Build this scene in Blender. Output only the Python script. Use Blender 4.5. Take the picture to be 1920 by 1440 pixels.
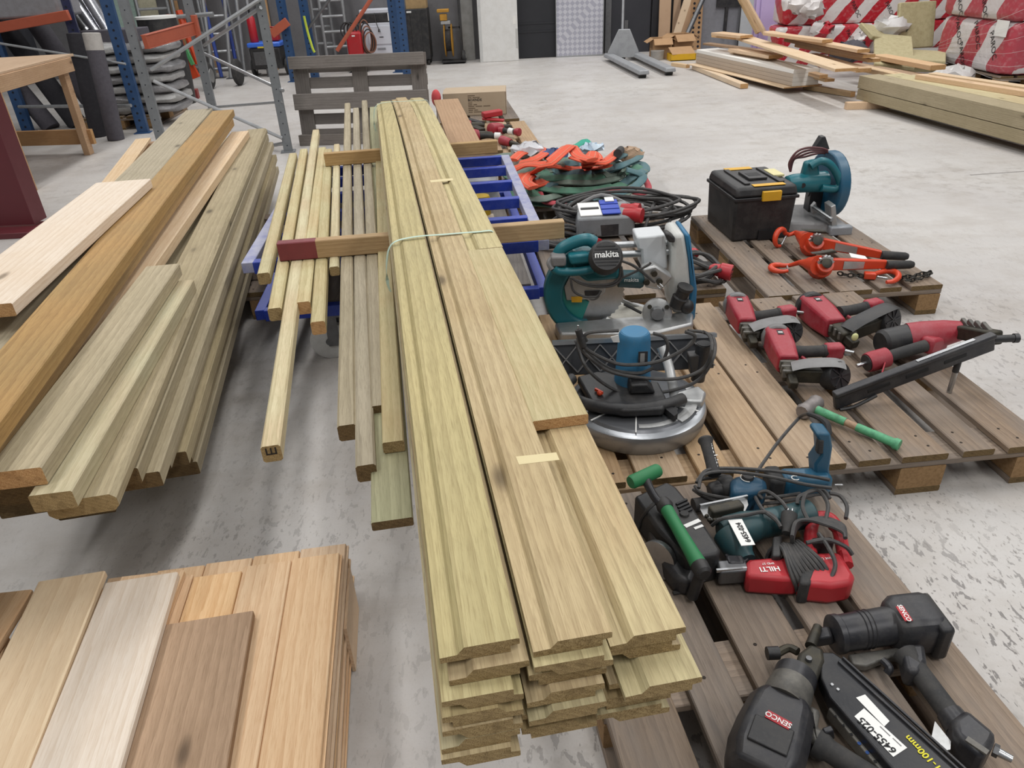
import bpy, math, random
from mathutils import Vector, Matrix
random.seed(7)
for o in list(bpy.data.objects): bpy.data.objects.remove(o, do_unlink=True)
SC = bpy.context.scene
COL = SC.collection
V = Vector
# ------------------------------------------------------------------ camera
F_PX, PITCH, ROLL, EYE = 1361.7, .5256, .0484, 1.4755
_fw = V((0, math.cos(PITCH), -math.sin(PITCH))); _rt = V((1, 0, 0)); _dn = V((0, -math.sin(PITCH), -math.cos(PITCH)))
_c, _s = math.cos(ROLL), math.sin(ROLL)
AX = _c*_rt + _s*_dn
AY = -_s*_rt + _c*_dn
CAMP = V((0, 0, EYE))
cam = bpy.data.cameras.new('camera'); cam.sensor_width = 36; cam.lens = F_PX/1920*36; cam.clip_start = .02; cam.clip_end = 200
camo = bpy.data.objects.new('camera', cam); COL.objects.link(camo)
camo.matrix_world = Matrix((( AX.x, -AY.x, -_fw.x, 0), (AX.y, -AY.y, -_fw.y, 0), (AX.z, -AY.z, -_fw.z, EYE), (0, 0, 0, 1)))
SC.camera = camo
# ------------------------------------------------------------------ world, lamps, exposure
W = bpy.data.worlds.new('hall_air'); SC.world = W; W.use_nodes = True
W.node_tree.nodes['Background'].inputs[0].default_value = (.93, .96, 1, 1)
W.node_tree.nodes['Background'].inputs[1].default_value = .22
SC.view_settings.view_transform = 'Standard'; SC.view_settings.look = 'None'
SC.view_settings.gamma = 1; SC.view_settings.use_curve_mapping = False
SC.view_settings.exposure = 0.0
def area(x, y, z, sx, sy, e, col=(1, .985, .965), rx=0, ry=0):
    l = bpy.data.lights.new('hall_lamp', 'AREA'); l.shape = 'RECTANGLE'; l.size = sx; l.size_y = sy; l.energy = e; l.color = col
    o = bpy.data.objects.new('hall_lamp', l); COL.objects.link(o); o.location = (x, y, z); o.rotation_euler = (rx, ry, 0)
for lx, le in ((-3.6, 112), (.6, 84), (4.6, 132)):
    for ly in (-1.5, 3.5, 8.5, 13.0):
        area(lx, ly, 5.6, .35, 3.2, le)

def ray(u, v): return AX*((u-960)/F_PX) + AY*((v-720)/F_PX) + _fw
def gp(u, v, z=0.):                     # point of the place seen at a spot of the photograph, at a known height
    d = ray(u, v); return CAMP + d*((z-EYE)/d.z)
def gy(u, v, y):                        # the same, at a known distance from the viewer
    d = ray(u, v); return CAMP + d*(y/d.y)
# ------------------------------------------------------------------ materials
def lin(h):
    if isinstance(h, str):
        h = h.lstrip('#'); c = [int(h[i:i+2], 16)/255 for i in (0, 2, 4)]
    else: c = h
    return tuple(((x/12.92) if x <= .04045 else ((x+.055)/1.055)**2.4) for x in c) + (1,)
class NT:
    def __init__(s, name):
        s.m = bpy.data.materials.new(name); s.m.use_nodes = True; s.t = s.m.node_tree; s.b = s.t.nodes['Principled BSDF']
    def n(s, typ, **k):
        nd = s.t.nodes.new('ShaderNode'+typ)
        for a, b in k.items():
            if a[0] == '_': nd.inputs[int(a[1:])].default_value = b
            else: setattr(nd, a, b)
        return nd
    def l(s, a, b): s.t.links.new(a, b)
    def math(s, op, a, b=0., c=None):
        nd = s.n('Math', operation=op)
        for i, x in enumerate((a, b) + ((c,) if c is not None else ())):
            if hasattr(x, 'default_value'): s.l(x, nd.inputs[i])
            else: nd.inputs[i].default_value = x
        return nd.outputs[0]
    def ramp(s, x, stops):
        nd = s.n('ValToRGB'); e = nd.color_ramp.elements
        while len(e) < len(stops): e.new(.5)
        for i, (p, c) in enumerate(stops):
            e[i].position = p; e[i].color = c if len(c) == 4 else (*c, 1)
        s.l(x, nd.inputs[0]); return nd.outputs[0]
    def step(s, x, a, b):               # smooth 0..1 between a and b
        nd = s.n('MapRange'); nd.inputs[1].default_value = a; nd.inputs[2].default_value = b; s.l(x, nd.inputs[0]); return nd.outputs[0]
    def mix(s, fac, a, b, typ='MIX'):
        nd = s.n('Mix', data_type='RGBA', blend_type=typ)
        for i, x in ((0, fac), (6, a), (7, b)):
            if hasattr(x, 'default_value'): s.l(x, nd.inputs[i])
            else: nd.inputs[i].default_value = x
        return nd.outputs[2]
    def coord(s, scale=(1, 1, 1), rnd=0., which='Object'):
        tc = s.n('TexCoord'); out = tc.outputs[which]
        if rnd:
            oi = s.n('ObjectInfo'); cx = s.n('CombineXYZ')
            s.l(s.math('MULTIPLY', oi.outputs['Random'], rnd), cx.inputs[0]); s.l(s.math('MULTIPLY', oi.outputs['Random'], rnd*7.3), cx.inputs[1]); s.l(s.math('MULTIPLY', oi.outputs['Random'], rnd*1.7), cx.inputs[2])
            ad = s.n('VectorMath', operation='ADD'); s.l(out, ad.inputs[0]); s.l(cx.outputs[0], ad.inputs[1]); out = ad.outputs[0]
        mp = s.n('Mapping'); mp.inputs['Scale'].default_value = scale; s.l(out, mp.inputs[0]); return mp.outputs[0]
    def noise(s, vec, scale, detail=2., rough=.5, dist=0.):
        nd = s.n('TexNoise'); nd.inputs['Scale'].default_value = scale; nd.inputs['Detail'].default_value = detail; nd.inputs['Roughness'].default_value = rough; nd.inputs['Distortion'].default_value = dist
        s.l(vec, nd.inputs['Vector']); return nd.outputs[0]
    def bump(s, h, st=.3, d=.01):
        nd = s.n('Bump'); nd.inputs['Strength'].default_value = st; nd.inputs['Distance'].default_value = d; s.l(h, nd.inputs['Height']); s.l(nd.outputs[0], s.b.inputs['Normal'])
    def out(s, col, rough=.5, metal=0., spec=.5):
        for nm, x in (('Base Color', col), ('Roughness', rough), ('Metallic', metal), ('Specular IOR Level', spec)):
            if hasattr(x, 'default_value'): s.l(x, s.b.inputs[nm])
            else: s.b.inputs[nm].default_value = x
        return s.m
_mats = {}
def wood(name, base, dark, alt=None, knots=.5, ring=1., rough=.62, grey=0., vary=.12, axis='Y'):
    """sawn timber: growth rings round the length axis, fibre streaks, knots, slow tint drift"""
    t = NT(name); B, D = lin(base), lin(dark); Al = lin(alt or base)
    tc = t.coord((1, 1, 1), 3.1)
    st = t.n('Mapping'); st.inputs['Scale'].default_value = (1, .045, 1); t.l(tc, st.inputs[0])
    wv = t.n('TexWave', wave_type='RINGS', rings_direction='Y', wave_profile='SAW'); wv.inputs['Scale'].default_value = 26*ring; wv.inputs['Distortion'].default_value = 5.; wv.inputs['Detail'].default_value = 2.; wv.inputs['Detail Scale'].default_value = 1.6
    t.l(st.outputs[0], wv.inputs['Vector'])
    fib = t.noise(st.outputs[0], 520, 4, .65)
    fi2 = t.noise(st.outputs[0], 120, 2, .6)
    slow = t.noise(tc, 3.2, 2)
    col = t.mix(t.step(slow, .36, .66), B, Al)
    rg = t.math('MULTIPLY', t.math('POWER', wv.outputs[1], 1.6), .46)
    col = t.mix(rg, col, D)
    col = t.mix(t.math('MULTIPLY', t.step(fib, .46, .70), .58), col, D)
    col = t.mix(t.math('MULTIPLY', t.step(fi2, .52, .35), .22), col, tuple(min(1, x*1.12) for x in B[:3])+(1,))
    if knots:
        km = t.n('Mapping'); km.inputs['Scale'].default_value = (9, 3.4, 9); t.l(tc, km.inputs[0])
        vo = t.n('TexVoronoi'); vo.inputs['Scale'].default_value = 1.; t.l(km.outputs[0], vo.inputs['Vector'])
        sep = t.n('SeparateColor'); t.l(vo.outputs['Color'], sep.inputs[0])
        on = t.step(sep.outputs[0], 1-knots*.55-.02, 1-knots*.55+.02)
        core = t.math('MULTIPLY', t.step(vo.outputs['Distance'], .16, .06), on)
        halo = t.math('MULTIPLY', t.step(vo.outputs['Distance'], .34, .1), on)
        col = t.mix(t.math('MULTIPLY', halo, .30), col, D)
        col = t.mix(t.math('MULTIPLY', core, .75), col, tuple(x*.33 for x in D[:3])+(1,))
    if grey:
        g = t.noise(t.coord((1, .3, 1), 5.), 9, 3, .6)
        col = t.mix(t.math('MULTIPLY', t.step(g, .35, .7), grey), col, lin('#77706a'))
    oi = t.n('ObjectInfo'); hv = t.n('HueSaturation'); t.l(col, hv.inputs['Color'])
    t.l(t.math('ADD', t.math('MULTIPLY', oi.outputs['Random'], 2*vary), 1-vary), hv.inputs['Value'])
    t.l(t.math('ADD', t.math('MULTIPLY', t.math('FRACT', t.math('MULTIPLY', oi.outputs['Random'], 17.)), .24), .74), hv.inputs['Saturation'])
    t.bump(t.math('ADD', fib, t.math('MULTIPLY', wv.outputs[1], .4)), .22, .002)
    return t.out(hv.outputs[0], rough, 0, .3)
def endgrain(name, base, dark):
    t = NT(name); tc = t.coord((1, 1, 1), 2.7)
    wv = t.n('TexWave', wave_type='RINGS', rings_direction='Y', wave_profile='SAW'); wv.inputs['Scale'].default_value = 34; wv.inputs['Distortion'].default_value = 2.; t.l(tc, wv.inputs['Vector'])
    nz = t.noise(tc, 700, 2); n2 = t.noise(tc, 60, 2)
    col = t.mix(t.math('MULTIPLY', wv.outputs[1], .32), lin(base), lin(dark))
    col = t.mix(t.math('MULTIPLY', t.step(nz, .44, .66), .75), col, lin(dark))
    col = t.mix(t.math('MULTIPLY', t.step(n2, .5, .7), .35), col, tuple(x*.6 for x in lin(dark)[:3])+(1,))
    t.bump(nz, .5, .002)
    return t.out(col, .85, 0, .2)
def plain(name, col, rough=.5, metal=0., dirt=.25, dcol='#5a544c', scale=18., bump=.05, spec=.5, vary=0.):
    """painted metal, plastic or cloth with uneven dust and wear"""
    t = NT(name); tc = t.coord((1, 1, 1), 1.3)
    a = t.noise(tc, scale, 4, .65); b = t.noise(tc, scale*9, 2, .6)
    c = t.mix(t.math('MULTIPLY', t.step(a, .42, .72), dirt), lin(col), lin(dcol))
    c = t.mix(t.math('MULTIPLY', t.step(b, .55, .8), dirt*.6), c, lin(dcol))
    if bump: t.bump(b, bump, .003)
    r = t.math('ADD', t.math('MULTIPLY', a, .3), rough-.12)
    return t.out(c, r, metal, spec)
# ------------------------------------------------------------------ mesh building
class MB:
    def __init__(s): s.v = []; s.f = []; s.m = []; s.T = Matrix.Identity(4)
    def at(s, loc=(0, 0, 0), rz=0, rx=0, ry=0):
        s.T = Matrix.Translation(V(loc)) @ Matrix.Rotation(rz, 4, 'Z') @ Matrix.Rotation(ry, 4, 'Y') @ Matrix.Rotation(rx, 4, 'X'); return s
    def frame(s, o, x, y):              # local frame from an origin, an x direction and a rough y direction
        x = V(x).normalized(); z = x.cross(V(y)).normalized(); y = z.cross(x)
        s.T = Matrix(((x.x, y.x, z.x, o[0]), (x.y, y.y, z.y, o[1]), (x.z, y.z, z.z, o[2]), (0, 0, 0, 1))); return s
    def add(s, vs, fs, mi=0):
        n = len(s.v); s.v += [s.T @ V(p) for p in vs]; s.f += [tuple(i+n for i in f) for f in fs]; s.m += [mi]*len(fs); return s
    def box(s, c, d, mi=0, rz=0, tap=(1, 1)):
        x, y, z = (k/2 for k in d); R = Matrix.Rotation(rz, 3, 'Z'); C = V(c)
        vs = [C + R @ V((a*x*(tap[0] if e > 0 else 1), b*y*(tap[1] if e > 0 else 1), e*z)) for e in (-1, 1) for b in (-1, 1) for a in (-1, 1)]
        return s.add(vs, [(0, 2, 3, 1), (4, 5, 7, 6), (0, 1, 5, 4), (2, 6, 7, 3), (0, 4, 6, 2), (1, 3, 7, 5)], mi)
    def cyl(s, p, q, r, r2=None, n=16, mi=0):
        p, q = V(p), V(q); r2 = r if r2 is None else r2; d = (q-p).normalized()
        a = d.orthogonal().normalized(); b = d.cross(a); vs = []
        for c, k in ((p, r), (q, r2)):
            vs += [c + (a*math.cos(2*math.pi*i/n) + b*math.sin(2*math.pi*i/n))*k for i in range(n)]
        fs = [(i, (i+1) % n, n+(i+1) % n, n+i) for i in range(n)] + [tuple(range(n))[::-1], tuple(range(n, 2*n))]
        return s.add(vs, fs, mi)
    def lathe(s, p, q, prof, n=20, mi=0):  # prof: (fraction along p-q, radius)
        p, q = V(p), V(q); d = (q-p).normalized(); a = d.orthogonal().normalized(); b = d.cross(a); vs = []; m = len(prof)
        for t, k in prof:
            c = p.lerp(q, t) if 0 <= t <= 1 else p + (q-p)*t
            vs += [c + (a*math.cos(2*math.pi*i/n) + b*math.sin(2*math.pi*i/n))*k for i in range(n)]
        fs = [(j*n+i, j*n+(i+1) % n, (j+1)*n+(i+1) % n, (j+1)*n+i) for j in range(m-1) for i in range(n)]
        fs += [tuple(range(n))[::-1], tuple(range((m-1)*n, m*n))]
        return s.add(vs, fs, mi)
    def tube(s, pts, r, n=8, closed=False, smooth=0, mi=0, flat=1., up=(0, 0, 1), wid=None):
        P = [V(p) for p in pts]
        if smooth: P = catmull(P, smooth, closed)
        m = len(P); vs = []; nrm = None; U = V(up)
        for i in range(m):
            if closed: d = P[(i+1) % m]-P[i-1]
            else: d = P[min(i+1, m-1)]-P[max(i-1, 0)]
            d = d.normalized() if d.length > 1e-9 else V((0, 1, 0))
            if wid is None:
                if nrm is None: nrm = d.orthogonal().normalized()
                else:
                    nrm = nrm - d*nrm.dot(d); nrm = nrm.normalized() if nrm.length > 1e-6 else d.orthogonal().normalized()
                a = nrm; b = d.cross(a); ra = rb = r if not callable(r) else r(i/(m-1))
            else:
                a = U - d*U.dot(d); a = a.normalized() if a.length > 1e-4 else d.orthogonal().normalized(); b = d.cross(a); ra = r; rb = wid
            vs += [P[i] + a*math.cos(2*math.pi*k/n)*ra + b*math.sin(2*math.pi*k/n)*rb for k in range(n)]
        R = m if closed else m-1
        fs = [(j*n+k, j*n+(k+1) % n, ((j+1) % m)*n+(k+1) % n, ((j+1) % m)*n+k) for j in range(R) for k in range(n)]
        if not closed: fs += [tuple(range(n))[::-1], tuple(range((m-1)*n, m*n))]
        return s.add(vs, fs, mi)
    def prism(s, poly, h0, h1, mi=0, mcap=None):   # polygon in local xy, extruded along local z
        n = len(poly); vs = [(x, y, h0) for x, y in poly] + [(x, y, h1) for x, y in poly]
        ar = sum(poly[i][0]*poly[(i+1) % n][1]-poly[(i+1) % n][0]*poly[i][1] for i in range(n))
        fs = [(i, (i+1) % n, n+(i+1) % n, n+i) for i in range(n)]; caps = [tuple(range(n))[::-1], tuple(range(n, 2*n))]
        if ar < 0: fs = [f[::-1] for f in fs]; caps = [f[::-1] for f in caps]
        s.add(vs, fs, mi); k = len(s.v)-2*n
        s.f += [tuple(i+k for i in c) for c in caps]; s.m += [mi if mcap is None else mcap]*2; return s
    def ball(s, c, r, sc=(1, 1, 1), n=12, m=8, mi=0):
        C = V(c); vs = [C+V((0, 0, -r*sc[2]))]
        for j in range(1, m):
            a = math.pi*j/m
            vs += [C+V((r*sc[0]*math.sin(a)*math.cos(2*math.pi*i/n), r*sc[1]*math.sin(a)*math.sin(2*math.pi*i/n), -r*sc[2]*math.cos(a))) for i in range(n)]
        vs.append(C+V((0, 0, r*sc[2]))); L = len(vs)-1
        fs = [(0, 1+(i+1) % n, 1+i) for i in range(n)] + [(1+(j-1)*n+i, 1+(j-1)*n+(i+1) % n, 1+j*n+(i+1) % n, 1+j*n+i) for j in range(1, m-1) for i in range(n)]
        fs += [(1+(m-2)*n+i, 1+(m-2)*n+(i+1) % n, L) for i in range(n)]
        return s.add(vs, fs, mi)
def catmull(P, k, closed=False):
    out = []; m = len(P)
    for i in range(m if closed else m-1):
        g = lambda j: P[j % m] if closed else P[max(0, min(m-1, j))]
        a, b, c, d = g(i-1), g(i), g(i+1), g(i+2)
        for q in range(k):
            t = q/k
            out.append(.5*((2*b)+(c-a)*t+(2*a-5*b+4*c-d)*t*t+(3*b-a-3*c+d)*t**3))
    if not closed: out.append(P[-1])
    return out
def mesh_of(name, mb, mats, smooth=True, off=None, ang=38):
    me = bpy.data.meshes.new(name)
    me.from_pydata([tuple(p-off) if off is not None else tuple(p) for p in mb.v], [], mb.f)
    for m in (mats if isinstance(mats, (list, tuple)) else [mats]): me.materials.append(m)
    if len(me.materials) > 1: me.polygons.foreach_set('material_index', mb.m)
    me.update()
    if smooth:
        me.polygons.foreach_set('use_smooth', [True]*len(me.polygons)); me.set_sharp_from_angle(angle=math.radians(ang))
    return me
def link(name, me, parent=None, loc=(0, 0, 0), rot=None):
    o = bpy.data.objects.new(name, me); COL.objects.link(o)
    if parent: o.parent = parent
    o.location = loc
    if rot is not None: o.rotation_euler = rot
    return o
def wloc(o):
    p = V(o.location)
    while o.parent: o = o.parent; p = p + V(o.location)
    return p
def part(name, mb, mat, parent=None, bev=0., seg=2, smooth=True, label=None, ang=38):
    """mesh in place coordinates -> child of an unrotated thing, its origin at the thing's own"""
    off = wloc(parent) if parent else None
    o = link(name, mesh_of(name, mb, mat, smooth, off, ang), parent)
    if bev:
        m = o.modifiers.new('edge', 'BEVEL'); m.width = bev; m.segments = seg; m.limit_method = 'ANGLE'; m.angle_limit = math.radians(40); m.harden_normals = False
    if label: o['label'] = label
    return o
def tag(o, label, cat, group=None, kind=None):
    if label: o['label'] = label
    if cat: o['category'] = cat
    if group: o['group'] = group
    if kind: o['kind'] = kind
    return o
def thing(name, label, cat, loc, group=None):
    o = bpy.data.objects.new(name, None); COL.objects.link(o); o.location = loc; o.empty_display_size = .05
    return tag(o, label, cat, group)
def solo(name, mb, mat, label, cat, loc, group=None, bev=0., kind=None, ang=38):
    """a thing that is one mesh"""
    loc = V(loc); o = link(name, mesh_of(name, mb, mat, True, loc, ang), None, loc)
    if bev:
        m = o.modifiers.new('edge', 'BEVEL'); m.width = bev; m.segments = 2; m.limit_method = 'ANGLE'; m.angle_limit = math.radians(40)
    return tag(o, label, cat, group, kind)
def struct(name, mb, mat): 
    o = link(name, mesh_of(name, mb, mat)); o['kind'] = 'structure'; return o
def writing(name, txt, parent, o, x, y, size, mat, lift=.0006, align='CENTER', bold=False):
    """flat lettering: origin o, reading direction x, up direction y (place coordinates)"""
    cu = bpy.data.curves.new(name, 'FONT'); cu.body = txt; cu.size = size; cu.align_x = align; cu.align_y = 'CENTER'; cu.resolution_u = 3; cu.extrude = lift*.4
    if bold: cu.offset = size*.018
    tmp = bpy.data.objects.new('tmp', cu); COL.objects.link(tmp)
    me = bpy.data.meshes.new_from_object(tmp.evaluated_get(bpy.context.evaluated_depsgraph_get())); bpy.data.objects.remove(tmp)
    x = V(x).normalized(); z = x.cross(V(y)).normalized(); y = z.cross(x); p = V(o) + z*lift - wloc(parent)
    me.transform(Matrix(((x.x, y.x, z.x, p.x), (x.y, y.y, z.y, p.y), (x.z, y.z, z.z, p.z), (0, 0, 0, 1))))
    me.materials.clear(); me.materials.append(mat)
    return link(name, me, parent)
# ------------------------------------------------------------------ palette
END_T = endgrain('treated_end_grain', '#b0996e', '#6b5434')
END_P = endgrain('pine_end_grain', '#cfa878', '#96683d')
END_D = endgrain('dark_end_grain', '#7f6a4a', '#4a3a26')
CLAD = wood('treated_cladding_wood', '#c0ae7a', '#866f42', '#b79c6a', .5)
CLADG = wood('greenish_cladding_wood', '#bfb07c', '#87764a', '#b5a878', .55)
CLADT = wood('tan_cladding_wood', '#bba679', '#836a40', '#b39b6b', .55)
POST = wood('treated_post_wood', '#c8bd90', '#9a8a58', '#c2ab7d', .4)
GREEN = wood('green_treated_wood', '#a8a684', '#7c7b5c', '#a19c7c', .3)
DRAB = wood('weathered_treated_wood', '#b0a181', '#7d6f52', '#a79978', .5, vary=.07)
BROWN = wood('brown_treated_wood', '#b4893f', '#835c22', '#a98747', .5, vary=.04)
PINE = wood('pale_pine_wood', '#dcc3a0', '#bd9566', '#d8bb92', .4, vary=.05)
WHITE = wood('white_planed_wood', '#e2d2be', '#c8ab88', '#dfcbb2', .35, vary=.04)
FRESH = wood('fresh_pine_wood', '#dcb98c', '#b9864f', '#d9b384', .3, vary=.06)
TANW = wood('tan_aged_wood', '#b08d69', '#83633f', '#a98561', .5, vary=.05)
PALW = wood('pallet_wood', '#8a7763', '#57473a', '#937e69', .3, grey=.6, vary=.14)
PALN = wood('newer_pallet_wood', '#b4966f', '#86653f', '#a98c68', .35, grey=.15, vary=.12)
PALG = wood('grey_weathered_wood', '#878079', '#534c47', '#7b736d', .4, grey=.5, vary=.1)
BEAR = wood('bearer_wood', '#b99a6a', '#8c6a3c', '#b18f5f', .5)
CHIP = plain('chip_block', '#9c7c55', .85, 0, .6, '#6b4e30', 90, .6)
BLACKP = plain('black_plastic', '#232325', .48, 0, .3, '#5c5853', 14)
RUBBER = plain('black_rubber', '#2a2a2b', .72, 0, .35, '#5b5752', 22)
CABLE = plain('cable_rubber', '#3b3a3a', .62, 0, .35, '#6b6762', 40, 0)
STEEL = plain('bright_steel', '#b9bbbd', .32, 1., .2, '#77726c', 30, .03)
DSTEEL = plain('dull_steel', '#77787a', .45, .9, .3, '#4c4843', 25)
ALU = plain('cast_aluminium', '#b7b8b8', .42, .75, .3, '#8a857c', 25)
WHITEP = plain('white_label', '#e6e6e3', .5, 0, .06, '#b0aca6', 20, 0)
INK = plain('black_print', '#151517', .6, 0, 0, '#151517', 5, 0)
REDP = plain('red_tool_paint', '#9a2130', .48, 0, .42, '#a86a70', 13)
# ------------------------------------------------------------------ floor and walls
def floor_mat():
    t = NT('worn_painted_concrete'); tc = t.coord((1, 1, 1))
    big = t.noise(tc, .55, 4, .6); mid = t.noise(tc, 3.2, 5, .65); fine = t.noise(tc, 28, 4, .65); grit = t.noise(tc, 160, 3, .6)
    col = t.mix(t.step(big, .35, .68), lin('#b7b3b0'), lin('#c9c6c2'))
    col = t.mix(t.math('MULTIPLY', t.step(mid, .46, .72), .45), col, lin('#a0978d'))
    col = t.mix(t.math('MULTIPLY', t.step(grit, .5, .75), .14), col, lin('#8d8780'))
    st = t.n('Mapping'); st.inputs['Scale'].default_value = (1, .45, 1); st.inputs['Rotation'].default_value = (0, 0, .5); t.l(tc, st.inputs[0])
    zone = t.step(t.noise(tc, .75, 2, .5), .34, .54)
    ch = t.noise(st.outputs[0], 42, 3, .62, .3)
    chips = t.math('MULTIPLY', t.step(ch, .575, .60), zone)
    ch2 = t.noise(st.outputs[0], 75, 2, .6)
    chips2 = t.math('MULTIPLY', t.step(ch2, .61, .64), t.step(t.noise(tc, 1.3, 2), .36, .56))
    wear = t.math('MULTIPLY', t.step(t.noise(tc, 9, 5, .7), .50, .66), t.step(t.noise(tc, .9, 2, .5), .44, .60))
    col = t.mix(t.math('MULTIPLY', wear, .45), col, lin('#8b847c'))
    sx = t.n('SeparateXYZ'); t.l(tc, sx.inputs[0]); near = t.math('ADD', t.math('MULTIPLY', t.step(t.math('ADD', sx.outputs[1], t.math('MULTIPLY', big, 2.)), 4.2, 2.6), t.math('ADD', t.math('MULTIPLY', t.step(sx.outputs[0], -.2, .9), .6), .34)), .12)
    col = t.mix(t.math('MULTIPLY', t.math('MULTIPLY', chips, near), .8), col, lin('#6a6664'))
    col = t.mix(t.math('MULTIPLY', t.math('MULTIPLY', chips2, near), .6), col, lin('#77716b'))
    smp = t.n('Mapping'); smp.inputs['Scale'].default_value = (.5, 2.2, 1); t.l(tc, smp.inputs[0]); col = t.mix(t.math('MULTIPLY', t.step(t.noise(smp.outputs[0], 2.2, 5, .7), .52, .72), .3), col, lin('#9d948a'))
    t.bump(t.math('SUBTRACT', t.math('MULTIPLY', fine, .4), chips), .35, .002)
    r = t.math('ADD', t.math('MULTIPLY', mid, .25), .34)
    return t.out(col, r, 0, .4)
m = MB(); m.add([(-14, -4, 0), (14, -4, 0), (14, 14.6, 0), (-14, 14.6, 0)], [(0, 1, 2, 3)])
struct('floor', m, floor_mat())
CONC = plain('floor_joint_filler', '#97938f', .8, 0, .4, '#7a756f', 14)
m = MB(); m.box((-2.5, 4.35, .0012), (3.0, .085, .002), rz=-.03); m.box((4.2, 5.3, .0012), (1.6, .012, .002), rz=.07); m.box((4.0, 4.9, .0012), (1.2, .01, .002), rz=.55)
o = part('trim_1', m, CONC); o['kind'] = 'structure'
WALLG = plain('grey_hall_wall', '#6e6d6f', .7, 0, .3, '#4c4a49', 3)
WALLD = plain('dark_hall_wall', '#2c2d33', .65, 0, .25, '#45444a', 3)
m = MB(); m.box((0, 14.35, 2.4), (28, .3, 4.8)); struct('wall_back', m, WALLG)
m = MB(); m.box((9.6, 9.3, 2.4), (.3, 10, 4.8)); struct('wall_right', m, WALLG)
m = MB(); m.box((-8.2, 9.3, 2.4), (.3, 10, 4.8)); struct('wall_left', m, WALLD)
# ------------------------------------------------------------------ boards
def chamfer(w, h, c):
    a, b = w/2, h
    return [(-a+c, 0), (a-c, 0), (a, c), (a, b-c), (a-c, b), (-a+c, b), (-a, b-c), (-a, c)]
def plank(name, p, q, w, t, mat, end, label=None, cat='board', group=None, parent=None, sec=None, bend=0., c=None, kind=None):
    """p, q: middle of the top face at the near and far end. The board is a thing of its own (or a part when parent is given)"""
    p, q = V(p), V(q); d = q-p; L = d.length; y = d.normalized(); x = y.cross(V((0, 0, 1))).normalized(); z = x.cross(y)
    poly = sec or chamfer(w, t, c if c is not None else min(.003, t*.12)); n = len(poly); K = 1 if not bend else 10; vs = []; fs = []
    for k in range(K+1):
        yy = L*k/K; dz = -bend*max(0, (k/K-.62)/.38)**2
        vs += [(a, yy, b+dz) for a, b in poly]
    for k in range(K): fs += [(k*n+i, (k+1)*n+i, (k+1)*n+(i+1) % n, k*n+(i+1) % n) for i in range(n)]
    ar = sum(poly[i][0]*poly[(i+1) % n][1]-poly[(i+1) % n][0]*poly[i][1] for i in range(n))
    caps = [tuple(range(n)), tuple(range(K*n, K*n+n))[::-1]]
    if ar < 0: fs = [f[::-1] for f in fs]; caps = [f[::-1] for f in caps]
    me = bpy.data.meshes.new(name); me.from_pydata(vs, [], fs+caps); me.materials.append(mat); me.materials.append(end)
    me.polygons.foreach_set('material_index', [0]*len(fs)+[1, 1]); me.update()
    o = bpy.data.objects.new(name, me); COL.objects.link(o); b = p - z*t
    if parent: o.parent = parent; b = b - wloc(parent)
    o.matrix_basis = Matrix(((x.x, y.x, z.x, b.x), (x.y, y.y, z.y, b.y), (x.z, y.z, z.z, b.z), (0, 0, 0, 1)))
    if label and not parent: tag(o, label, cat, group, kind)
    return o
def by_edge(pn, pf, w, side=1):          # middle line of a board from its right-hand (side=1) top edge
    pn, pf = V(pn), V(pf); d = (pf-pn).normalized(); x = d.cross(V((0, 0, 1))).normalized()
    return pn - x*(side*w/2), pf - x*(side*w/2)
# ------------------------------------------------------------------ pallets
_pm = {}
def pbox(key, d, mat):
    if (key, mat.name) not in _pm:
        w, l, h = d; m = MB(); m.T = Matrix(((1, 0, 0, 0), (0, 0, 1, 0), (0, 1, 0, 0), (0, 0, 0, 1))) ; poly = chamfer(w, h, .003)
        vs = [(a, -l/2, b) for a, b in poly] + [(a, l/2, b) for a, b in poly]; n = 8
        fs = [(i, n+i, n+(i+1) % n, (i+1) % n) for i in range(n)]
        me = bpy.data.meshes.new(key); me.from_pydata(vs, [], fs+[tuple(range(n)), tuple(range(n, 2*n))[::-1]]); me.materials.append(mat); me.materials.append(END_D)
        me.polygons.foreach_set('material_index', [0]*n+[1, 1] if mat is not CHIP else [0]*(n+2)); me.update(); _pm[(key, mat.name)] = me
    return _pm[(key, mat.name)]
NAIL = plain('rusty_nail', '#2b211b', .7, .4, .3)
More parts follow.
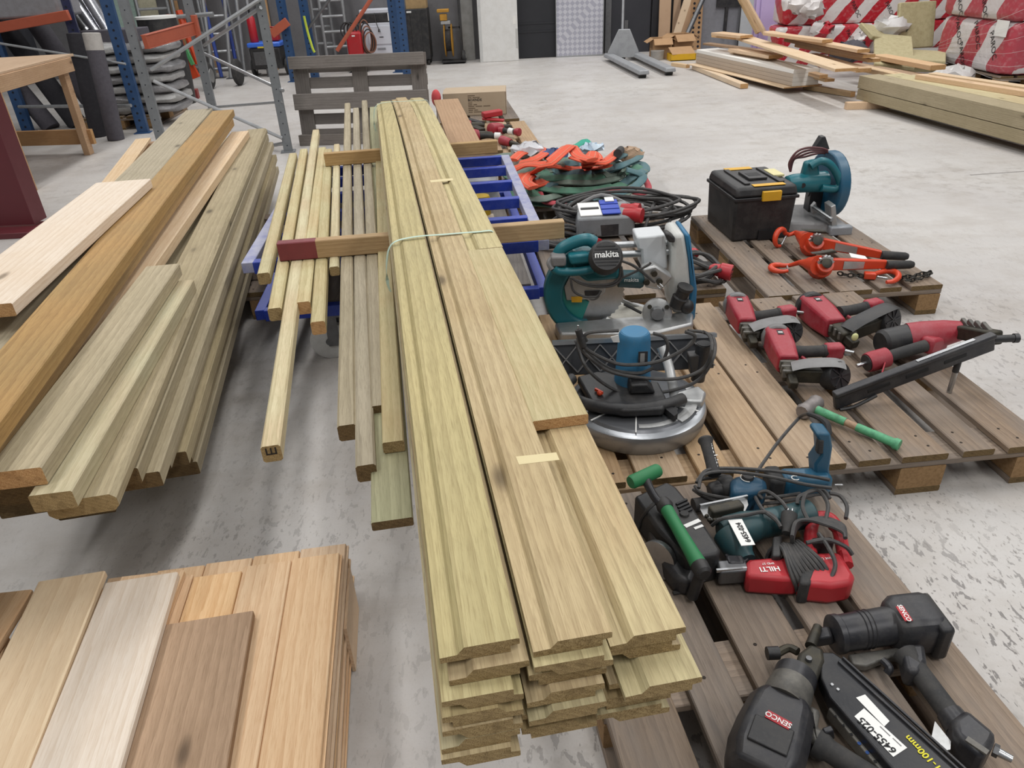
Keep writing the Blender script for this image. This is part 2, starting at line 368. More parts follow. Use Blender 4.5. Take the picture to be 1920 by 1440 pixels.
def pallet(label, near_left, th, mat=PALW, blk=CHIP, decks=None, group='wooden pallets', z=0.):
    """euro pallet: local y = length (1.2), x = width (.8); near_left corner on the floor"""
    r = thing('pallet', label, 'pallet', (near_left[0], near_left[1], z), group); r.rotation_euler = (0, 0, -th)
    xs = [(.0725, .145), (.236, .1), (.4, .145), (.564, .1), (.7275, .145)]
    rnd = random.Random(label)
    for i, (x, w) in enumerate(xs):
        mm = decks[i] if decks else mat
        o = link('deck_board', pbox('deck%d' % int(w*1000), (w, 1.2, .022), mm), r, (x+rnd.uniform(-.004, .004), .6+rnd.uniform(-.006, .006), .122), (0, 0, rnd.uniform(-.004, .004)))
        nl = MB()
        for yy in (.045, .1, .57, .63, 1.1, 1.155):
            xx = rnd.uniform(-.32, .32)*w; nl.cyl((xx, yy-.6, .0215), (xx, yy-.6, .0226), .0045, n=6)
        nh = link('nail_heads', mesh_of('nail_heads', nl, NAIL, False), o); nh['kind'] = 'stuff'
    for y in (.0725, .6, 1.1275):
        o = link('stringer', pbox('stringer', (.145, .8, .022), mat), r, (.4, y, .1), (0, 0, math.pi/2))
        for x, w in ((.05, .1), (.4, .145), (.75, .1)):
            link('block', pbox('block%d' % int(w*1000), (w, .145, .078), blk), r, (x, y, .022))
    for x, w in ((.05, .1), (.4, .145), (.75, .1)):
        link('runner_board', pbox('runner%d' % int(w*1000), (w, 1.2, .022), mat), r, (x, .6, 0))
    return r
pallet('worn pallet under the black toolbox and the orange lever hoists', (1.1576, 2.9601), -.0503)
pallet('worn pallet under the red nailers and the hammer', (.8379, 1.7197), -.077, decks=[PALN, PALW, PALW, PALW, PALW])
pallet('light new-looking pallet under the two teal saws', (.034, 1.665), -.077, mat=PALN, decks=[PALN, PALN, PALN, PALN, PALN])
pallet('worn pallet in front under the black nail guns', (.222, .42), -.125)
pallet('pallet under the grey cables and socket box', (.205, 3.03), -.06)
pallet('pallet under the heap of orange and green slings', (.03, 4.52), -.05)
pallet('pallet under the pile of red hand tools', (-.45, 6.10), -.085, mat=PALN)
pallet('far pallet under the cardboard box', (-.60, 7.44), -.085)
pallet('dark pallet under the left timber stack', (-1.96, 3.26), -.06)
# ------------------------------------------------------------------ cladding bundle on the trolley
u_ = V((-.1535, .9881, 0)); x_ = V((.9881, .1535, 0))    # along and across the bundle
B0 = V((.058, .61, 0))                                    # middle of the near end
def bpt(a, l, z): return B0 + x_*a + u_*l + V((0, 0, z))
CSEC = [(0, 0), (.088, 0), (.088, .010), (.100, .0115), (.100, .0205), (.098, .0215), (.031, .0215), (.0215, .0105), (0, .0095)]
def clad_sec(flip=False, mir=False, w=.1):
    s = [(x*w/.1-w/2, z) for x, z in CSEC]
    if flip: s = [(x, .0215-z) for x, z in s]
    if mir: s = [(-x, z) for x, z in s]
    return s
TOPZ = .7555; LT = .0222
rnd = random.Random(3)
lay_off = [(-.003, -.0), (-.012, .06), (-.022, .01), (-.03, .03), (-.034, .0), (-.036, .05), (-.036, .0)]
cols = ['left', 'middle', 'right']; cx = [-.1, 0., .098]
ordn = ['top', 'second', 'third', 'fourth', 'fifth', 'sixth', 'bottom']
nearoff = {(0, 0): (-.012, .015), (0, 1): (.002, .0), (0, 2): (.008, .0), (1, 0): (-.004, .02), (1, 1): (0, .008), (1, 2): (.004, .028), (2, 0): (-.016, .0), (2, 1): (-.006, .015), (2, 2): (.0, .03),
           (3, 0): (-.018, .005), (3, 1): (-.012, .012), (3, 2): (.012, -.005), (4, 0): (-.02, .0), (4, 1): (-.012, .0), (4, 2): (.0, .022), (5, 0): (-.024, .012), (5, 1): (-.018, .03), (5, 2): (-.016, .03), (6, 0): (-.026, .0), (6, 1): (-.02, .02), (6, 2): (-.018, .02)}
for L in range(7):
    for c in range(3):
        dx, dy = nearoff[(L, c)]; dy += [.002, -.02, -.02, -.03, -.028, -.04, -.035][L]; z = TOPZ - L*LT; fl = (L in (2, 4, 6) and c != 1) or (L in (1, 5) and c == 1)
        end = 5.05 + rnd.uniform(-.09, .05) + (.1 if c == 1 else 0)
        a = cx[c]+dx; sec = clad_sec(fl and L > 0, L > 1 and (L+c) % 4 == 3)
        nm = 'cladding_board'; grp = 'treated cladding boards strapped in the bundle'
        lab = '%s board of the %s column in the strapped cladding bundle' % (ordn[L], cols[c])
        if L == 0 and c == 2:
            lab = 'far top board of the right column in the strapped cladding bundle'
            plank(nm, bpt(a, 1.43, z), bpt(a-.002, end, z), .1, .0215, CLADG, END_T, lab, 'board', grp, sec=sec, bend=.10)
            continue
        o = plank(nm, bpt(a, dy, z), bpt(a+rnd.uniform(-.004, .004), end, z), .1, .0215, [CLADG, CLADT, CLAD][c] if L == 0 else [CLAD, CLADT, CLADG][(L+c) % 3], END_T, lab, 'board', grp, sec=sec, bend=.10)
plank('short_board', bpt(.104, .49, TOPZ+.0005), bpt(.102, 1.425, TOPZ+.0005), .104, .0215, POST, END_P, 'short pale board ending on top of the right side of the cladding bundle', 'board', c=.002)
# bearers
PAINT = plain('dark_red_paint', '#7a3238', .5, 0, .25, '#5a3030', 20)
def bearer(name, a, b, label, red=0.):
    a, b = V(a), V(b); r = thing(name, label, 'timber', a - V((0, 0, .07)))
    if red:
        k = a.lerp(b, red); plank('timber', k, b, .042, .07, BEAR, END_P, parent=r); e = plank('painted_end', a, k, .0424, .0702, PAINT, PAINT, parent=r); e['label'] = 'end painted dark red'
    else: plank('timber', a, b, .042, .07, BEAR, END_P, parent=r)
    return r
bearer('bearer', (-.862, 2.67, .597), (.232, 2.775, .597), 'bearer with a dark red painted end under the cladding bundle', .13)
bearer('bearer', (-.99, 4.19, .597), (-.02, 4.315, .597), 'plain bearer under the far part of the cladding bundle')
# straps
STRAP = plain('pale_green_strap', '#bcd3c4', .4, 0, .05, '#9fb3a8', 20, 0)
def strap(l, label, skew):
    m = MB(); zt = TOPZ+.0015; zb = TOPZ-7*LT-.001
    pts = [bpt(-.152-.035, l+skew*.2, zb-.0005), bpt(-.192, l, zb+.03), bpt(-.188, l, zb+.09), bpt(-.165, l+skew*.4, zt-.008), bpt(-.10, l+skew*.7, zt+.006), bpt(0, l+skew, zt+.003), bpt(.1, l+skew*.8, zt+.002), bpt(.152, l+skew*.6, zt-.004), bpt(.156, l+skew*.5, zt-.08), bpt(.15, l+skew*.3, zb-.0005)]
    m.tube(pts, .0011, 6, smooth=5, wid=.006, up=x_ if False else (0, 0, 1))
    solo('strap', m, STRAP, label, 'strap', pts[0], 'straps round the cladding bundle')
strap(1.56, 'pale green strap round the bundle near the red-ended bearer', .02)
strap(4.2, 'pale strap round the far end of the cladding bundle', .02)
# boards lying low beside the bundle
plank('green_board', gp(735, 975, .503), gp(703, 200, .503), .085, .022, GREEN, END_D, 'greenish board lowest beside the cladding bundle, nearest end on the left', 'board')
plank('green_board', gp(737, 828, .535), gp(712, 290, .535), .05, .03, POST, END_T, 'narrow board on top of the greenish board beside the bundle', 'board')
# posts on the trolley
posts = [((493, 512), (549, 287), .045, 'leftmost square post on the trolley'), ((514, 578), (569, 279), .045, 'second square post from the left on the trolley'),
  ((506, 836), (592, 243), .045, 'long square post with black print on its near end'), ((568, 566), (604, 276), .045, 'short square post right of the long printed post'),
  ((595, 603), (615, 279), .045, 'square post with an orange end beside a white wheel'), ((626, 500), (631, 270), .036, 'raised shorter post lying across under the bearers'),
  ((649, 797), (651, 193), .045, 'long brownish post with a dark squared end'), ((685, 872), (667, 202), .045, 'brownish post reaching nearest of the trolley posts'), ((712, 760), (683, 188), .045, 'brownish post closest to the cladding bundle')]
for i, (a, b, w, lab) in enumerate(posts):
    z = .525 if w > .04 else .528
    pz = V(gp(*a, z)); qz = V(gp(*b, z))
    o = plank('square_post', pz, qz, w, w, POST if i < 6 else DRAB, [END_T, END_T, END_T, END_P, END_P, END_T, END_D, END_D, END_D][i], lab, 'post', 'square posts on the trolley', c=.005)
    if i == 2:
        m = MB()
        for bx in ((-.011, .03, .0035, .018), (.0105, .03, .0035, .018), (-.0, .022, .024, .003), (0, .03, .003, .018)):
            m.box((bx[0], -.0005, bx[1]), (bx[2], .001, bx[3]))
        link('end_print', mesh_of('end_print', m, INK, False), o)
# trolley
BLUE = plain('blue_steel_paint', '#17359c', .42, 0, .22, '#6d7aa8', 16)
BLUEW = plain('scuffed_blue_paint', '#a0a1b4', .5, 0, .5, '#4a58a0', 14)
def trolley():
    r = thing('steel_trolley', 'blue steel trolley on white wheels carrying the posts and cladding', 'trolley', (-.5, 3.6, 0))
    d = V((-.085, .9964, 0)); e = V((.9964, .085, 0)); O = V((-1.04, 2.81, 0)); Wd, Ln = 1.2, 1.56; zt = .478; zb = .215
    def P(a, l, z): return O + e*a + d*l + V((0, 0, z))
    def bar(name, p, q, w, h, mat=BLUE):
        m = MB(); D = (q-p); m.frame(p, D, V((0, 0, 1)).cross(D)); L = D.length; m.box((L/2, 0, 0), (L, w, h)); return part(name, m, mat, r, .003)
    h = .045
    for nm, a in (('side_rail', 0.), ('side_rail', Wd)):
        bar(nm, P(a, -.02, zt-h/2), P(a, Ln, zt-h/2), .05, h, BLUEW)
        bar('lower_rail', P(a, 0, zb+h/2), P(a, Ln, zb+h/2), h, h)
        for l in (0.02, .78, Ln-.02): bar('post', P(a, l, zb), P(a, l, zt-h), h, h)
    for l in (.0, .32, .64, .96, 1.28, Ln-.02): bar('cross_rail', P(.02, l, zt-.025), P(Wd-.02, l, zt-.025), .045, .05)
    for l in (.0, Ln-.02): bar('lower_cross_rail', P(.02, l, zb+.025), P(Wd-.02, l, zb+.025), .04, .05)
    m = MB(); D = d; m.frame(P(.03, .78, zb+.047), d, e); m.box((0, -.57 if False else .57, 0), (1.5, 1.1, .014)); part('lower_shelf', m, PALG, r)
    WW = plain('white_wheel_plastic', '#c4c4c2', .5, 0, .2)
    for wk, (a, l) in enumerate(((.26, .03), (Wd-.12, .1), (.12, Ln-.12), (Wd-.12, Ln-.12))):
        c = P(a, l, .085); m = MB(); e_, d_ = (e, d) if wk else (d, e); m.lathe(c-e_*.02, c+e_*.02, [(0, .07), (.12, .085), (.88, .085), (1, .07)], 24); w = part('wheel', m, WW, r)
        m = MB(); m.cyl(c-e_*.028, c+e_*.028, .016); m.frame(c, d_, e_); 
        m.box((.02, .026, .05), (.05, .004, .14)); m.box((.02, -.026, .05), (.05, .004, .14)); m.box((.02, 0, .125), (.09, .09, .008)); part('caster_fork', m, DSTEEL, r)
    m = MB(); m.frame(P(.9, .5, zb+.06), d, e); m.box((0, 0, .01), (.9, .07, .035)); part('loose_batten', m, PINE, r)
    m = MB(); m.frame(P(1.05, .7, zb+.06), d, e); m.box((0, 0, .01), (.7, .05, .03)); part('loose_batten', m, WHITE, r)
    return r
trolley()
TIN = plain('yellow_tin_paint', '#c9a61f', .5, 0, .3)
m = MB(); c = V((-.12, 3.95, .262)); m.lathe(c, c+V((.0, 0, .12)), [(0, .05), (.9, .05), (1, .045)], 14)
solo('paint_tin', m, TIN, 'small yellow tin inside the blue trolley under the rails', 'tin', c)
m = MB(); m.frame((-.13, 4.32, .262), (1, .05, 0), (0, 1, 0)); m.box((0, 0, .06), (.2, .11, .12)); 
solo('storage_box', m, plain('grey_bin_plastic', '#b7b9ba', .5), 'pale grey bin inside the far end of the blue trolley', 'bin', (-.13, 4.32, .262), bev=.008)
# board standing beyond the bundle on the right
plank('tilted_board', gp(872, 268, .5), gy(836, 186, 6.3), .2, .02, TANW, END_P, 'wide tan board leaning beside the far end of the bundle', 'board')
# ------------------------------------------------------------------ left timber stack
LS = 'timbers of the left stack'
def edge_board(name, pn, pf, z, w, t, mat, end, label, ext=0., **k):
    a, b = by_edge(gp(*pn, z), gp(*pf, z), w)
    if ext: a = a - (b-a).normalized()*ext
    return plank(name, a, b, w, t, mat, end, label, 'timber', LS, **k)
edge_board('white_plank', (22, 568), (282, 335), .703, .235, .04, WHITE, END_P, 'wide white planed plank on top of the left timber stack')
edge_board('brown_beam', (0, 790), (438, 205), .66, .145, .045, BROWN, END_T, 'brown treated beam on top of the left timber stack', .5)
edge_board('brown_beam', (0, 820), (437, 223), .615, .145, .045, BROWN, END_T, 'brown treated beam directly under the top brown beam', .45)
edge_board('grey_plank', (150, 500), (398, 203), .60, .195, .04, DRAB, END_D, 'greyish treated plank left of the brown beams, reaching far end', 1.6)
edge_board('pale_beam', (190, 640), (466, 245), .545, .115, .045, PINE, END_P, 'pale pine beam right of the brown beams', .45)
edge_board('grey_beam', (215, 925), (500, 240), .50, .145, .045, DRAB, END_T, 'grey treated beam with a rounded far edge on the right of the stack', c=.012)
edge_board('short_beam', (77, 876), (336, 494), .592, .116, .045, DRAB, END_P, 'short wide timber with an orange-hearted near end')
edge_board('short_beam', (134, 920), (363, 524), .545, .088, .045, POST, END_T, 'short narrow timber beside the orange-hearted timber')
# lower courses of the right-hand column: run under the grey beam
pa, pb = by_edge(gp(215, 925, .5), gp(500, 240, .5), .145)
dirn = (pb-pa).normalized(); rx_ = dirn.cross(V((0, 0, 1)))
for k in range(6):
    z = .5 - .0455*(k+1); off = [.0, .03, .012, .035, .02, .03][k]; b0 = [.16, .2, .34, .42, .5, .5][k]
    a = V((pa.x, pa.y, z)) + dirn*b0 + rx_*off; b = V((pb.x, pb.y, z)) + rx_*off - dirn*[.0, .05, .12, .05, .1, .03][k]
    plank('grey_beam', a, b, .145, .045, DRAB, END_D, '%s course under the grey beam on the right of the left stack' % ['first', 'second', 'third', 'fourth', 'fifth', 'lowest'][k], 'timber', LS)
    for j in (1, 2):
        if k < 5:
            a2 = a - rx_*(.16*j+.01) + dirn*(.10+.04*k+.05*j-b0); b2 = b - rx_*(.16*j+.01)
            plank('grey_beam', a2, b2, .145, .045, DRAB, END_D, '%s course down in the %s column under the left stack' % (['first', 'second', 'third', 'fourth', 'lowest'][k], ['middle', 'left'][j-1]), 'timber', LS)
for k, (y0) in enumerate((3.5, 3.9, 4.3)):
    x0 = pa.x + (y0-pa.y)*dirn.x/dirn.y
    m = MB(); m.box((x0-.2, y0, .1845 if y0 > 3.3 and y0 < 4.4 else .11), (.75, .09, .075 if y0 > 3.3 and y0 < 4.4 else .22)); 
    solo('bearer_block', m, PALW, ['wooden bearer under the middle of the left stack', 'wooden bearer between the other two under the left stack', 'wooden bearer under the far half of the left stack'][k], 'bearer', (x0-.2, y0, 0), bev=.004)
edge_board('thin_plank', (188, 391), (282, 258), .50, .10, .022, PINE, END_P, 'thin pale plank at the far left side of the stack', .3)
edge_board('thin_plank', (222, 385), (298, 264), .46, .08, .022, TANW, END_D, 'thin brownish plank beside the thin pale plank', .3)
# ------------------------------------------------------------------ pine boards in front
ARCH = wood('arched_grain_pine', '#e8cfa6', '#cda673', '#e4c79c', .0, ring=.55, vary=.02)
FS = 'planed boards in the front pile'
fd = V((-.12, .9928, 0)); fx = V((.9928, .12, 0)); FO = V((-.448, 1.37, 0))      # right far corner of the pile
def fpt(a, l, z): return FO + fx*a + fd*l + V((0, 0, z))
TSEC = [(-.058, 0), (.058, 0), (.058, .006), (.064, .006), (.064, .013), (.058, .013), (.058, .018), (.056, .02), (-.056, .02), (-.058, .018), (-.058, .013), (-.053, .013), (-.053, .006), (-.058, .006)]
nums = ['first', 'second', 'third', 'fourth', 'fifth']
for j in range(5):
    plank('planed_board', fpt(-.066-.1185*j, -.95, .2), fpt(-.066-.1185*j, [.02, .015, .0, .01, 0][j], .2), .116, .02, FRESH, END_P, '%s board from the right in the top layer of the front pile' % nums[j], 'board', FS, sec=TSEC)
    plank('planed_board', fpt(-.055-.1185*j, -.9, .1795), fpt(-.055-.1185*j, .075-.004*j, .1795), .116, .02, FRESH, END_P, '%s board from the right in the second layer, sticking out behind' % nums[j], 'board', FS, sec=TSEC)
for k in range(8):
    z = .159-.0204*k
    if z < .02: break
    plank('planed_board', fpt(-.06+[.01, .0, .012, .004, .01, .0, .006, .003][k], -.95, z), fpt(-.06, .05+.02*(k % 3), z), .116, .02, FRESH, END_P, '%s board down the right side of the front pile' % ['third', 'fourth', 'fifth', 'sixth', 'seventh', 'eighth', 'ninth', 'tenth'][k], 'board', FS, sec=TSEC)
    for j in (1, 2, 3, 4):
        plank('planed_board', fpt(-.06-.1185*j, -.95, z), fpt(-.06-.1185*j, .0, z), .116, .02, FRESH, END_P, '%s layer down, %s board from the right in the front pile' % (['third', 'fourth', 'fifth', 'sixth', 'seventh', 'eighth', 'ninth', 'tenth'][k], nums[j]), 'board', FS)
m = MB(); m.frame(fpt(-.003+.012, .035, .0), fd, fx*-1); m.box((-.12, 0, .075), (.2, .008, .148)); solo('edge_board', m, FRESH, 'thin board standing on edge against the right of the front pile', 'board', fpt(.009, .0, 0))
a, b = by_edge(gp(425, 1440, .222), gp(475, 1145, .222), .2); plank('tan_board', a-(b-a).normalized()*.3, b, .2, .02, TANW, END_P, 'tan aged board lying on the front pile', 'board', FS, c=.002)
for (nr, fr, w, zz, lab, mat, ex) in (((225, 1440), (333, 1072), .165, .246, 'pale white board with few knots on the front pile', WHITE, .3), ((52, 1440), (197, 1070), .15, .252, 'yellowish board with bold arched grain on the front pile', ARCH, .3),
      ((205, 1440), (345, 1068), .15, .2225, 'lower board peeking out right of the pale white board', FRESH, .3), ((-60, 1300), (60, 1105), .12, .228, 'board peeking out left of the arched-grain board', FRESH, .5), ((-60, 1420), (14, 1190), .12, .206, 'board corner at the far left of the front pile', FRESH, .4)):
    a, b = by_edge(gp(*nr, zz), gp(*fr, zz), w); plank('planed_board', a-(b-a).normalized()*ex, b, w, .021, mat, END_P, lab, 'board', FS, c=.003)
# ------------------------------------------------------------------ far wall row
DOORW = plain('wrapped_white_door', '#d9d8d5', .35, 0, .3, '#b9b5ae', 9, .5)
BLK = plain('black_door_film', '#1d1e23', .5, 0, .2, '#35353c', 6)
def checker():
    t = NT('checker_plate'); tc = t.coord((1, 1, 1)); mp = t.n('Mapping'); mp.inputs['Rotation'].default_value = (0, .785, 0); mp.inputs['Scale'].default_value = (17, 17, 17); t.l(tc, mp.inputs[0])
    ck = t.n('TexChecker'); ck.inputs['Scale'].default_value = 1.; t.l(mp.outputs[0], ck.inputs['Vector'])
    n = t.noise(tc, 3, 2)
    col = t.mix(ck.outputs[1], lin('#d2d2da'), lin('#b5b5c2')); t.bump(ck.outputs[1], .6, .004)
    return t.out(col, t.math('ADD', t.math('MULTIPLY', n, .2), .22), .45)
def lean(name, x0, x1, y, th, h, back, mat, label, cat, yaw=0., extra=None):
    r = thing(name, label, cat, ((x0+x1)/2, y, 0)); w = x1-x0; m = MB(); m.at(((x0+x1)/2, y, 0), yaw, -back); m.box((0, 0, h/2), (w, th, h)); part('panel', m, mat, r, .006)
    if extra: extra(r, m.T, w, th, h)
    return r
def edge_strip(r, T, w, th, h):
    for s in (-1, 1):
        m = MB(); m.T = T; m.box((s*(w/2+.004), 0, h/2), (.012, th+.008, h)); part('edge_strip', m, STEEL, r)
    m = MB(); m.T = T; m.box((0, 0, .012), (w+.02, th+.01, .024)); part('edge_strip', m, STEEL, r)
def door_bits(r, T, w, th, h):
    m = MB(); m.T = T; m.box((w*.42, -th/2-.002, h*.3), (.05, .004, .12)); part('tape_patch', m, plain('clear_tape', '#e8e6e0', .2, 0, .1), r)
    m = MB(); m.T = T; m.box((-w/2+.03, -th/2-.002, h/2), (.05, .006, h)); part('film_fold', m, plain('film', '#c4c4c2', .25, 0, .2), r)
    m = MB(); m.T = T; m.box((w/2-.02, -th/2-.002, .35), (.04, .006, .3)); part('film_fold', m, plain('film2', '#bdbcb8', .25, 0, .3), r)
lean('wrapped_door', -.28, .39, 13.70, .05, 2.1, .05, DOORW, 'white door blank wrapped in film leaning on the back wall', 'door', 0, door_bits)
lean('dark_door', .36, 1.08, 13.97, .05, 2.1, .02, BLK, 'black door leaf standing between the white door and checker plate', 'door', 0, lambda r, T, w, th, h: [part('crossbar', (lambda m: (setattr(m, 'T', T), m.box((0, -th/2-.004, z), (w*.9, .01, .03)))[1])(MB()), BLK, r) for z in (.42, .55)])
lean('checker_plate_panel', 1.06, 1.86, 13.85, .035, 2.1, .03, checker(), 'silver checker plate panel leaning on the back wall', 'panel', -.03, edge_strip)
m = MB(); m.box((-.47, 14.12, 1.6), (.2, .16, 3.2)); o = part('trim_2', m, plain('concrete_column', '#8b8a87', .8, 0, .5, '#6a6864', 8)); o['kind'] = 'structure'
# dark doorway
r = thing('door_2', 'dark blue-black double door behind the pallet jack', 'door', (2.5, 14.12, 0)); r['kind'] = 'structure'
m = MB(); m.box((2.33, 14.13, 1.1), (.78, .05, 2.2)); part('door_leaf', m, WALLD, r); m = MB(); m.box((1.98, 14.1, 1.1), (.1, .08, 2.2)); part('frame_post', m, DSTEEL, r)
m = MB(); m.box((2.3, 14.09, .42), (.06, .03, .2)); part('kick_plate', m, DSTEEL, r); m = MB(); m.box((2.95, 14.1, 1.1), (.42, .05, 2.2)); part('door_leaf', m, BLK, r)
# reel on a hand cart
YEL = plain('yellow_reel', '#b8862b', .5, 0, .4, '#6a4a1c', 12)
r = thing('hose_reel_cart', 'yellow hose reel on a black wheeled cart by the pillar', 'reel', (-.75, 13.8, 0))
c = V((-.80, 13.8, .36))
for dx in (-.06, .06):
    m = MB(); m.lathe(c+V((dx-.008, 0, 0)), c+V((dx+.008, 0, 0)), [(0, .25), (.5, .26), (1, .25)], 28); part('reel_flange', m, YEL, r)
m = MB(); m.cyl(c-V((.055, 0, 0)), c+V((.055, 0, 0)), .17, n=24); part('wound_hose', m, RUBBER, r)
m = MB(); w = V((-.56, 13.75, .1)); m.lathe(w-V((.03, 0, 0)), w+V((.03, 0, 0)), [(0, .07), (.15, .1), (.85, .1), (1, .07)], 20); part('wheel', m, RUBBER, r)
m = MB(); m.cyl(w-V((.034, 0, 0)), w+V((.034, 0, 0)), .04); part('wheel_hub', m, DSTEEL, r)
m = MB(); m.box((-.73, 13.78, .04), (.42, .3, .025)); m.box((-.6, 13.9, .55), (.03, .03, 1.1)); m.box((-.7, 13.9, .55), (.2, .03, .03)); part('cart_frame', m, BLACKP, r)
m = MB(); m.box((-.86, 13.78, .72), (.12, .14, .1)); m.box((-.86, 13.78, .82), (.2, .16, .05)); part('guide_block', m, YEL, r, .01)
m = MB(); m.box((-.83, 13.78, .64), (.16, .12, .05)); part('guide_plate', m, ALU, r, .004)
# black cabinet, photocopier
r = thing('black_cabinet', 'black cabinet on casters with a cardboard box on top', 'cabinet', (-1.28, 13.85, 0))
m = MB(); m.box((-1.3, 13.9, .48), (.36, .5, .78)); part('cabinet_body', m, BLACKP, r, .01); m = MB(); m.box((-1.32, 13.645, .5), (.17, .012, .7)); part('cabinet_door', m, BLACKP, r, .004)
m = MB(); m.box((-1.42, 13.64, .83), (.08, .01, .025)); part('name_plate', m, WHITEP, r)
for x in (-1.45, -1.16):
    for y in (13.7, 14.08):
        m = MB(); m.cyl((x-.015, y, .045), (x+.015, y, .045), .045); part('caster', m, RUBBER, r)
m = MB(); m.box((-1.3, 13.9, .95), (.34, .36, .16)); solo('carton', m, plain('kraft_carton', '#a98d63', .8, 0, .3), 'brown carton on top of the black cabinet', 'carton', (-1.3, 13.9, .87), bev=.004)
OFFW = plain('office_white', '#cfd2da', .45, 0, .12, '#a9abb0', 6)
r = thing('photocopier', 'white photocopier with paper drawers and a black scanner top', 'photocopier', (-1.95, 13.9, 0))
m = MB(); m.box((-1.95, 13.95, .36), (.6, .5, .66)); part('body', m, OFFW, r, .01)
m = MB(); m.box((-1.98, 13.93, .76), (.66, .46, .13)); part('scanner_unit', m, BLACKP, r, .008); m = MB(); m.box((-1.95, 13.95, .86), (.62, .48, .06)); part('lid', m, OFFW, r, .008)
for z in (.14, .27): 
    m = MB(); m.box((-1.9, 13.69, z), (.48, .012, .115)); d = part('drawer', m, OFFW, r, .004); m = MB(); m.box((-1.95, 13.682, z+.02), (.14, .008, .03)); part('drawer_grip', m, plain('grip_grey', '#8d9096', .5), d)
m = MB(); m.box((-1.9, 13.692, .5), (.5, .012, .28)); part('front_cover', m, OFFW, r, .004); m = MB(); m.box((-1.93, 13.682, .47), (.07, .004, .012)); part('badge', m, INK, r)
m = MB(); m.box((-1.72, 13.69, .77), (.13, .01, .12)); part('paper_notice', m, WHITEP, r)
m = MB(); m.tube([(-2.0, 13.68, .84), (-1.99, 13.66, .7), (-1.96, 13.66, .6), (-1.955, 13.66, .58)], .006, smooth=4); m.cyl((-1.955, 13.66, .6), (-1.955, 13.66, .55), .012, .02); part('hanging_cable', m, CABLE, r)
# welder: red cylinder-like set with hoses
r = thing('red_welding_unit', 'red machine with coiled hoses in front of the photocopier', 'machine', (-2.3, 13.3, 0))
m = MB(); m.box((-2.3, 13.3, .33), (.25, .4, .55)); part('housing', m, plain('machine_red', '#b01c24', .4, 0, .15), r, .03); m = MB(); m.box((-2.3, 13.09, .55), (.05, .006, .02)); part('badge', m, WHITEP, r)
m = MB(); m.box((-2.3, 13.3, .05), (.32, .46, .06)); part('base', m, BLACKP, r)
for k in range(5):
    m = MB(); pts = [V((-2.12+.09*math.sin(a)+.02*k, 13.2-.02*k, .52-.02*k+.25*math.cos(a)*(1-.1*k))) for a in [i*math.pi/8 for i in range(17)]]; m.tube(pts, .011, closed=False, smooth=2); part('hose', m, RUBBER if k % 2 else plain('copper_hose', '#8a5a45', .5), r)
for k in range(3):
    m = MB(); c = V((-2.42+.05*k, 13.25, .62)); m.tube([c+V((.1*math.cos(a), .02*k, .12*math.sin(a))) for a in [i*math.pi/8 for i in range(16)]], .012, closed=True, smooth=2); part('hose_coil', m, RUBBER, r)
# scaffold ladders
def ladder(x, y, w, h, n, label, yaw, back, mat):
    r = thing('scaffold_frame', label, 'scaffold frame', (x, y, 0), 'aluminium frames along the back wall')
    T = MB().at((x, y, 0), yaw, -back).T
    for s in (-1, 1):
        m = MB(); m.T = T; m.cyl((s*w/2, 0, 0), (s*w/2, 0, h), .028, n=10); part('stile', m, mat, r)
    for k in range(n):
        m = MB(); m.T = T; z = h*(k+.5)/n; m.cyl((-w/2, 0, z), (w/2, 0, z), .022, n=8); part('rung', m, mat, r)
GALV = plain('galvanised_tube', '#a6a8aa', .4, .55, .3, '#6f6e6c', 20)
ladder(-2.72, 13.75, .38, 2.1, 9, 'aluminium frame left of the red welding unit', .1, .04, GALV)
ladder(-2.95, 13.95, .3, 2.1, 8, 'narrow aluminium frame behind the blue rack posts', -.1, .03, GALV)
ladder(-4.55, 13.4, .45, 2.1, 8, 'aluminium frame left of the blue generator', .25, .06, GALV)
ladder(-5.15, 13.8, .5, 2.1, 8, 'aluminium frame behind the orange hand truck', -.15, .05, GALV)
ladder(-5.75, 13.9, .5, 2.1, 7, 'aluminium frame farthest left on the back wall', .1, .05, GALV)
for k, (x, y, tx, mat) in enumerate(((-4.75, 13.2, .06, GALV), (-4.35, 13.3, -.03, plain('blue_prop', '#27408f', .5)), (-4.25, 13.35, .05, GALV), (-4.42, 13.1, .1, GALV), (-4.62, 13.25, -.06, plain('blue_prop2', '#2d4692', .5)), (-4.1, 13.5, .03, GALV))):
    r = thing('steel_prop', '%s of the steel props leaning left of the generator' % ['leftmost', 'dark blue one', 'second grey one from the right', 'nearest grey one', 'second from left, blue,', 'rightmost'][k], 'prop', (x, y, 0), 'steel props by the generator')
    m = MB(); m.cyl((x, y, 0.012), (x+tx*2, y+.25, 1.9), .03, n=10); part('outer_tube', m, mat, r); m = MB(); m.box((x, y, .006), (.12, .12, .012)); part('foot_plate', m, DSTEEL, r)
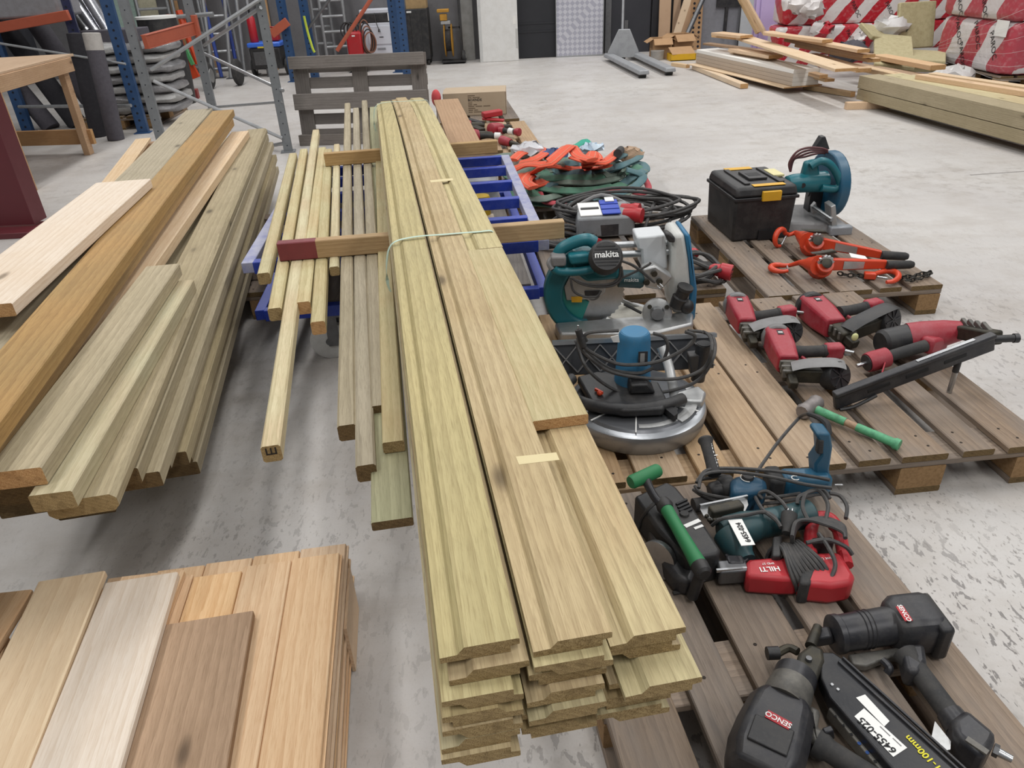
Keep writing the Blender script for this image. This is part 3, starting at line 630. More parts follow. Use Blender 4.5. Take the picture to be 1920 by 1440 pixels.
# generator
r = thing('generator', 'portable generator with black body and blue top', 'generator', (-3.78, 13.3, 0))
m = MB(); m.box((-3.78, 13.3, .28), (.5, .4, .32)); part('body', m, BLACKP, r, .02); m = MB(); m.box((-3.78, 13.3, .48), (.54, .42, .07)); part('tank_cover', m, plain('generator_blue', '#3d6fd6', .35, 0, .1), r, .02)
m = MB(); m.box((-3.83, 13.095, .45), (.1, .006, .03)); part('warning_label', m, plain('label_yellow', '#d8c23a', .5, 0, .05), r); m = MB(); m.box((-3.83, 13.095, .28), (.28, .008, .2)); part('grille', m, DSTEEL, r, .006)
for s in (-.28, .28):
    m = MB(); m.lathe((-3.78+s-.03, 13.3, .13), (-3.78+s+.03, 13.3, .13), [(0, .09), (.2, .13), (.8, .13), (1, .09)], 18); part('wheel', m, RUBBER, r)
    m = MB(); m.cyl((-3.78+s-.033, 13.3, .13), (-3.78+s+.033, 13.3, .13), .06); part('wheel_hub', m, ALU, r)
m = MB(); m.cyl((-3.78, 13.1, .0), (-3.78, 13.1, .13), .03); part('foot', m, DSTEEL, r); m = MB(); m.box((-3.78, 13.3, .14), (.56, .3, .03)); part('frame', m, BLACKP, r)
r = thing('fire_extinguisher', 'red fire extinguisher standing on the blue generator', 'fire extinguisher', (-3.95, 13.25, .515))
m = MB(); m.lathe((-3.95, 13.25, .516), (-3.95, 13.25, .93), [(0, .06), (.03, .066), (.85, .066), (.95, .04), (1, .02)], 18); part('cylinder', m, plain('extinguisher_red', '#b3202c', .35, 0, .1), r); m = MB(); m.cyl((-3.95, 13.25, .93), (-3.95, 13.25, 1.0), .018); m.box((-3.95, 13.22, 1.0), (.03, .1, .02)); part('valve', m, BLACKP, r)
r = thing('jerry_can', 'red jerry can on the right of the generator top', 'jerry can', (-3.66, 13.3, .515))
m = MB(); m.box((-3.66, 13.3, .6), (.22, .16, .16)); part('can_body', m, plain('jerry_red', '#b0242c', .4), r, .02); m = MB(); m.tube([(-3.72, 13.3, .68), (-3.72, 13.3, .72), (-3.6, 13.3, .72), (-3.6, 13.3, .68)], .012, smooth=3); part('can_handle', m, plain('jerry_red2', '#9c1f27', .4), r)
# ------------------------------------------------------------------ pallet racking
RBLUE = plain('rack_blue', '#26466e', .42, 0, .2, '#506a8d', 10)
RGREY = plain('rack_grey', '#83878a', .45, .4, .3, '#5d5f60', 14)
RORG = plain('rack_orange', '#ad573f', .45, 0, .2, '#8a4630', 12)
HOLE = plain('rack_hole', '#141a26', .8, 0, 0)
def upright(r, x, y, h, mat, yaw=0., w=.09, d=.07, holes=True, zmax=1.45, name='upright', hr=.013, hs=.075):
    T = MB().at((x, y, 0), yaw).T; m = MB(); m.T = T
    m.box((0, 0, h/2), (w, .004, h)); m.box((-w/2, d/2, h/2), (.004, d, h)); m.box((w/2, d/2, h/2), (.004, d, h)); m.box((0, d/2-.02, .004), (w+.06, d+.06, .008))
    u = part(name, m, mat, r)
    if holes:
        m = MB(); m.T = T; z = .06
        while z < zmax:
            m.cyl((0, -.0035, z), (0, -.0015, z), hr, n=8)
            z += hs
        hh = part('punched_holes', m, HOLE, u); hh['kind'] = 'stuff'
    return u
def bar2(name, r, p, q, rad, mat):
    m = MB(); m.cyl(p, q, rad, n=8); return part(name, m, mat, r)
r = thing('blue_rack_frame', 'blue rack frame behind the workbench with an orange beam', 'pallet rack', (-4.6, 8.7, 0), 'blue pallet racks')
upright(r, -3.98, 8.52, 3.2, RBLUE, .12, .11); upright(r, -5.5, 8.93, 3.2, RBLUE, .12, .11); upright(r, -4.62, 8.95, 3.2, plain('rack_navy', '#131d45', .45, 0, .2), .3, .1)
m = MB(); m.frame((-5.5, 8.85, 1.06), (.9, 0, .1), (0, 1, 0)); m.box((.45, 0, .02), (1.0, .05, .1)); part('beam', m, RORG, r, .006)
bar2('lacing_rod', r, V((-5.45, 8.86, .29)), V((-4.0, 8.47, .30)), .018, GALV); bar2('lacing_rod', r, V((-5.45, 8.5, 1.02)), V((-3.9, 8.4, .72)), .012, GALV)
m = MB(); m.box((-5.2, 9.1, 1.5), (1.1, .5, .66)); m2 = part('load_sheet', m, plain('grey_wrapped_load', '#8b8a8e', .45, 0, .3), r, .03)
r = thing('grey_rack_frames', 'bolted grey steel rack frames with round diagonal braces', 'pallet rack', (-2.6, 7.4, 0))
[upright(r, x, y, 3.2, RGREY, .2, .075, hr=.0055, hs=.1) for x, y in ((-3.165, 7.08), (-2.90, 7.84), (-2.025, 7.16))]
def lace(a, b, ya, yb, rad=.0165): bar2('brace', r, gy(*a, ya), gy(*b, yb), rad, GALV)
lace((283, 131), (489, -2), 7.05, 7.12); lace((383, 85), (489, 14), 7.8, 7.15); lace((288, 152), (529, 259), 7.05, 7.13); lace((384, 101), (531, 170), 7.8, 7.15)
lace((402, 201), (529, 191), 7.8, 7.16, .012); lace((485, 277), (531, 269), 7.4, 7.16)
m = MB(); a, b = gy(272, 79, 7.06), gy(368, 52, 7.84); D = b-a; m.frame(a, D, V((0, 0, 1))); L = D.length; m.box((L/2, 0, 0), (L, .1, .045)); m.box((L/2, .052, 0), (L, .008, .06)); m.box((L/2, -.052, 0), (L, .008, .06)); part('beam', m, RORG, r, .003)
m = MB(); a = gy(368, 50, 7.8); m.box(a, (.05, .05, .2)); part('beam_bracket', m, RORG, r, .004)
r = thing('blue_rack_frame', 'blue rack posts beyond the upright grey pallet', 'pallet rack', (-2.3, 12.6, 0), 'blue pallet racks')
for x, y in ((-3.18, 12.3), (-2.92, 12.6), (-1.60, 12.85), (-1.42, 12.4)): upright(r, x, y, 3.2, RBLUE, -.1, .12)
bar2('brace', r, gy(632, 95, 12.5), gy(700, -8, 12.5), .03, RORG); bar2('brace', r, gy(577, 55, 12.6), gy(620, -5, 12.6), .022, DSTEEL)
m = MB(); a, b = gy(512, 62, 12.2), gy(537, 42, 12.2); m.frame(a, b-a, V((0, 0, 1))); m.box((.13, 0, 0), (.32, .12, .05)); part('beam', m, RORG, r, .004)
m = MB(); m.tube([gy(570, 30, 12.45), gy(577, 60, 12.45), gy(586, 90, 12.4), gy(590, 98, 12.4)], .02, 6, smooth=3); part('ratchet_strap', m, plain('lime_strap', '#b9c83c', .6, 0, .1), r)
# upright grey pallet
def standing():
    y0 = 7.36; x0, x1 = -1.975, -.68; Lx = x1-x0; r = thing('pallet', 'weathered grey pallet standing on its long side by the grey rack', 'pallet', ((x0+x1)/2, y0, 0), 'wooden pallets')
    T = MB().at(((x0+x1)/2, y0, 0), -.09, -.12).T
    def bd(name, c, d, mat=PALG):
        m = MB(); m.box((0, 0, 0), d); me = mesh_of(name, m, mat, False); o = link(name, me, r); o.matrix_basis = Matrix.Translation(-V(r.location)) @ T @ Matrix.Translation(V(c)) ; return o
    H = .8
    def hb(name, z, h, y):                                  # horizontal board: length axis turned to local y for the grain
        m = MB(); m.box((0, 0, 0), (h, Lx, .022)); o = link(name, mesh_of(name, m, PALG, False), r)
        o.matrix_basis = Matrix.Translation(-V(r.location)) @ T @ Matrix.Translation(V((0, y, z))) @ Matrix(((0, 1, 0, 0), (0, 0, 1, 0), (1, 0, 0, 0), (0, 0, 0, 1)))
        mo = o.modifiers.new('edge', 'BEVEL'); mo.width = .004; mo.segments = 1
    for z, h in ((.05, .1), (.4, .145), (.745, .11)): hb('runner_board', z, h, 0)
    for x in (-Lx/2+.075, 0, Lx/2-.075):
        m = MB(); m.box((0, 0, 0), (.145, H, .022)); o = link('stringer', mesh_of('stringer', m, PALG, False), r)
        o.matrix_basis = Matrix.Translation(-V(r.location)) @ T @ Matrix.Translation(V((x, .1, H/2))) @ Matrix(((1, 0, 0, 0), (0, 0, -1, 0), (0, 1, 0, 0), (0, 0, 0, 1)))
        for z, h in ((.05, .1), (.4, .145), (.745, .1)): bd('block', (x, .05, z), (.14, .078, h), PALG)
    for z, h in ((.0725, .145), (.236, .1), (.4, .145), (.564, .1), (.7275, .145)): hb('deck_board', z, h, .122)
standing()
#, gy(592, 242, 7.26), gy(646, 234, 7.21), .05, .022, PINE, END_P, 'short pale lath in front of the upright grey pallet', 'lath')
# ------------------------------------------------------------------ left back: bench, rolls, bags, hand truck
BENCHW = wood('bench_wood', '#c39a6c', '#94693e', '#b98f60', .4, vary=.05)
r = thing('workbench', 'rough wooden workbench with a board top at the far left', 'workbench', (-4.6, 6.8, 0))
dk = dict(parent=r)
plank('table_top', (-4.475, 5.6, .90), (-4.64, 7.6, .90), 1.25, .022, wood('osb_top', '#cdb091', '#a8865f', '#c6a585', .2, vary=.03), END_P, **dk)
plank('apron', (-3.86, 5.6, .878), (-4.02, 7.55, .878), .045, .12, BENCHW, END_P, **dk); plank('apron', (-4.05, 7.58, .878), (-5.3, 7.7, .878), .045, .12, BENCHW, END_P, **dk)
for x, y in ((-4.09, 7.5), (-3.9, 6.1), (-5.2, 7.6)):
    m = MB(); m.frame((x, y, 0), (0, 0, 1), (0, 1, 0)); m.T = m.T @ Matrix(((0, 1, 0, 0), (1, 0, 0, 0), (0, 0, -1, 0), (0, 0, 0, 1))); m.box((0, .385, 0), (.09, .77, .06)); part('leg', m, BENCHW, r, .003)
plank('lower_rail', (-4.02, 7.545, .23), (-5.2, 7.66, .23), .04, .14, BENCHW, END_P, **dk)
m = MB(); m.box((-4.62, 6.6, .955), (.5, .3, .1)); 
solo('timber_block', m, BENCHW, 'timber block lying on the workbench', 'timber', (-4.62, 6.6, .905), bev=.004)
REDST = plain('maroon_steel_paint', '#5d2229', .45, 0, .18, '#4a2a2a', 8)
r = thing('red_steel_column', 'maroon steel column with a foot flange at the left edge', 'column', (-3.6, 4.95, 0))
m = MB(); m.box((-3.5, 4.98, .95), (.5, .012, 1.8)); part('web', m, REDST, r); m = MB(); m.box((-3.245, 5.05, .95), (.012, .16, 1.8)); part('flange', m, REDST, r); m = MB(); m.box((-3.55, 4.95, .02), (.7, .26, .04)); part('foot_plate', m, REDST, r, .004)
FELT = plain('roofing_felt', '#56535a', .9, 0, .3, '#3b393d', 30, .4)
FELTD = plain('dark_felt', '#2b2a2f', .9, 0, .3, '#4a484c', 30, .4)
def roll(p, q, rad, mat, label, cap=None):
    r = thing('felt_roll', label, 'roll', p, 'rolls of roofing felt'); p, q = V(p), V(q); d = (q-p).normalized()
    m = MB(); m.lathe(p, q, [(0, rad*.35), (.0005, rad*.98), (.02, rad), (.99, rad), (1, rad*.3)], 24); part('felt', m, mat, r)
    if cap:
        m = MB(); m.lathe(q-d*.16, q+d*.004, [(0, rad*1.01), (.95, rad*1.02), (1, rad*.9)], 24); part('wrapper', m, cap, r)
CAP = plain('pale_wrapper', '#b7b3ae', .7, 0, .2)
roll(gp(218, 262, .0), gy(171, 62, 8.3), .085, FELT, 'grey felt roll with a pale wrapped top by the blue post', CAP)
roll(gp(190, 262, .0)+V((-.12, .2, 0)), gy(146, 62, 8.45)+V((-.08, .1, 0)), .085, FELTD, 'dark felt roll just left of the pale-topped roll')
roll((-5.0, 9.15, .0), (-5.75, 9.5, 1.25), .11, FELTD, 'dark roll leaning behind the workbench, nearest the blue post'); roll((-4.75, 9.3, .0), (-5.4, 9.6, 1.2), .11, FELT, 'grey roll leaning behind the workbench, right one'); roll((-5.3, 9.1, .0), (-6.1, 9.4, 1.2), .1, FELT, 'grey roll leaning behind the workbench, left one'); roll((-5.6, 8.6, .0), (-6.2, 9.0, 1.1), .1, FELTD, 'dark roll farthest left behind the workbench')
DUCT = plain('silver_duct', '#b9bac0', .2, .85, .1, '#77787c', 12)
for k, (a, b, rad) in enumerate((((205, 62), (160, -10), .07), ((183, 62), (132, -10), .06), ((165, 60), (112, -10), .05))):
    p, q = gy(*a, 9.4), gy(*b, 9.55); d = (p-q).normalized(); p = p + d*(p.z-.3)/max(.2, -d.z)*.0 ; m = MB(); m.cyl(q-d*.5, p, rad, n=20); rr = thing('steel_duct', '%s silver duct leaning above the felt rolls' % ['right', 'middle', 'left'][k], 'duct', p, 'silver ducts'); part('tube', m, DUCT if k < 2 else DSTEEL, rr); m = MB(); m.cyl(q+d*.02, q+d*.05, rad*1.06, n=20); m.cyl(p-d*.03, p, rad*1.05, n=20); part('collar', m, STEEL, rr)
m = MB(); m.frame(gy(210, 75, 9.3), (1, -.1, 0), (0, 1, 0)); m.box((-.05, .1, -.0), (.75, .35, .22)); solo('dark_carton', m, FELT, 'dark grey packet on top of the wrapped bag stack', 'packet', gy(210, 75, 9.3), bev=.01)
# bag stack on a pallet
r = pallet('pallet under the stack of wrapped grey bags', (-4.75, 8.75), -.05)
BAGM = plain('grey_film_bag', '#8d8c8d', .25, 0, .5, '#46454a', 7, .9)
BAGM2 = plain('pale_film_bag', '#a9a8a6', .28, 0, .5, '#5a595c', 9, .9)
rb = random.Random(5); lv = ['lowest', 'second', 'third', 'fourth', 'fifth', 'sixth', 'topmost']
for L in range(7):
    for c in range(2):
        x = -4.42 + c*.52 + rb.uniform(-.03, .03); z = .144+.105*L; m = MB()
        n = 14; mm = 7; vs = []
        m.ball((0, 0, 0), 1., (1, 1, 1), 16, 10); m.v = [V((x+math.copysign(abs(p.x)**.5, p.x)*.27, 9.12+math.copysign(abs(p.y)**.5, p.y)*.3+rb.uniform(-.012, .012), z+.053+math.copysign(abs(p.z)**.8, p.z)*.055+rb.uniform(-.009, .009))) for p in m.v]
        solo('wrapped_bag', m, BAGM if (L+c) % 2 else BAGM2, '%s film-wrapped grey bag, %s column of the bag stack' % (lv[L], ['left', 'right'][c]), 'bag', (x, 9.12, z), 'film-wrapped grey bags')
# orange hand truck with pneumatic wheel
ORG = plain('orange_truck_paint', '#c8451f', .42, 0, .25, '#7d3a22', 10)
r = thing('hand_truck', 'orange hand truck with a big black tyre', 'hand truck', (-4.9, 11.9, 0))
c = gy(386, 122, 11.9); c.z = .19
m = MB(); m.lathe(c-V((.05, 0, 0)), c+V((.05, 0, 0)), [(0, .13), (.1, .17), (.3, .19), (.7, .19), (.9, .17), (1, .13)], 24); part('tyre', m, RUBBER, r)
m = MB(); m.lathe(c-V((.055, 0, 0)), c+V((.055, 0, 0)), [(0, .1), (.5, .11), (1, .1)], 20); part('rim', m, ALU, r)
c2 = c+V((.35, .3, 0)); m = MB(); m.lathe(c2-V((.05, 0, 0)), c2+V((.05, 0, 0)), [(0, .13), (.1, .17), (.3, .19), (.7, .19), (.9, .17), (1, .13)], 24); part('tyre', m, RUBBER, r)
for a, b in (((352, 142), (312, 28)), ((372, 120), (335, 20)), ((358, 130), (330, 60))):
    m = MB(); p, q = gy(*a, 11.7), gy(*b, 11.8); m.tube([p, q], .05, 8); part('frame_tube', m, ORG, r)
m = MB(); m.cyl(gy(330, 32, 11.75), gy(400, 26, 11.75), .03); part('handle', m, GALV, r); m = MB(); m.frame(gy(355, 120, 11.65), (.3, 0, -1), (1, 0, .2)); m.box((0, 0, 0), (.4, .12, .05)); part('guard', m, ORG, r, .01)
m = MB(); m.frame(gy(354, 105, 11.6), (.25, 0, -1), (1, 0, .2)); m.box((0, 0, 0), (.25, .06, .04)); part('green_sleeve', m, plain('green_sleeve', '#4f9d62', .6), r, .01)
r = thing('dark_pole', 'dark tube standing beside the wrapped bags', 'tube', gp(348, 185, 0)); m = MB(); m.cyl(gp(350, 182, 0), gy(318, 85, 10.6), .055, n=14); part('tube', m, FELTD, r); m = MB(); a, b = gp(350, 182, 0), gy(318, 85, 10.6); m.cyl(a.lerp(b, .42), a.lerp(b, .5), .057, n=14); part('tape_band', m, WHITEP, r)
m = MB(); m.frame(gp(360, 185, 0), (1, .2, 0), (0, 1, 0)); m.box((0, 0, .06), (.2, .14, .12)); solo('red_box', m, plain('small_red_box', '#8e3a38', .6, 0, .3), 'small red box on the floor beside the dark tube', 'box', gp(360, 185, 0), bev=.004)
r = thing('black_barrel', 'black barrel with a white rim above the wrapped bags', 'barrel', gy(300, 50, 10.5)); m = MB(); cc = gy(298, 55, 10.6); m.lathe(V((cc.x, cc.y, .0)), V((cc.x, cc.y, 1.05)), [(0, .24), (.3, .26), (.6, .26), (1, .24)], 24); part('drum', m, BLACKP, r); m = MB(); m.lathe(V((cc.x, cc.y, 1.04)), V((cc.x, cc.y, 1.07)), [(0, .25), (1, .25)], 24); part('rim', m, WHITEP, r)
for k, (x, w, mat, n) in enumerate(((-6.3, .35, plain('board_teal', '#9db3a9', .7), 'pale green sheet'), (-5.9, .3, plain('board_beige', '#b9b49c', .7), 'beige sheet'), (-5.45, .12, BENCHW, 'wooden lath'), (-4.98, .14, BENCHW, 'brown plank'), (-3.95, .16, BENCHW, 'second brown plank'))):
    m = MB(); m.at((x, 14.05, 0), 0, -.06); m.box((0, 0, 1.05), (w, .03, 2.1)); solo('leaning_sheet', m, mat, n+' standing against the back wall at the far left', 'sheet', (x, 14.05, 0))
m = MB(); m.at((-4.6, 12.6, 0)); 
m.ball((0, .4, .45), .35, (1, .5, 1), 12, 8); solo('tarp_heap', m, FELTD, 'dark heap behind the hand truck tyre', 'heap', (-4.6, 13, .1)) if False else None
# ------------------------------------------------------------------ right back: pallet jack, boxes, insulation, timber pile
JACK = plain('grey_jack_paint', '#a0a2a5', .5, .2, .3, '#6a6d70', 12)
r = thing('pallet_jack', 'grey pallet jack parked by the dark doors', 'pallet jack', (2.1, 12.2, 0))
for (a, b) in (((1140, 103), (1208, 136)), ((1185, 98), (1258, 131))):
    p, q = gp(*a, .08), gp(*b, .08); D = q-p; m = MB(); m.frame(p, D, V((0, 0, 1)).cross(D)); L = D.length; m.box((L/2, 0, 0), (L, .16, .06), tap=(1, .8)); f = part('fork', m, JACK, r, .015)
    m = MB(); n = D.normalized(); s = V((0, 0, 1)).cross(n)*.05; m.cyl(q-n*.1-s-V((0, 0, .042)), q-n*.1+s-V((0, 0, .042)), .038, n=14); part('fork_roller', m, RUBBER, f)
m = MB(); c = gy(1168, 96, 12.95); m.frame((c.x, 12.95, .05), (1, -.2, 0), (0, 0, 1)); m.prism([(-.26, .0), (.26, 0), (.25, .1), (.1, .42), (-.08, .42), (-.24, .1)], -.03, .03); part('chassis', m, JACK, r, .01)
m = MB(); m.cyl((c.x-.06, 13.1, .08), (c.x+.06, 13.1, .08), .08); part('steer_wheel', m, RUBBER, r); m = MB(); m.tube([(c.x, 13.06, .3), (c.x+.02, 13.2, .8), (c.x+.03, 13.3, 1.15)], .02, smooth=3); part('handle', m, JACK, r)
KRAFT = plain('kraft_board', '#b18d68', .8, 0, .25, '#8a6a48', 10)
def carton(x, y, w, d, h, label, flaps=True, mat=KRAFT, z=0., yaw=0., fill=None):
    r = thing('carton', label, 'carton', (x, y, z), 'cartons of offcuts by the dark doors'); T = MB().at((x, y, z), yaw).T
    m = MB(); m.T = T; t = .006
    for c, s in (((0, -d/2, h/2), (w, t, h)), ((0, d/2, h/2), (w, t, h)), ((-w/2, 0, h/2), (t, d, h)), ((w/2, 0, h/2), (t, d, h)), ((0, 0, t/2), (w, d, t))): m.box(c, s)
    part('box_walls', m, mat, r)
    if flaps:
        for sgn in (-1, 1):
            m = MB(); m.T = T @ Matrix.Translation((0, sgn*d/2, h)) @ Matrix.Rotation(sgn*-.7, 4, 'X'); m.box((0, sgn*d*.22, .002), (w, d*.44, t)); part('flap', m, mat, r)
            m = MB(); m.T = T @ Matrix.Translation((sgn*w/2, 0, h)) @ Matrix.Rotation(sgn*.5, 4, 'Y'); m.box((sgn*w*.2, 0, .002), (w*.4, d, t)); part('flap', m, mat, r)
    return r
carton(2.72, 13.1, .3, .3, .3, 'tall open carton nearest the dark doors', z=.0); carton(3.05, 13.2, .32, .34, .34, 'open carton with raised flaps behind the yellow crate', yaw=.2)
m = MB(); m.cyl((2.62, 12.85, 0), (2.62, 12.85, .14), .1, .11); solo('grey_bucket', m, plain('bucket_grey', '#9b9690', .6), 'small grey bucket in front of the tall open carton', 'bucket', (2.62, 12.85, 0))
r = thing('yellow_crate', 'yellow crate holding a flattened carton', 'crate', (2.98, 12.7, 0)); m = MB(); YC = plain('crate_yellow', '#d3a416', .45, 0, .1)
for c, s in (((0, -.13, .05), (.4, .01, .1)), ((0, .13, .05), (.4, .01, .1)), ((-.2, 0, .05), (.01, .27, .1)), ((.2, 0, .05), (.01, .27, .1)), ((0, 0, .006), (.4, .27, .012))): m.at((2.98, 12.7, 0)); m.box(c, s)
part('crate_walls', m, YC, r); m = MB(); m.at((2.98, 12.7, .12), .1, .35); m.box((0, 0, .02), (.38, .25, .006)); part('carton_sheet', m, KRAFT, r)
for k, (x, tx, w, mat, lab) in enumerate(((2.95, .0, .2, BENCHW, 'brown plank standing right of the dark doors'), (3.14, .02, .12, TANW, 'second plank standing right of the dark doors'), (3.0, .3, .12, PINE, 'pale plank tilted in front of the standing planks'), (3.3, .1, .16, BENCHW, 'right plank of those standing by the dark doors'))):
    y = 13.6 if k == 2 else 13.95; m = MB(); m.at((x, y, 0), 0, -.1, tx); m.box((0, 0, 1.0), (w, .03, 2.0)); solo('standing_plank', m, mat, lab, 'plank', (x, y, 0))
m = MB(); m.at((3.5, 13.95, 0), 0, -.08); m.box((0, 0, 1), (.2, .02, 2)); r = solo('perforated_strip', m, BENCHW, 'perforated strip board standing by the planks', 'strip', (3.5, 13.95, 0)); m = MB(); m.T = MB().at((3.5, 13.95, 0), 0, -.08).T
for i in range(24):
    for s in (-.05, .05): m.cyl((s, -.0125, .06+i*.075), (s, -.0105, .06+i*.075), .022, n=8)
h = part('punched_holes', m, HOLE, r); h['kind'] = 'stuff'
m = MB(); m.cyl(gp(1268, 110, .3)-V((0, .2, .28)) if False else V((3.1, 13.3, .1)), V((3.75, 13.8, 1.3)), .04); solo('steel_pipe', m, DSTEEL, 'grey pipe leaning diagonally across the standing planks', 'pipe', (3.1, 13.3, .1))
m = MB(); m.at((3.95, 14.1, 0)); m.box((0, 0, 1.05), (.66, .05, 2.1)); o = struct('door_1', m, plain('grey_door', '#85868c', .5, 0, .2)); m = MB(); m.at((4.05, 14.05, 0)); m.box((0, 0, .8), (.4, .05, .3)); m.box((-.02, 0, .45), (.05, .04, .5), 0); part('door_handle_plate', m, BLACKP, o)
m = MB(); m.at((4.4, 13.9, 0), 0, -.05); m.box((0, 0, .55), (.3, .02, 1.1)); m.cyl((0, -.012, .35), (0, .012, .35), .15, n=20); solo('clear_sheet', m, plain('pale_plastic', '#b9bcbe', .35, 0, .1), 'pale plastic sheet standing right of the grey door', 'sheet', (4.4, 13.9, 0))
LIL = plain('lilac_foam', '#bda9d3', .7, 0, .15, '#a28fb8', 8)
for k in range(3):
    m = MB(); x = 4.42-.06*k; m.at((x+.15, 12.35+.06*k, 0), 0, -.12); m.box((0, 0, .55), (.95-.1*(k == 2), .05, 1.1)); solo('foam_board', m, LIL, '%s lilac foam board leaning behind the timber pile' % ['front', 'middle', 'rear'][k], 'insulation board', (x, 12.35+.06*k, 0), 'lilac foam boards', bev=.004)
plank('leaning_timber', gy(1424, 60, 11.9), gy(1390, -5, 12.1), .12, .045, BEAR, END_P, 'pine timber leaning on the lilac foam boards', 'timber')
plank('leaning_timber', gy(1436, 60, 12.0), gy(1400, -5, 12.2), .1, .045, PINE, END_P, 'second pine timber leaning on the lilac foam boards', 'timber')
# insulation packs
def stripes(name, vec, per, duty=.5, red='#b3202f', wh='#d6d1cf'):
    t = NT(name); tc = t.coord((1, 1, 1)); d = t.n('VectorMath', operation='DOT_PRODUCT'); t.l(tc, d.inputs[0]); d.inputs[1].default_value = vec
    n = t.noise(tc, 4, 3); wob = t.math('ADD', t.math('MULTIPLY', d.outputs['Value'], 1/per), t.math('MULTIPLY', n, .25))
    f = t.math('GREATER_THAN', t.math('FRACT', wob), duty); col = t.mix(f, lin(red), lin(wh)); col = t.mix(t.math('MULTIPLY', t.step(t.noise(tc, 22, 3), .5, .75), .25), col, lin('#c8b9b9')); t.bump(t.noise(tc, 14, 3), .8, .01)
    return t.out(col, .3)
S1 = stripes('striped_pack_film', (1., .3, -.75), .36); S2 = stripes('striped_pack_film_side', (.0, 1., .55), .62, .5, '#b04652', '#cfcaca')
def pack(c, d, mat, label, text=None, yaw=0., face='y', group='striped insulation packs', size=.07):
    c = V(c); r = thing('insulation_pack', label, 'insulation', c-V((0, 0, d[2]/2)), group); m = MB(); m.ball((0, 0, 0), 1, (1, 1, 1), 48, 24)
    T = MB().at(c, yaw).T; rr = random.Random(label)
    m.v = [T @ V((math.copysign(abs(p.x)**.16, p.x)*d[0]/2, math.copysign(abs(p.y)**.16, p.y)*d[1]/2, math.copysign(abs(p.z)**.22, p.z)*d[2]/2+rr.uniform(-.006, .006))) for p in m.v]
    part('film_wrap', m, mat, r)
    for (a, b) in (text or []):
        if face == 'y': writing('lettering', 'PAROC', r, T @ V((a, -d[1]/2-.004, b)), T.to_3x3() @ V((.55, 0, -.84)), T.to_3x3() @ V((.84, 0, .55)), size, INK)
        else: writing('lettering', 'PAROC', r, T @ V((-d[0]/2-.004, a, b)), T.to_3x3() @ V((0, -.55, -.84)), T.to_3x3() @ V((0, -.84, .55)), size, INK)
    return r
pack((4.85, 11.35, .36), (1.75, .75, .36), S1, 'lower striped insulation pack in the far stack', [(.1, 0.02), (.5, .0)], -.12)
pack((4.95, 11.45, .72), (1.8, .75, .36), S1, 'upper striped insulation pack in the far stack', [(.05, .0), (.5, -.02)], -.12)
pack((6.1, 11.5, .72), (.7, .75, .36), S1, 'striped insulation pack right of the far stack', None, -.1); pack((6.1, 11.5, .36), (.7, .75, .36), S1, 'striped insulation pack low on the right of the far stack', None, -.1)
pack((4.85, 11.4, .09), (1.75, .75, .18), S1, 'bottom striped insulation pack under the far stack', None, -.12)
for k, (x, y, z) in enumerate(((4.3, 10.95, .75), (4.45, 10.9, .5), (4.15, 11.0, .82), (5.05, 10.9, .35))):
    m = MB(); m.ball((0, 0, 0), .13, (1.3, .6, .8), 12, 8); rr = random.Random(k); m.v = [V((x, y, z))+p+V((rr.uniform(-.03, .03), rr.uniform(-.03, .03), rr.uniform(-.03, .03))) for p in m.v]; solo('torn_film', m, S1 if k % 2 else plain('torn_white_film%d' % k, '#cfcac8', .3, 0, .2), ['torn white film on the upper striped pack', 'torn striped film between the far packs', 'crumpled white film above the lilac boards', 'striped film scrap at the front of the far packs'][k], 'film', (x, y, z))
# wrapped stack at the right
pack((6.22, 9.3, .42), (1.25, 1.5, .55), S2, 'wrapped striped insulation pack at the bottom right corner stack', [(-.1, .1), (-.45, .02), (.3, .12), (.1, -.14)], 0, 'x', size=.1)
pack((6.2, 9.32, .93), (1.25, 1.5, .5), S2, 'wrapped striped insulation pack on top of the right stack', [(.35, -.1), (-.15, -.1)], 0, 'x', size=.1)
m = MB(); m.box((5.575, 8.75, .62), (.004, .22, .16)); solo('delivery_note', m, WHITEP, 'white delivery note taped on the wrapped stack', 'note', (5.575, 8.75, .54))
m = MB()
for k in range(6): m.tube([(5.6, 10.0, .2+.03*k), (5.57, 9.3, .17+.08*k), (5.56, 8.6, .12+.13*k), (5.8, 8.52, .1+.16*k)], .0015, 4, smooth=4)
FILM = plain('stretch_film', '#d4d2d0', .15, 0, .1); o = solo('stretch_film', m, FILM, 'stretch film wound round the right insulation stack', 'film', (5.57, 9.3, .17), kind='stuff')
r = pallet('pallet under the wrapped striped insulation at the right', (5.62, 8.6), -.0)
WOOL = plain('mineral_wool', '#b3a985', .95, 0, .5, '#8f8460', 22, 1.)
def slab(c, d, rz, rx, ry, label):
    m = MB(); m.at(c, rz, rx, ry); m.box((0, 0, 0), d); solo('wool_slab', m, WOOL, label, 'insulation', c, 'loose mineral wool slabs', bev=.012)
slab((5.45, 10.35, .55), (.5, .06, .55), .1, -.25, 0, 'upright mineral wool slab behind the loose ones'); slab((4.9, 9.7, .33), (.45, 1.0, .05), -.35, .25, .1, 'mineral wool slab bent over the timber pile'); slab((5.2, 9.6, .26), (.55, 1.0, .06), -.5, 0, .05, 'mineral wool slab lying flat beside the right stack'); slab((5.2, 9.7, .17), (.6, 1.0, .06), -.4, 0, 0, 'lowest mineral wool slab beside the right stack'); slab((4.85, 10.2, .5), (.3, .3, .06), .4, .5, .2, 'small torn wool piece on the loose slabs')
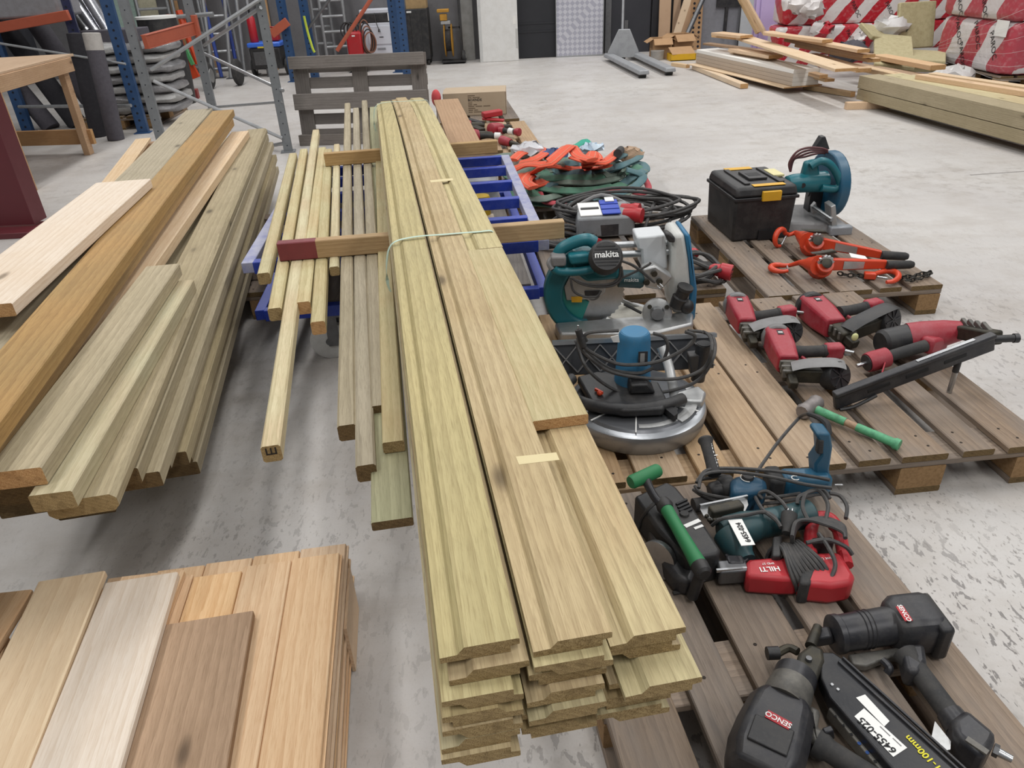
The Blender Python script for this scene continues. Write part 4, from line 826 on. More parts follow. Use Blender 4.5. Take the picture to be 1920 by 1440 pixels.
for k, (x, y, z, mm) in enumerate(((4.55, 10.15, .3, FELT), (5.1, 10.3, .55, FILM), (5.3, 9.0, .1, FILM))):
    m = MB(); m.ball((0, 0, 0), .2, (1.2, .7, .6), 14, 8); rr = random.Random(k+9); m.v = [V((x, y, z))+p+V((rr.uniform(-.04, .04), rr.uniform(-.04, .04), rr.uniform(-.04, .04))) for p in m.v]; solo('crumpled_film', m, mm, ['dark crumpled net between the timber and the wool', 'pale crumpled film behind the wool slabs', 'pale crumpled film at the foot of the right stack'][k], 'film', (x, y, z-.1))
# timber pile
TP = 'boards of the pile at the back right'
plank('batten', gp(1396, 157, .06), gp(1304, 122, .06), .1, .055, PINE, END_P, 'pine batten lying on the floor in front of the white strips', 'batten', TP)
plank('batten', gp(1600, 172, .06), gp(1510, 158, .06), .07, .055, BEAR, END_P, 'batten on the floor under the end of the white strips', 'batten', TP); plank('batten', gp(1290, 121, .05), gp(1262, 117, .05), .07, .05, PINE, END_P, 'short batten near the yellow crate', 'batten', TP)
PLAST = plain('white_board_strip', '#e6e4df', .6, 0, .05, '#c9c3b8', 10); PEDGE = plain('board_strip_edge', '#b3a596', .8, 0, .2, '#9d8f80', 20)
sheet = plank('base_sheet', gp(1490, 162, .075)+V((.1, 0, 0)), gp(1305, 118, .075)+V((.1, 0, 0)), .5, .012, PINE, END_P, 'thin plywood sheet under the white board strips', 'sheet')
for k in range(4):
    z = .122+.0455*k; p = gp(1482, 161, .08); q = gp(1303, 117, .08); x0 = .17
    plank('white_strip', V((p.x+x0, p.y, z)), V((q.x+x0, q.y, z)), .34, .044, [PEDGE, PLAST][k == 3], PLAST, '%s white board strip of the stack at the back right' % ['bottom', 'second', 'third', 'top'][k], 'board', 'stack of white board strips')
def tb(a, za, b, zb, w, t, mat, lab, end=None): plank('pile_board', gp(*a, za), gp(*b, zb), w, t, mat, end or END_P, lab, 'board', TP)
tb((1455, 103), .335, (1378, 90), .335, .2, .04, FRESH, 'short board on top of the white strips'); tb((1450, 106), .297, (1380, 94), .297, .19, .035, FRESH, 'short board under the short top board on the white strips')
tb((1588, 128), .40, (1385, 66), .46, .24, .03, PINE, 'wide plank lying askew across the timber pile'); tb((1545, 140), .22, (1470, 122), .22, .1, .04, FRESH, 'short batten sticking out under the askew plank'); tb((1556, 148), .17, (1480, 128), .17, .12, .03, PINE, 'rough-ended board low under the askew plank')
tb((1620, 92), .52, (1440, 58), .52, .14, .035, FRESH, 'board second from top in the timber pile'); tb((1552, 74), .56, (1440, 60), .56, .14, .035, FRESH, 'topmost board of the timber pile'); tb((1630, 102), .46, (1480, 72), .46, .14, .035, TANW, 'brown board in the middle of the timber pile'); tb((1640, 110), .41, (1500, 82), .41, .14, .035, FRESH, 'lower brown board of the timber pile')
tb((1760, 122), .32, (1640, 100), .32, .18, .05, FRESH, 'board reaching towards the wrapped right stack'); tb((1705, 142), .27, (1620, 124), .27, .12, .05, PINE, 'pale batten between the pile and the treated beams'); tb((1730, 140), .22, (1600, 118), .22, .14, .04, TANW, 'dark brown board below the pale batten'); tb((1400, 66), .5, (1345, 60), .5, .2, .035, FRESH, 'short board at the far left of the pile'); tb((1405, 70), .46, (1345, 64), .46, .2, .035, FRESH, 'second short board at the far left of the pile'); tb((1480, 100), .2, (1325, 80), .2, .14, .03, TANW, 'brown board behind the white strips')
tb((1620, 128), .35, (1520, 100), .33, .16, .04, FRESH, 'board under the near end of the askew plank')
# treated beams at the right
TB = 'treated beams at the right'
for k, (x, z, w, t, y0) in enumerate(((3.9, .17, .22, .1, 8.1), (3.9, .30, .22, .125, 8.12), (4.14, .30, .22, .2, 8.1), (4.37, .30, .2, .2, 8.0))):
    plank('treated_beam', (x+.42, 4.9, z), (x, y0, z), w, t, DRAB if k < 2 else POST, END_T, ['lower left treated beam at the right edge', 'upper left treated beam at the right edge', 'second treated beam from the left at the right edge', 'third treated beam from the left at the right edge'][k], 'beam', TB)
plank('batten', (4.75, 5.6, .345), (4.2, 7.7, .345), .09, .045, FRESH, END_P, 'orange pine batten on the treated beams', 'batten'); plank('batten', (4.86, 6.0, .345), (4.36, 7.75, .345), .1, .045, PINE, END_P, 'pale board behind the batten on the treated beams', 'batten')
m = MB(); m.frame((3.62, 7.93, 0), (1, -.1, 0), (0, 1, 0)); m.box((.5, 0, .035), (1.0, .08, .07)); solo('bearer_block', m, FRESH, 'pine bearer under the far end of the treated beams', 'bearer', (3.62, 7.93, 0), bev=.003)
m = MB(); m.frame((4.15, 5.2, 0), (1, -.1, 0), (0, 1, 0)); m.box((.5, 0, .035), (1.0, .08, .07)); solo('bearer_block', m, FRESH, 'pine bearer under the near end of the treated beams', 'bearer', (4.15, 5.2, 0), bev=.003)
# ------------------------------------------------------------------ tools on the pallets
TEAL = plain('teal_tool_plastic', '#186873', .35, 0, .18, '#40605f', 12)
TEALD = plain('dark_teal_plastic', '#22484e', .45, 0, .4, '#4c4b45', 14)
BLUET = plain('blue_tool_plastic', '#1b5470', .38, 0, .22, '#4e5c62', 12)
BLUEM = plain('motor_blue_plastic', '#2c6f96', .42, 0, .25, '#5c6b70', 12)
CLEAR = plain('smoky_guard_plastic', '#2a8f86', .3, 0, .2, '#4d706c', 14)
REDH = plain('red_case_plastic', '#b02a32', .4, 0, .15, '#7a3a38', 12)
ORNG = plain('hoist_orange_paint', '#cf4526', .36, 0, .15, '#7f3520', 14)
GRN = plain('green_grip_rubber', '#2c7e4d', .55, 0, .15, '#3f6b50', 14)
GREYP = plain('grey_plastic', '#7e7d7d', .5, 0, .35, '#5c5a57', 14)
GUN = plain('black_gun_casting', '#2c2c30', .38, .15, .35, '#5f5c58', 18)
GUNW = plain('worn_gun_casting', '#5a5854', .45, .3, .5, '#8a867d', 22)
DARKM = plain('oily_dark_metal', '#37352f', .5, .5, .4, '#5f5847', 30)
YLAB = plain('yellow_sticker', '#d8a521', .45, 0, .1)
YTXT = plain('yellow_print', '#d9cf2a', .5, 0, 0, '#d9cf2a', 5, 0)
RLAB = plain('red_badge', '#b0222d', .4, 0, .1)
def hexa(m, b, t): return m.add([*b, *t], [(3, 2, 1, 0), (4, 5, 6, 7), (0, 1, 5, 4), (1, 2, 6, 5), (2, 3, 7, 6), (3, 0, 4, 7)])
def ppoly(m, P, ext):                    # polygon of place points pushed along ext
    n = len(P); P = [V(p) for p in P]; E_ = V(ext); nn = sum(((P[i]-P[0]).cross(P[(i+1) % n]-P[0]) for i in range(1, n-1)), V((0, 0, 0)))
    if nn.dot(E_) > 0: P = P[::-1]
    vs = P + [p+E_ for p in P]; fs = [tuple(range(n)), tuple(range(n, 2*n))[::-1]] + [(i, n+i, n+(i+1) % n, (i+1) % n) for i in range(n)]
    return m.add(vs, fs)
def flatp(pts, ztop, th): return ppoly(MB(), [gp(u, v, ztop) for u, v in pts], (0, 0, -th))
def upr(pts, y, th): return ppoly(MB(), [gy(u, v, y) for u, v in pts], (0, th, 0))
def rod(p, q, r, r2=None, n=14): return MB().cyl(p, q, r, r2, n)
def obox(p, q, w, h, up=(0, 0, 1)):       # box along p-q
    m = MB(); p, q = V(p), V(q); D = q-p; s = V(up).cross(D); m.frame(p, D, s); L = D.length; m.box((L/2, 0, 0), (L, w, h)); return m
def cord(pts, r=.0045, sm=6): return MB().tube([V(p) for p in pts], r, 7, smooth=sm)
# ---- toolbox
def toolbox():
    z0 = .1445; A_, B_, C_ = gp(1323, 412, z0), gp(1371, 455, z0), gp(1481, 446, z0); D_ = A_+(C_-B_)
    r = thing('toolbox', 'black lidded toolbox with yellow latches on the far pallet', 'toolbox', (A_+C_)/2)
    Q = [A_, B_, C_, D_]; cen = sum(Q, V((0, 0, 0)))/4
    def ring(k, z): return [V((cen.x+(p.x-cen.x)*k, cen.y+(p.y-cen.y)*k, z)) for p in Q]
    zl, zt = .375, .43
    m = MB(); hexa(m, ring(.97, z0), ring(1.02, zl)); part('tub', m, BLACKP, r, .012); m = MB(); hexa(m, ring(1.07, zl-.012), ring(1.07, zl+.004)); part('rim', m, BLACKP, r, .003)
    m = MB(); hexa(m, ring(1.05, zl+.004), ring(.98, zt)); lid = part('lid', m, BLACKP, r, .014)
    f = (C_-B_).normalized(); s = (A_-B_).normalized(); T = ring(.98, zt)
    def onlid(a, b, la, lb, h, name, mat, rec=0): 
        m = MB(); o = T[1]+(T[2]-T[1])*a+(T[0]-T[1])*b; m.frame(o+V((0, 0, .001-rec)), f, s); m.box((0, 0, h/2), (la, lb, h)); return part(name, m, mat, lid, .002)
    onlid(.5, .5, .10, .15, .012, 'lid_rib', BLACKP); onlid(.22, .5, .03, .3, .008, 'lid_rib', BLACKP); onlid(.8, .5, .03, .3, .008, 'lid_rib', BLACKP)
    onlid(.5, .5, .07, .06, .0135, 'lid_handle', INK); onlid(.45, .93, .15, .045, .004, 'yellow_latch', YLAB); onlid(.9, .55, .06, .13, .012, 'label', plain('cream_label', '#d9d09a', .5, 0, .1))
    for a, b, nm in ((.55, .06, 'yellow_latch'),): onlid(a, b, .17, .04, .003, nm, YLAB)
    m = MB(); o = (B_+C_)/2; m.frame(V((o.x, o.y, 0))+f*.02-s*.014, f, (0, 0, 1)); m.box((0, .385, .002), (.1, .05, .02)); part('yellow_latch', m, YLAB, lid, .003)
    m = MB(); m.frame(V((o.x, o.y, 0))+f*.03-s*-.0, f, (0, 0, 1)); m.box((0, z0+.03, .004), (.1, .05, .006)); part('grip_recess', m, INK, r)
    for k in range(10):
        m = MB(); p = ring(1.04, 0); o = p[0].lerp(p[1], .08+.085*k); m.frame(V((o.x, o.y, 0)), s, f); m.box((0, -.005, .395), (.014, .012, .04)); part('hinge_rib', m, BLACKP, lid)
toolbox()
# ---- chop saw
def chopsaw():
    z0 = .1445; r = thing('chop_saw', 'teal chop saw with a blue disc guard behind the toolbox', 'saw', (1.72, 3.95, z0))
    P = [gp(1478, 432, z0), gp(1535, 452, z0), gp(1592, 440, z0)]; a, b, c = P; d = a+(c-b); up = V((0, 0, .055)); 
    m = MB(); hexa(m, [V((1.50, 4.15, z0)), V((1.50, 3.78, z0)), V((1.84, 3.72, z0)), V((1.84, 4.12, z0))], [V((1.52, 4.13, z0+.055)), V((1.52, 3.80, z0+.055)), V((1.83, 3.74, z0+.05)), V((1.82, 4.1, z0+.055))]); part('base', m, GREYP, r, .012)
    cc = gy(1553, 345, 3.98); nx = V((.992, .12, 0)); 
    m = MB(); m.frame(cc, nx.cross(V((0, 0, 1))), (0, 0, 1)); R_ = .178; pts = [(R_*math.cos(t), R_*math.sin(t)) for t in [math.radians(-62+i*11.5) for i in range(27)]]
    m.prism(pts, -.03, .03); part('disc_guard', m, BLUET, r, .008)
    m = MB(); m.cyl(cc-nx*.004, cc+nx*.004, .165, n=40); part('cutting_disc', m, plain('abrasive_disc', '#26221f', .9), r)
    p, q = gy(1473, 345, 3.86), gy(1546, 340, 3.9); m = MB(); m.lathe(p, q, [(0, .03), (.03, .042), (.2, .05), (.7, .053), (1, .056)], 20); mo = part('motor', m, TEAL, r)
    m = MB(); m.cyl(p.lerp(q, .36)+V((0, -.052, 0)), p.lerp(q, .36)+V((0, -.045, .0)), .013); part('brush_cap', m, BLACKP, mo)
    pts = [gy(u, v, 3.84) for u, v in ((1520, 312), (1540, 302), (1560, 312), (1575, 342), (1566, 354), (1540, 352))]; m = MB().tube(pts, .02, 10, smooth=5); part('handle', m, TEAL, r)
    m = upr([(1505, 330), (1512, 305), (1535, 300), (1540, 350), (1510, 352)], 3.86, .05); part('handle_housing', m, TEAL, r, .012)
    m = MB(); m.box((cc.x-.06, 4.0, z0+.11), (.07, .08, .12)); m.cyl((cc.x-.1, 4.0, z0+.16), (cc.x+.02, 4.0, z0+.16), .03); part('pivot', m, BLACKP, r, .006)
    m = rod(gy(1525, 388, 3.85), gy(1560, 412, 3.72), .012); part('clamp_rod', m, STEEL, r); m = upr([(1558, 388), (1567, 384), (1570, 422), (1560, 428)], 3.73, .09); part('vise_plate', m, ALU, r, .003)
    m = upr([(1523, 388), (1530, 380), (1533, 398), (1524, 402)], 3.86, .03); part('vise_plate', m, ALU, r)
    m = ppoly(MB(), [gy(u, v, 4.12) for u, v in ((1527, 280), (1541, 257), (1548, 256), (1556, 280))], (0, .05, 0)); part('spark_guard', m, BLACKP, r, .003)
    for k in range(4):
        pts = [gy(u, v, 3.92+.03*k) for u, v in ((1482, 322), (1480+3*k, 305-2*k), (1494+5*k, 285+3*k), (1515+4*k, 277+4*k), (1540, 278+3*k), (1552, 282+2*k))]; m = cord(pts, .006); part('power_cord', m, plain('maroon_cord%d' % k, '#5d2d31', .5), r)
    m = MB(); m.box((1.79, 3.73, z0+.02), (.12, .05, .05)); part('foot', m, plain('clear_grey_plastic', '#8f9398', .3), r, .008)
chopsaw()
# ---- lever hoists
def hoist(label, gear, lev_end, grip_end, hook, hz, tag_):
    z = .2; g = gp(*gear, z+.02); r = thing('lever_hoist', label, 'lever hoist', V((g.x, g.y, .144)), 'orange lever hoists'); e = gp(*lev_end, z-.01); k = gp(*grip_end, z-.02); h0, h1 = hook
    d = (e-g).normalized(); s = V((0, 0, 1)).cross(d)
    ax = (V((0, -1, .75))).normalized()
    m = MB(); m.lathe(g-ax*.075, g+ax*.02, [(0, .04), (.08, .05), (.55, .052), (.6, .042), (1, .04)], 20); b = part('gear_case', m, ORNG, r, .003)
    m = MB(); N_ = 14; m.frame(g+ax*.02, ax.cross(V((0, 0, 1))), V((0, 0, 1))); m.prism([((.04 if i % 2 else .033)*math.cos(math.pi*i/N_), (.04 if i % 2 else .033)*math.sin(math.pi*i/N_)) for i in range(2*N_)], 0, .014); part('hand_wheel', m, STEEL, r)
    m = MB(); m.lathe(g+ax*.034, g+ax*.036, [(0, .024), (1, .02)], 18); part('wheel_hub', m, DARKM, r)
    m = ppoly(MB(), [g+d*.02+V((0, 0, .028)), g+d*.02+V((0, 0, -.03)), e+V((0, 0, -.02)), e+V((0, 0, .018))], (0, .028, 0)); lv = part('lever', m, ORNG, r, .005)
    m = MB(); m.lathe(e-d*.01, k, [(0, .019), (.1, .021), (.9, .019), (1, .014)], 14); part('grip', m, RUBBER, lv)
    a = g+d*.06; m = ppoly(MB(), [g.lerp(e, .3)+V((0, -.003, .018)), g.lerp(e, .3)+V((0, -.003, -.02)), g.lerp(e, .62)+V((0, -.003, -.016)), g.lerp(e, .62)+V((0, -.003, .016))], (0, .002, 0)); part('rating_plate', m, ALU, lv)
    m = MB(); m.lathe(gp(*h1, z), g-d*.03, [(0, .012), (.3, .02), (.5, .03), (1, .045)], 14); part('swivel', m, ORNG, r)
    c = V((gp(*h0, hz).x, gp(*h0, hz).y, hz)); dd = (gp(*h1, hz)-c); L = .042; m = MB(); x = dd.normalized(); y = V((0, 0, 1)).cross(x) if tag_ else V((0, .25, 1)).normalized()
    pts = [c+x*.075] + [c+x*(L*math.cos(t))+y*(L*math.sin(t)) for t in [math.radians(i) for i in range(20, 300, 28)]]
    m.tube(pts, lambda t: .009+.006*math.sin(math.pi*min(1, t*1.1)), 10, smooth=4); hk = part('top_hook', m, ORNG, r)
    m = rod(c+x*.045, c+x*(L*.3)-y*L*.9, .005); part('safety_latch', m, STEEL, hk); m = rod(c+x*.06, gp(*h1, z), .009, .012); part('hook_shank', m, ORNG, hk)
    m = ppoly(MB(), [g+V((0, .02, .045))-d*.06, g+V((0, .02, .05))-d*.02, g+V((0, .02, .062))+d*.05, g+V((0, .02, .05))+d*.07, g+V((0, .02, .04))], (0, .03, 0)); part('chain_guard', m, DARKM, r, .004)
    return r, g
r1, g1 = hoist('front orange lever hoist with a chrome wheel and loose chain', (1545, 497), (1665, 497), (1712, 496), ((1463, 503), (1500, 492)), .165, True)
r2, g2 = hoist('rear orange lever hoist lying behind the other hoist', (1528, 455), (1656, 479), (1702, 481), ((1463, 446), (1492, 436)), .19, False)
CHAINM = plain('black_chain_steel', '#35332f', .45, .6, .2)
pts = [gp(u, v, .158) for u, v in ((1572, 512), (1590, 516), (1610, 516), (1622, 519))]; pts2 = [gp(u, v, .158) for u, v in ((1688, 522), (1700, 518), (1712, 519), (1722, 514), (1738, 512), (1746, 510), (1740, 516), (1715, 524), (1695, 526))]
for P_ in (pts, pts2):
    C2 = catmull(P_, 6); acc = 0; last = C2[0]; k = 0
    for p in C2[1:]:
        if (p-last).length > .017:
            d = (p-last).normalized(); s = V((0, 0, 1)).cross(d) if k % 2 else V((0, 0, 1)); c = (p+last)/2; m = MB()
            m.tube([c+d*(.014*math.cos(t))+s*(.0085*math.sin(t)) for t in [i*math.pi/4 for i in range(8)]], .0035, 6, closed=True, smooth=2); part('chain_link', m, CHAINM, r1); last = p; k += 1
c = gp(1660, 517, .163); m = MB(); m.tube([gp(1632, 516, .163), gp(1645, 512, .163), gp(1665, 508, .163), gp(1680, 511, .163), gp(1685, 519, .163), gp(1676, 527, .163), gp(1662, 529, .163)], lambda t: .008+.006*math.sin(math.pi*t), 10, smooth=5); part('bottom_hook', m, ORNG, r1)
m = obox(gp(1620, 516, .162), gp(1642, 517, .162), .035, .03); part('hook_block', m, ORNG, r1, .005); part('safety_latch', rod(gp(1645, 519, .163), gp(1664, 522, .163), .005), STEEL, r1)
m = ppoly(MB(), [gp(u, v, .215) for u, v in ((1592, 474), (1622, 480), (1628, 487), (1596, 482))], (0, 0, -.002)); part('paper_tag', m, WHITEP, r2)
# ---- red nailers
SMALLT = plain('tool_print_plate', '#1a1a1c', .5, 0, .1)
def nailer(label, cap, end, nose, h0, h1, plug, drum, rd, dax, capm=GREYP, w=.088, zz=.2, cover=GREYP, covermat=None):
    cap, end, nose, h0, h1, plug, drum = (V(p) for p in (cap, end, nose, h0, h1, plug, drum)); d = (end-cap).normalized()
    r = thing('coil_nailer', label, 'nail gun', V(((cap.x+end.x)/2, (cap.y+end.y)/2, .144)), 'red pneumatic nailers'); up = V((0, 0, 1))
    s = up.cross(d); m = MB(); m.frame(cap, d, s); L = (end-cap).length; 
    poly = [(-.5*w, -.38*w), (-.38*w, -.5*w), (.38*w, -.5*w), (.5*w, -.38*w), (.5*w, .38*w), (.38*w, .5*w), (-.38*w, .5*w), (-.5*w, .38*w)]
    n = 8; vs = []; 
    for t, k in ((0, .92), (.1, 1.04), (.55, 1.), (1., .8)): vs += [(t*L, a*k, b*k) for a, b in poly]
    fs = [tuple(range(n))[::-1], tuple(range(3*n, 4*n))] + [(j*n+i, j*n+(i+1) % n, (j+1)*n+(i+1) % n, (j+1)*n+i) for j in range(3) for i in range(n)]; m.add(vs, fs); body = part('body', m, REDP, r, .006)
    m = MB(); m.lathe(cap-d*.02, cap+d*.04, [(0, w*.35), (.2, w*.52), (.5, w*.62), (.92, w*.64), (1, w*.58)], 20); part('cap', m, capm, r)
    m = MB(); m.frame(cap+d*(L*.3)+up*(w*.505), d, s); m.box((0, 0, .001), (.034, .022, .002)); part('badge', m, SMALLT, body); m = MB(); m.frame(cap+d*(L*.3)+up*(w*.505), d, s); m.box((0, 0, .0022), (.008, .016, .001)); part('badge_print', m, WHITEP, body)
    m = obox(end-d*.005, end.lerp(nose, .6), w*.62, w*.55); nz = part('nose_block', m, DARKM, r, .008); m = obox(end.lerp(nose, .55), nose, w*.36, w*.34); part('nose_tip', m, DARKM, r, .005)
    for k in range(3):
        m = obox(end.lerp(nose, .12+.22*k)-s*w*.36+up*.01, end.lerp(nose, .12+.22*k)+s*w*.36+up*.01, .012, .03); part('nose_rib', m, GUNW, nz, .003)
    hd = (h1-h0).normalized(); m = MB(); m.lathe(h0-hd*.03, h1, [(0, .026), (.25, .022), (.62, .022), (.63, .024), (1, .024)], 14); part('grip', m, RUBBER, r); m = obox(h0.lerp(h1, .6), h1+hd*.005, .05, .052); part('handle_end', m, REDP, r, .01)
    m = rod(h1, plug, .008, .006, 10); part('air_plug', m, STEEL, r); m = rod(h1, h1.lerp(plug, .3), .013); part('plug_collar', m, BLACKP, r)
    m = MB().tube([h0+V((0, -.02, -.01)), h0+hd*.02+V((0, -.045, -.02)), h0+hd*.045+V((0, -.035, -.015))], .007, 8, smooth=4); part('trigger', m, REDP, r)
    a = V(dax).normalized(); m = MB(); m.lathe(drum-a*.03, drum+a*.028, [(0, rd*.9), (.1, rd), (.9, rd), (1, rd*.93)], 24); dr = part('magazine_drum', m, BLACKP, r)
    x = a.cross(up).normalized(); y = x.cross(a)
    for k in range(4):
        t = k*math.pi/4; v = x*math.cos(t)+y*math.sin(t); m = obox(drum+a*.029-v*rd*.85, drum+a*.029+v*rd*.85, .005, .005, a); part('drum_spoke', m, GUN, dr)
    b = nose.lerp(end, .55); pts = [b+up*.03, b.lerp(drum, .35)+up*(.03+rd*.3), drum+up*(rd*1.03)-(drum-b).normalized()*rd*.2, drum+up*rd*.85+(drum-b).normalized()*rd*.55]
    m = MB(); m.tube(pts, .004, 8, smooth=5, wid=.034, up=up); part('magazine_cover', m, covermat or GREYP, r)
    m = obox(b, drum-(drum-b).normalized()*rd*.6, .04, .05); part('feed_arm', m, DARKM, r, .006)
    return r
Z = .2
nailer('red coil nailer at the far left of its pallet', gp(1379, 568, Z), gp(1400, 612, Z), gp(1414, 648, .178), gp(1418, 594, Z), gp(1487, 584, Z), gp(1507, 586, Z), gp(1478, 620, .198), .05, (.35, -.8, .4))
nailer('red coil nailer nearest the hammer', gp(1453, 628, Z), gp(1477, 683, Z), gp(1488, 724, .175), gp(1500, 660, Z), gp(1577, 657, Z), gp(1601, 661, Z), gp(1564, 704, .195), .05, (.35, -.8, .4))
rn = nailer('red coil nailer with a black cap and yellow mark', gp(1515, 570, .205), gp(1566, 615, .205), gp(1604, 648, .178), gp(1585, 584, Z), gp(1648, 571, Z), gp(1652, 570, Z), gp(1662, 600, .202), .058, (.5, -.75, .3), BLACKP, .098, .205, covermat=BLACKP)
part('yellow_mark', MB().ball(gp(1603, 632, .215), .013, (1, .6, 1.2)), plain('pale_yellow_paint', '#d6d79a', .5, 0, .05), rn)
# strip nailer
def strip_nailer():
    a, b, c, e = gp(1650, 644, .205), gp(1702, 634, .21), gp(1802, 620, .245), gp(1868, 634, .30)
    r = thing('strip_nailer', 'red strip nailer with a long black magazine on a chrome leg', 'nail gun', V((a.x, a.y, .144)), 'red pneumatic nailers')
    m = MB(); m.lathe(a, b, [(0, .04), (.1, .05), (1, .053)], 20); part('cap', m, BLACKP, r); m = MB(); m.lathe(b, c, [(0, .056), (.3, .055), (.7, .048), (1, .036)], 20); part('body', m, REDP, r)
    m = obox(c-(c-b).normalized()*.01, e, .055, .05); nz = part('nose_block', m, DARKM, r, .008)
    for k in range(4): m = obox(c.lerp(e, .15+.2*k)+V((0, -.04, .015)), c.lerp(e, .15+.2*k)+V((0, .04, .03)), .014, .018); part('nose_rib', m, GUNW, nz, .003)
    m = rod(gp(1862, 636, .315), gp(1906, 634, .315), .013); part('nose_tube', m, BLACKP, r); m = rod(gp(1900, 634, .315), gp(1909, 634, .315), .016); part('nose_cap', m, GUN, r)
    h0, h1 = gp(1640, 676, .19), gp(1735, 648, .22); m = MB(); m.lathe(h0, h1, [(0, .02), (1, .022)], 14); part('grip', m, RUBBER, r); d = (h1-h0).normalized(); m = MB(); m.lathe(h0-d*.03, h0+d*.055, [(0, .034), (.2, .037), (.9, .036), (1, .024)], 18); part('handle_end', m, REDP, r)
    m = rod(h0-d*.034, h0-d*.028, .03); part('end_plate', m, BLACKP, r); m = rod(h0-d*.07, h0-d*.03, .007); part('air_plug', m, STEEL, r); m = obox(h1, gp(1768, 640, .2), .05, .06); part('trigger_housing', m, REDP, r, .012)
    p, q = gp(1564, 754, .172), gp(1862, 642, .32); D = (q-p); m = MB(); upv = V((0, 0, 1)); s = upv.cross(D).normalized(); m.frame(p, D, s); L = D.length; m.box((L/2, 0, 0), (L, .02, .055)); m.box((L/2, -.003, .032), (L, .03, .016)); mg = part('magazine', m, GUN, r, .004)
    for t in (.28, .52, .76): m = obox(p.lerp(q, t-.08)-s*.0105, p.lerp(q, t+.06)-s*.0105, .002, .012); part('magazine_slot', m, INK, mg, .0008)
    m = obox(p.lerp(q, .5)+V((0, 0, .042))+s*.0, p.lerp(q, .86)+V((0, 0, .042)), .012, .003); part('nail_rail', m, STEEL, mg)
    m = MB().tube([p.lerp(q, .03)-s*.014-V((0, 0, .028)), p.lerp(q, .12)-s*.018-V((0, 0, .034)), p.lerp(q, .26)-s*.014-V((0, 0, .026))], .006, 6, smooth=4); part('release_lever', m, BLACKP, mg)
    t = p.lerp(q, .795)-V((0, 0, .03)); f = t; m = rod(V((f.x, f.y, .145)), V((f.x, f.y, t.z)), .0085); part('chrome_leg', m, STEEL, r); m = rod(V((f.x, f.y, t.z-.035)), V((f.x, f.y, t.z+.012)), .0105); part('leg_socket', m, BLACKP, r)
    m = obox(h0+d*.04+V((0, -.01, -.03)), p.lerp(q, .28)+V((0, 0, .01)), .004, .05); part('bracket', m, REDP, r)
strip_nailer()
# hammer
h = gp(1519, 763, .172); e = gp(1684, 834, .160); d = (e-h).normalized(); r = thing('club_hammer', 'steel hammer with a green-taped wooden handle', 'hammer', V((h.x, h.y, .144)))
s = V((0, 0, 1)).cross(d); GT = plain('green_tape', '#5aa67a', .5, 0, .45, '#1c3026', 45)
hd = (gp(1540, 750, .18)-gp(1500, 778, .18)).normalized(); m = MB(); m.lathe(h-hd*.05, h+hd*.05, [(0, .022), (.12, .028), (.3, .024), (.7, .024), (.88, .028), (1, .022)], 10); part('head', m, plain('worn_hammer_steel', '#8a8482', .5, .5, .4, '#5b5754', 40), r)
m = MB(); m.lathe(h, e, [(0, .012), (.5, .0115), (1, .014)], 12); part('handle', m, TANW, r); m = MB(); m.lathe(h.lerp(e, .08), h.lerp(e, .42), [(0, .0145), (1, .0135)], 12); part('grip_tape', m, GT, r); m = MB(); m.lathe(h.lerp(e, .55), e+d*.004, [(0, .0135), (.85, .0145), (.9, .019), (1, .018)], 12); part('grip_tape', m, GT, r)
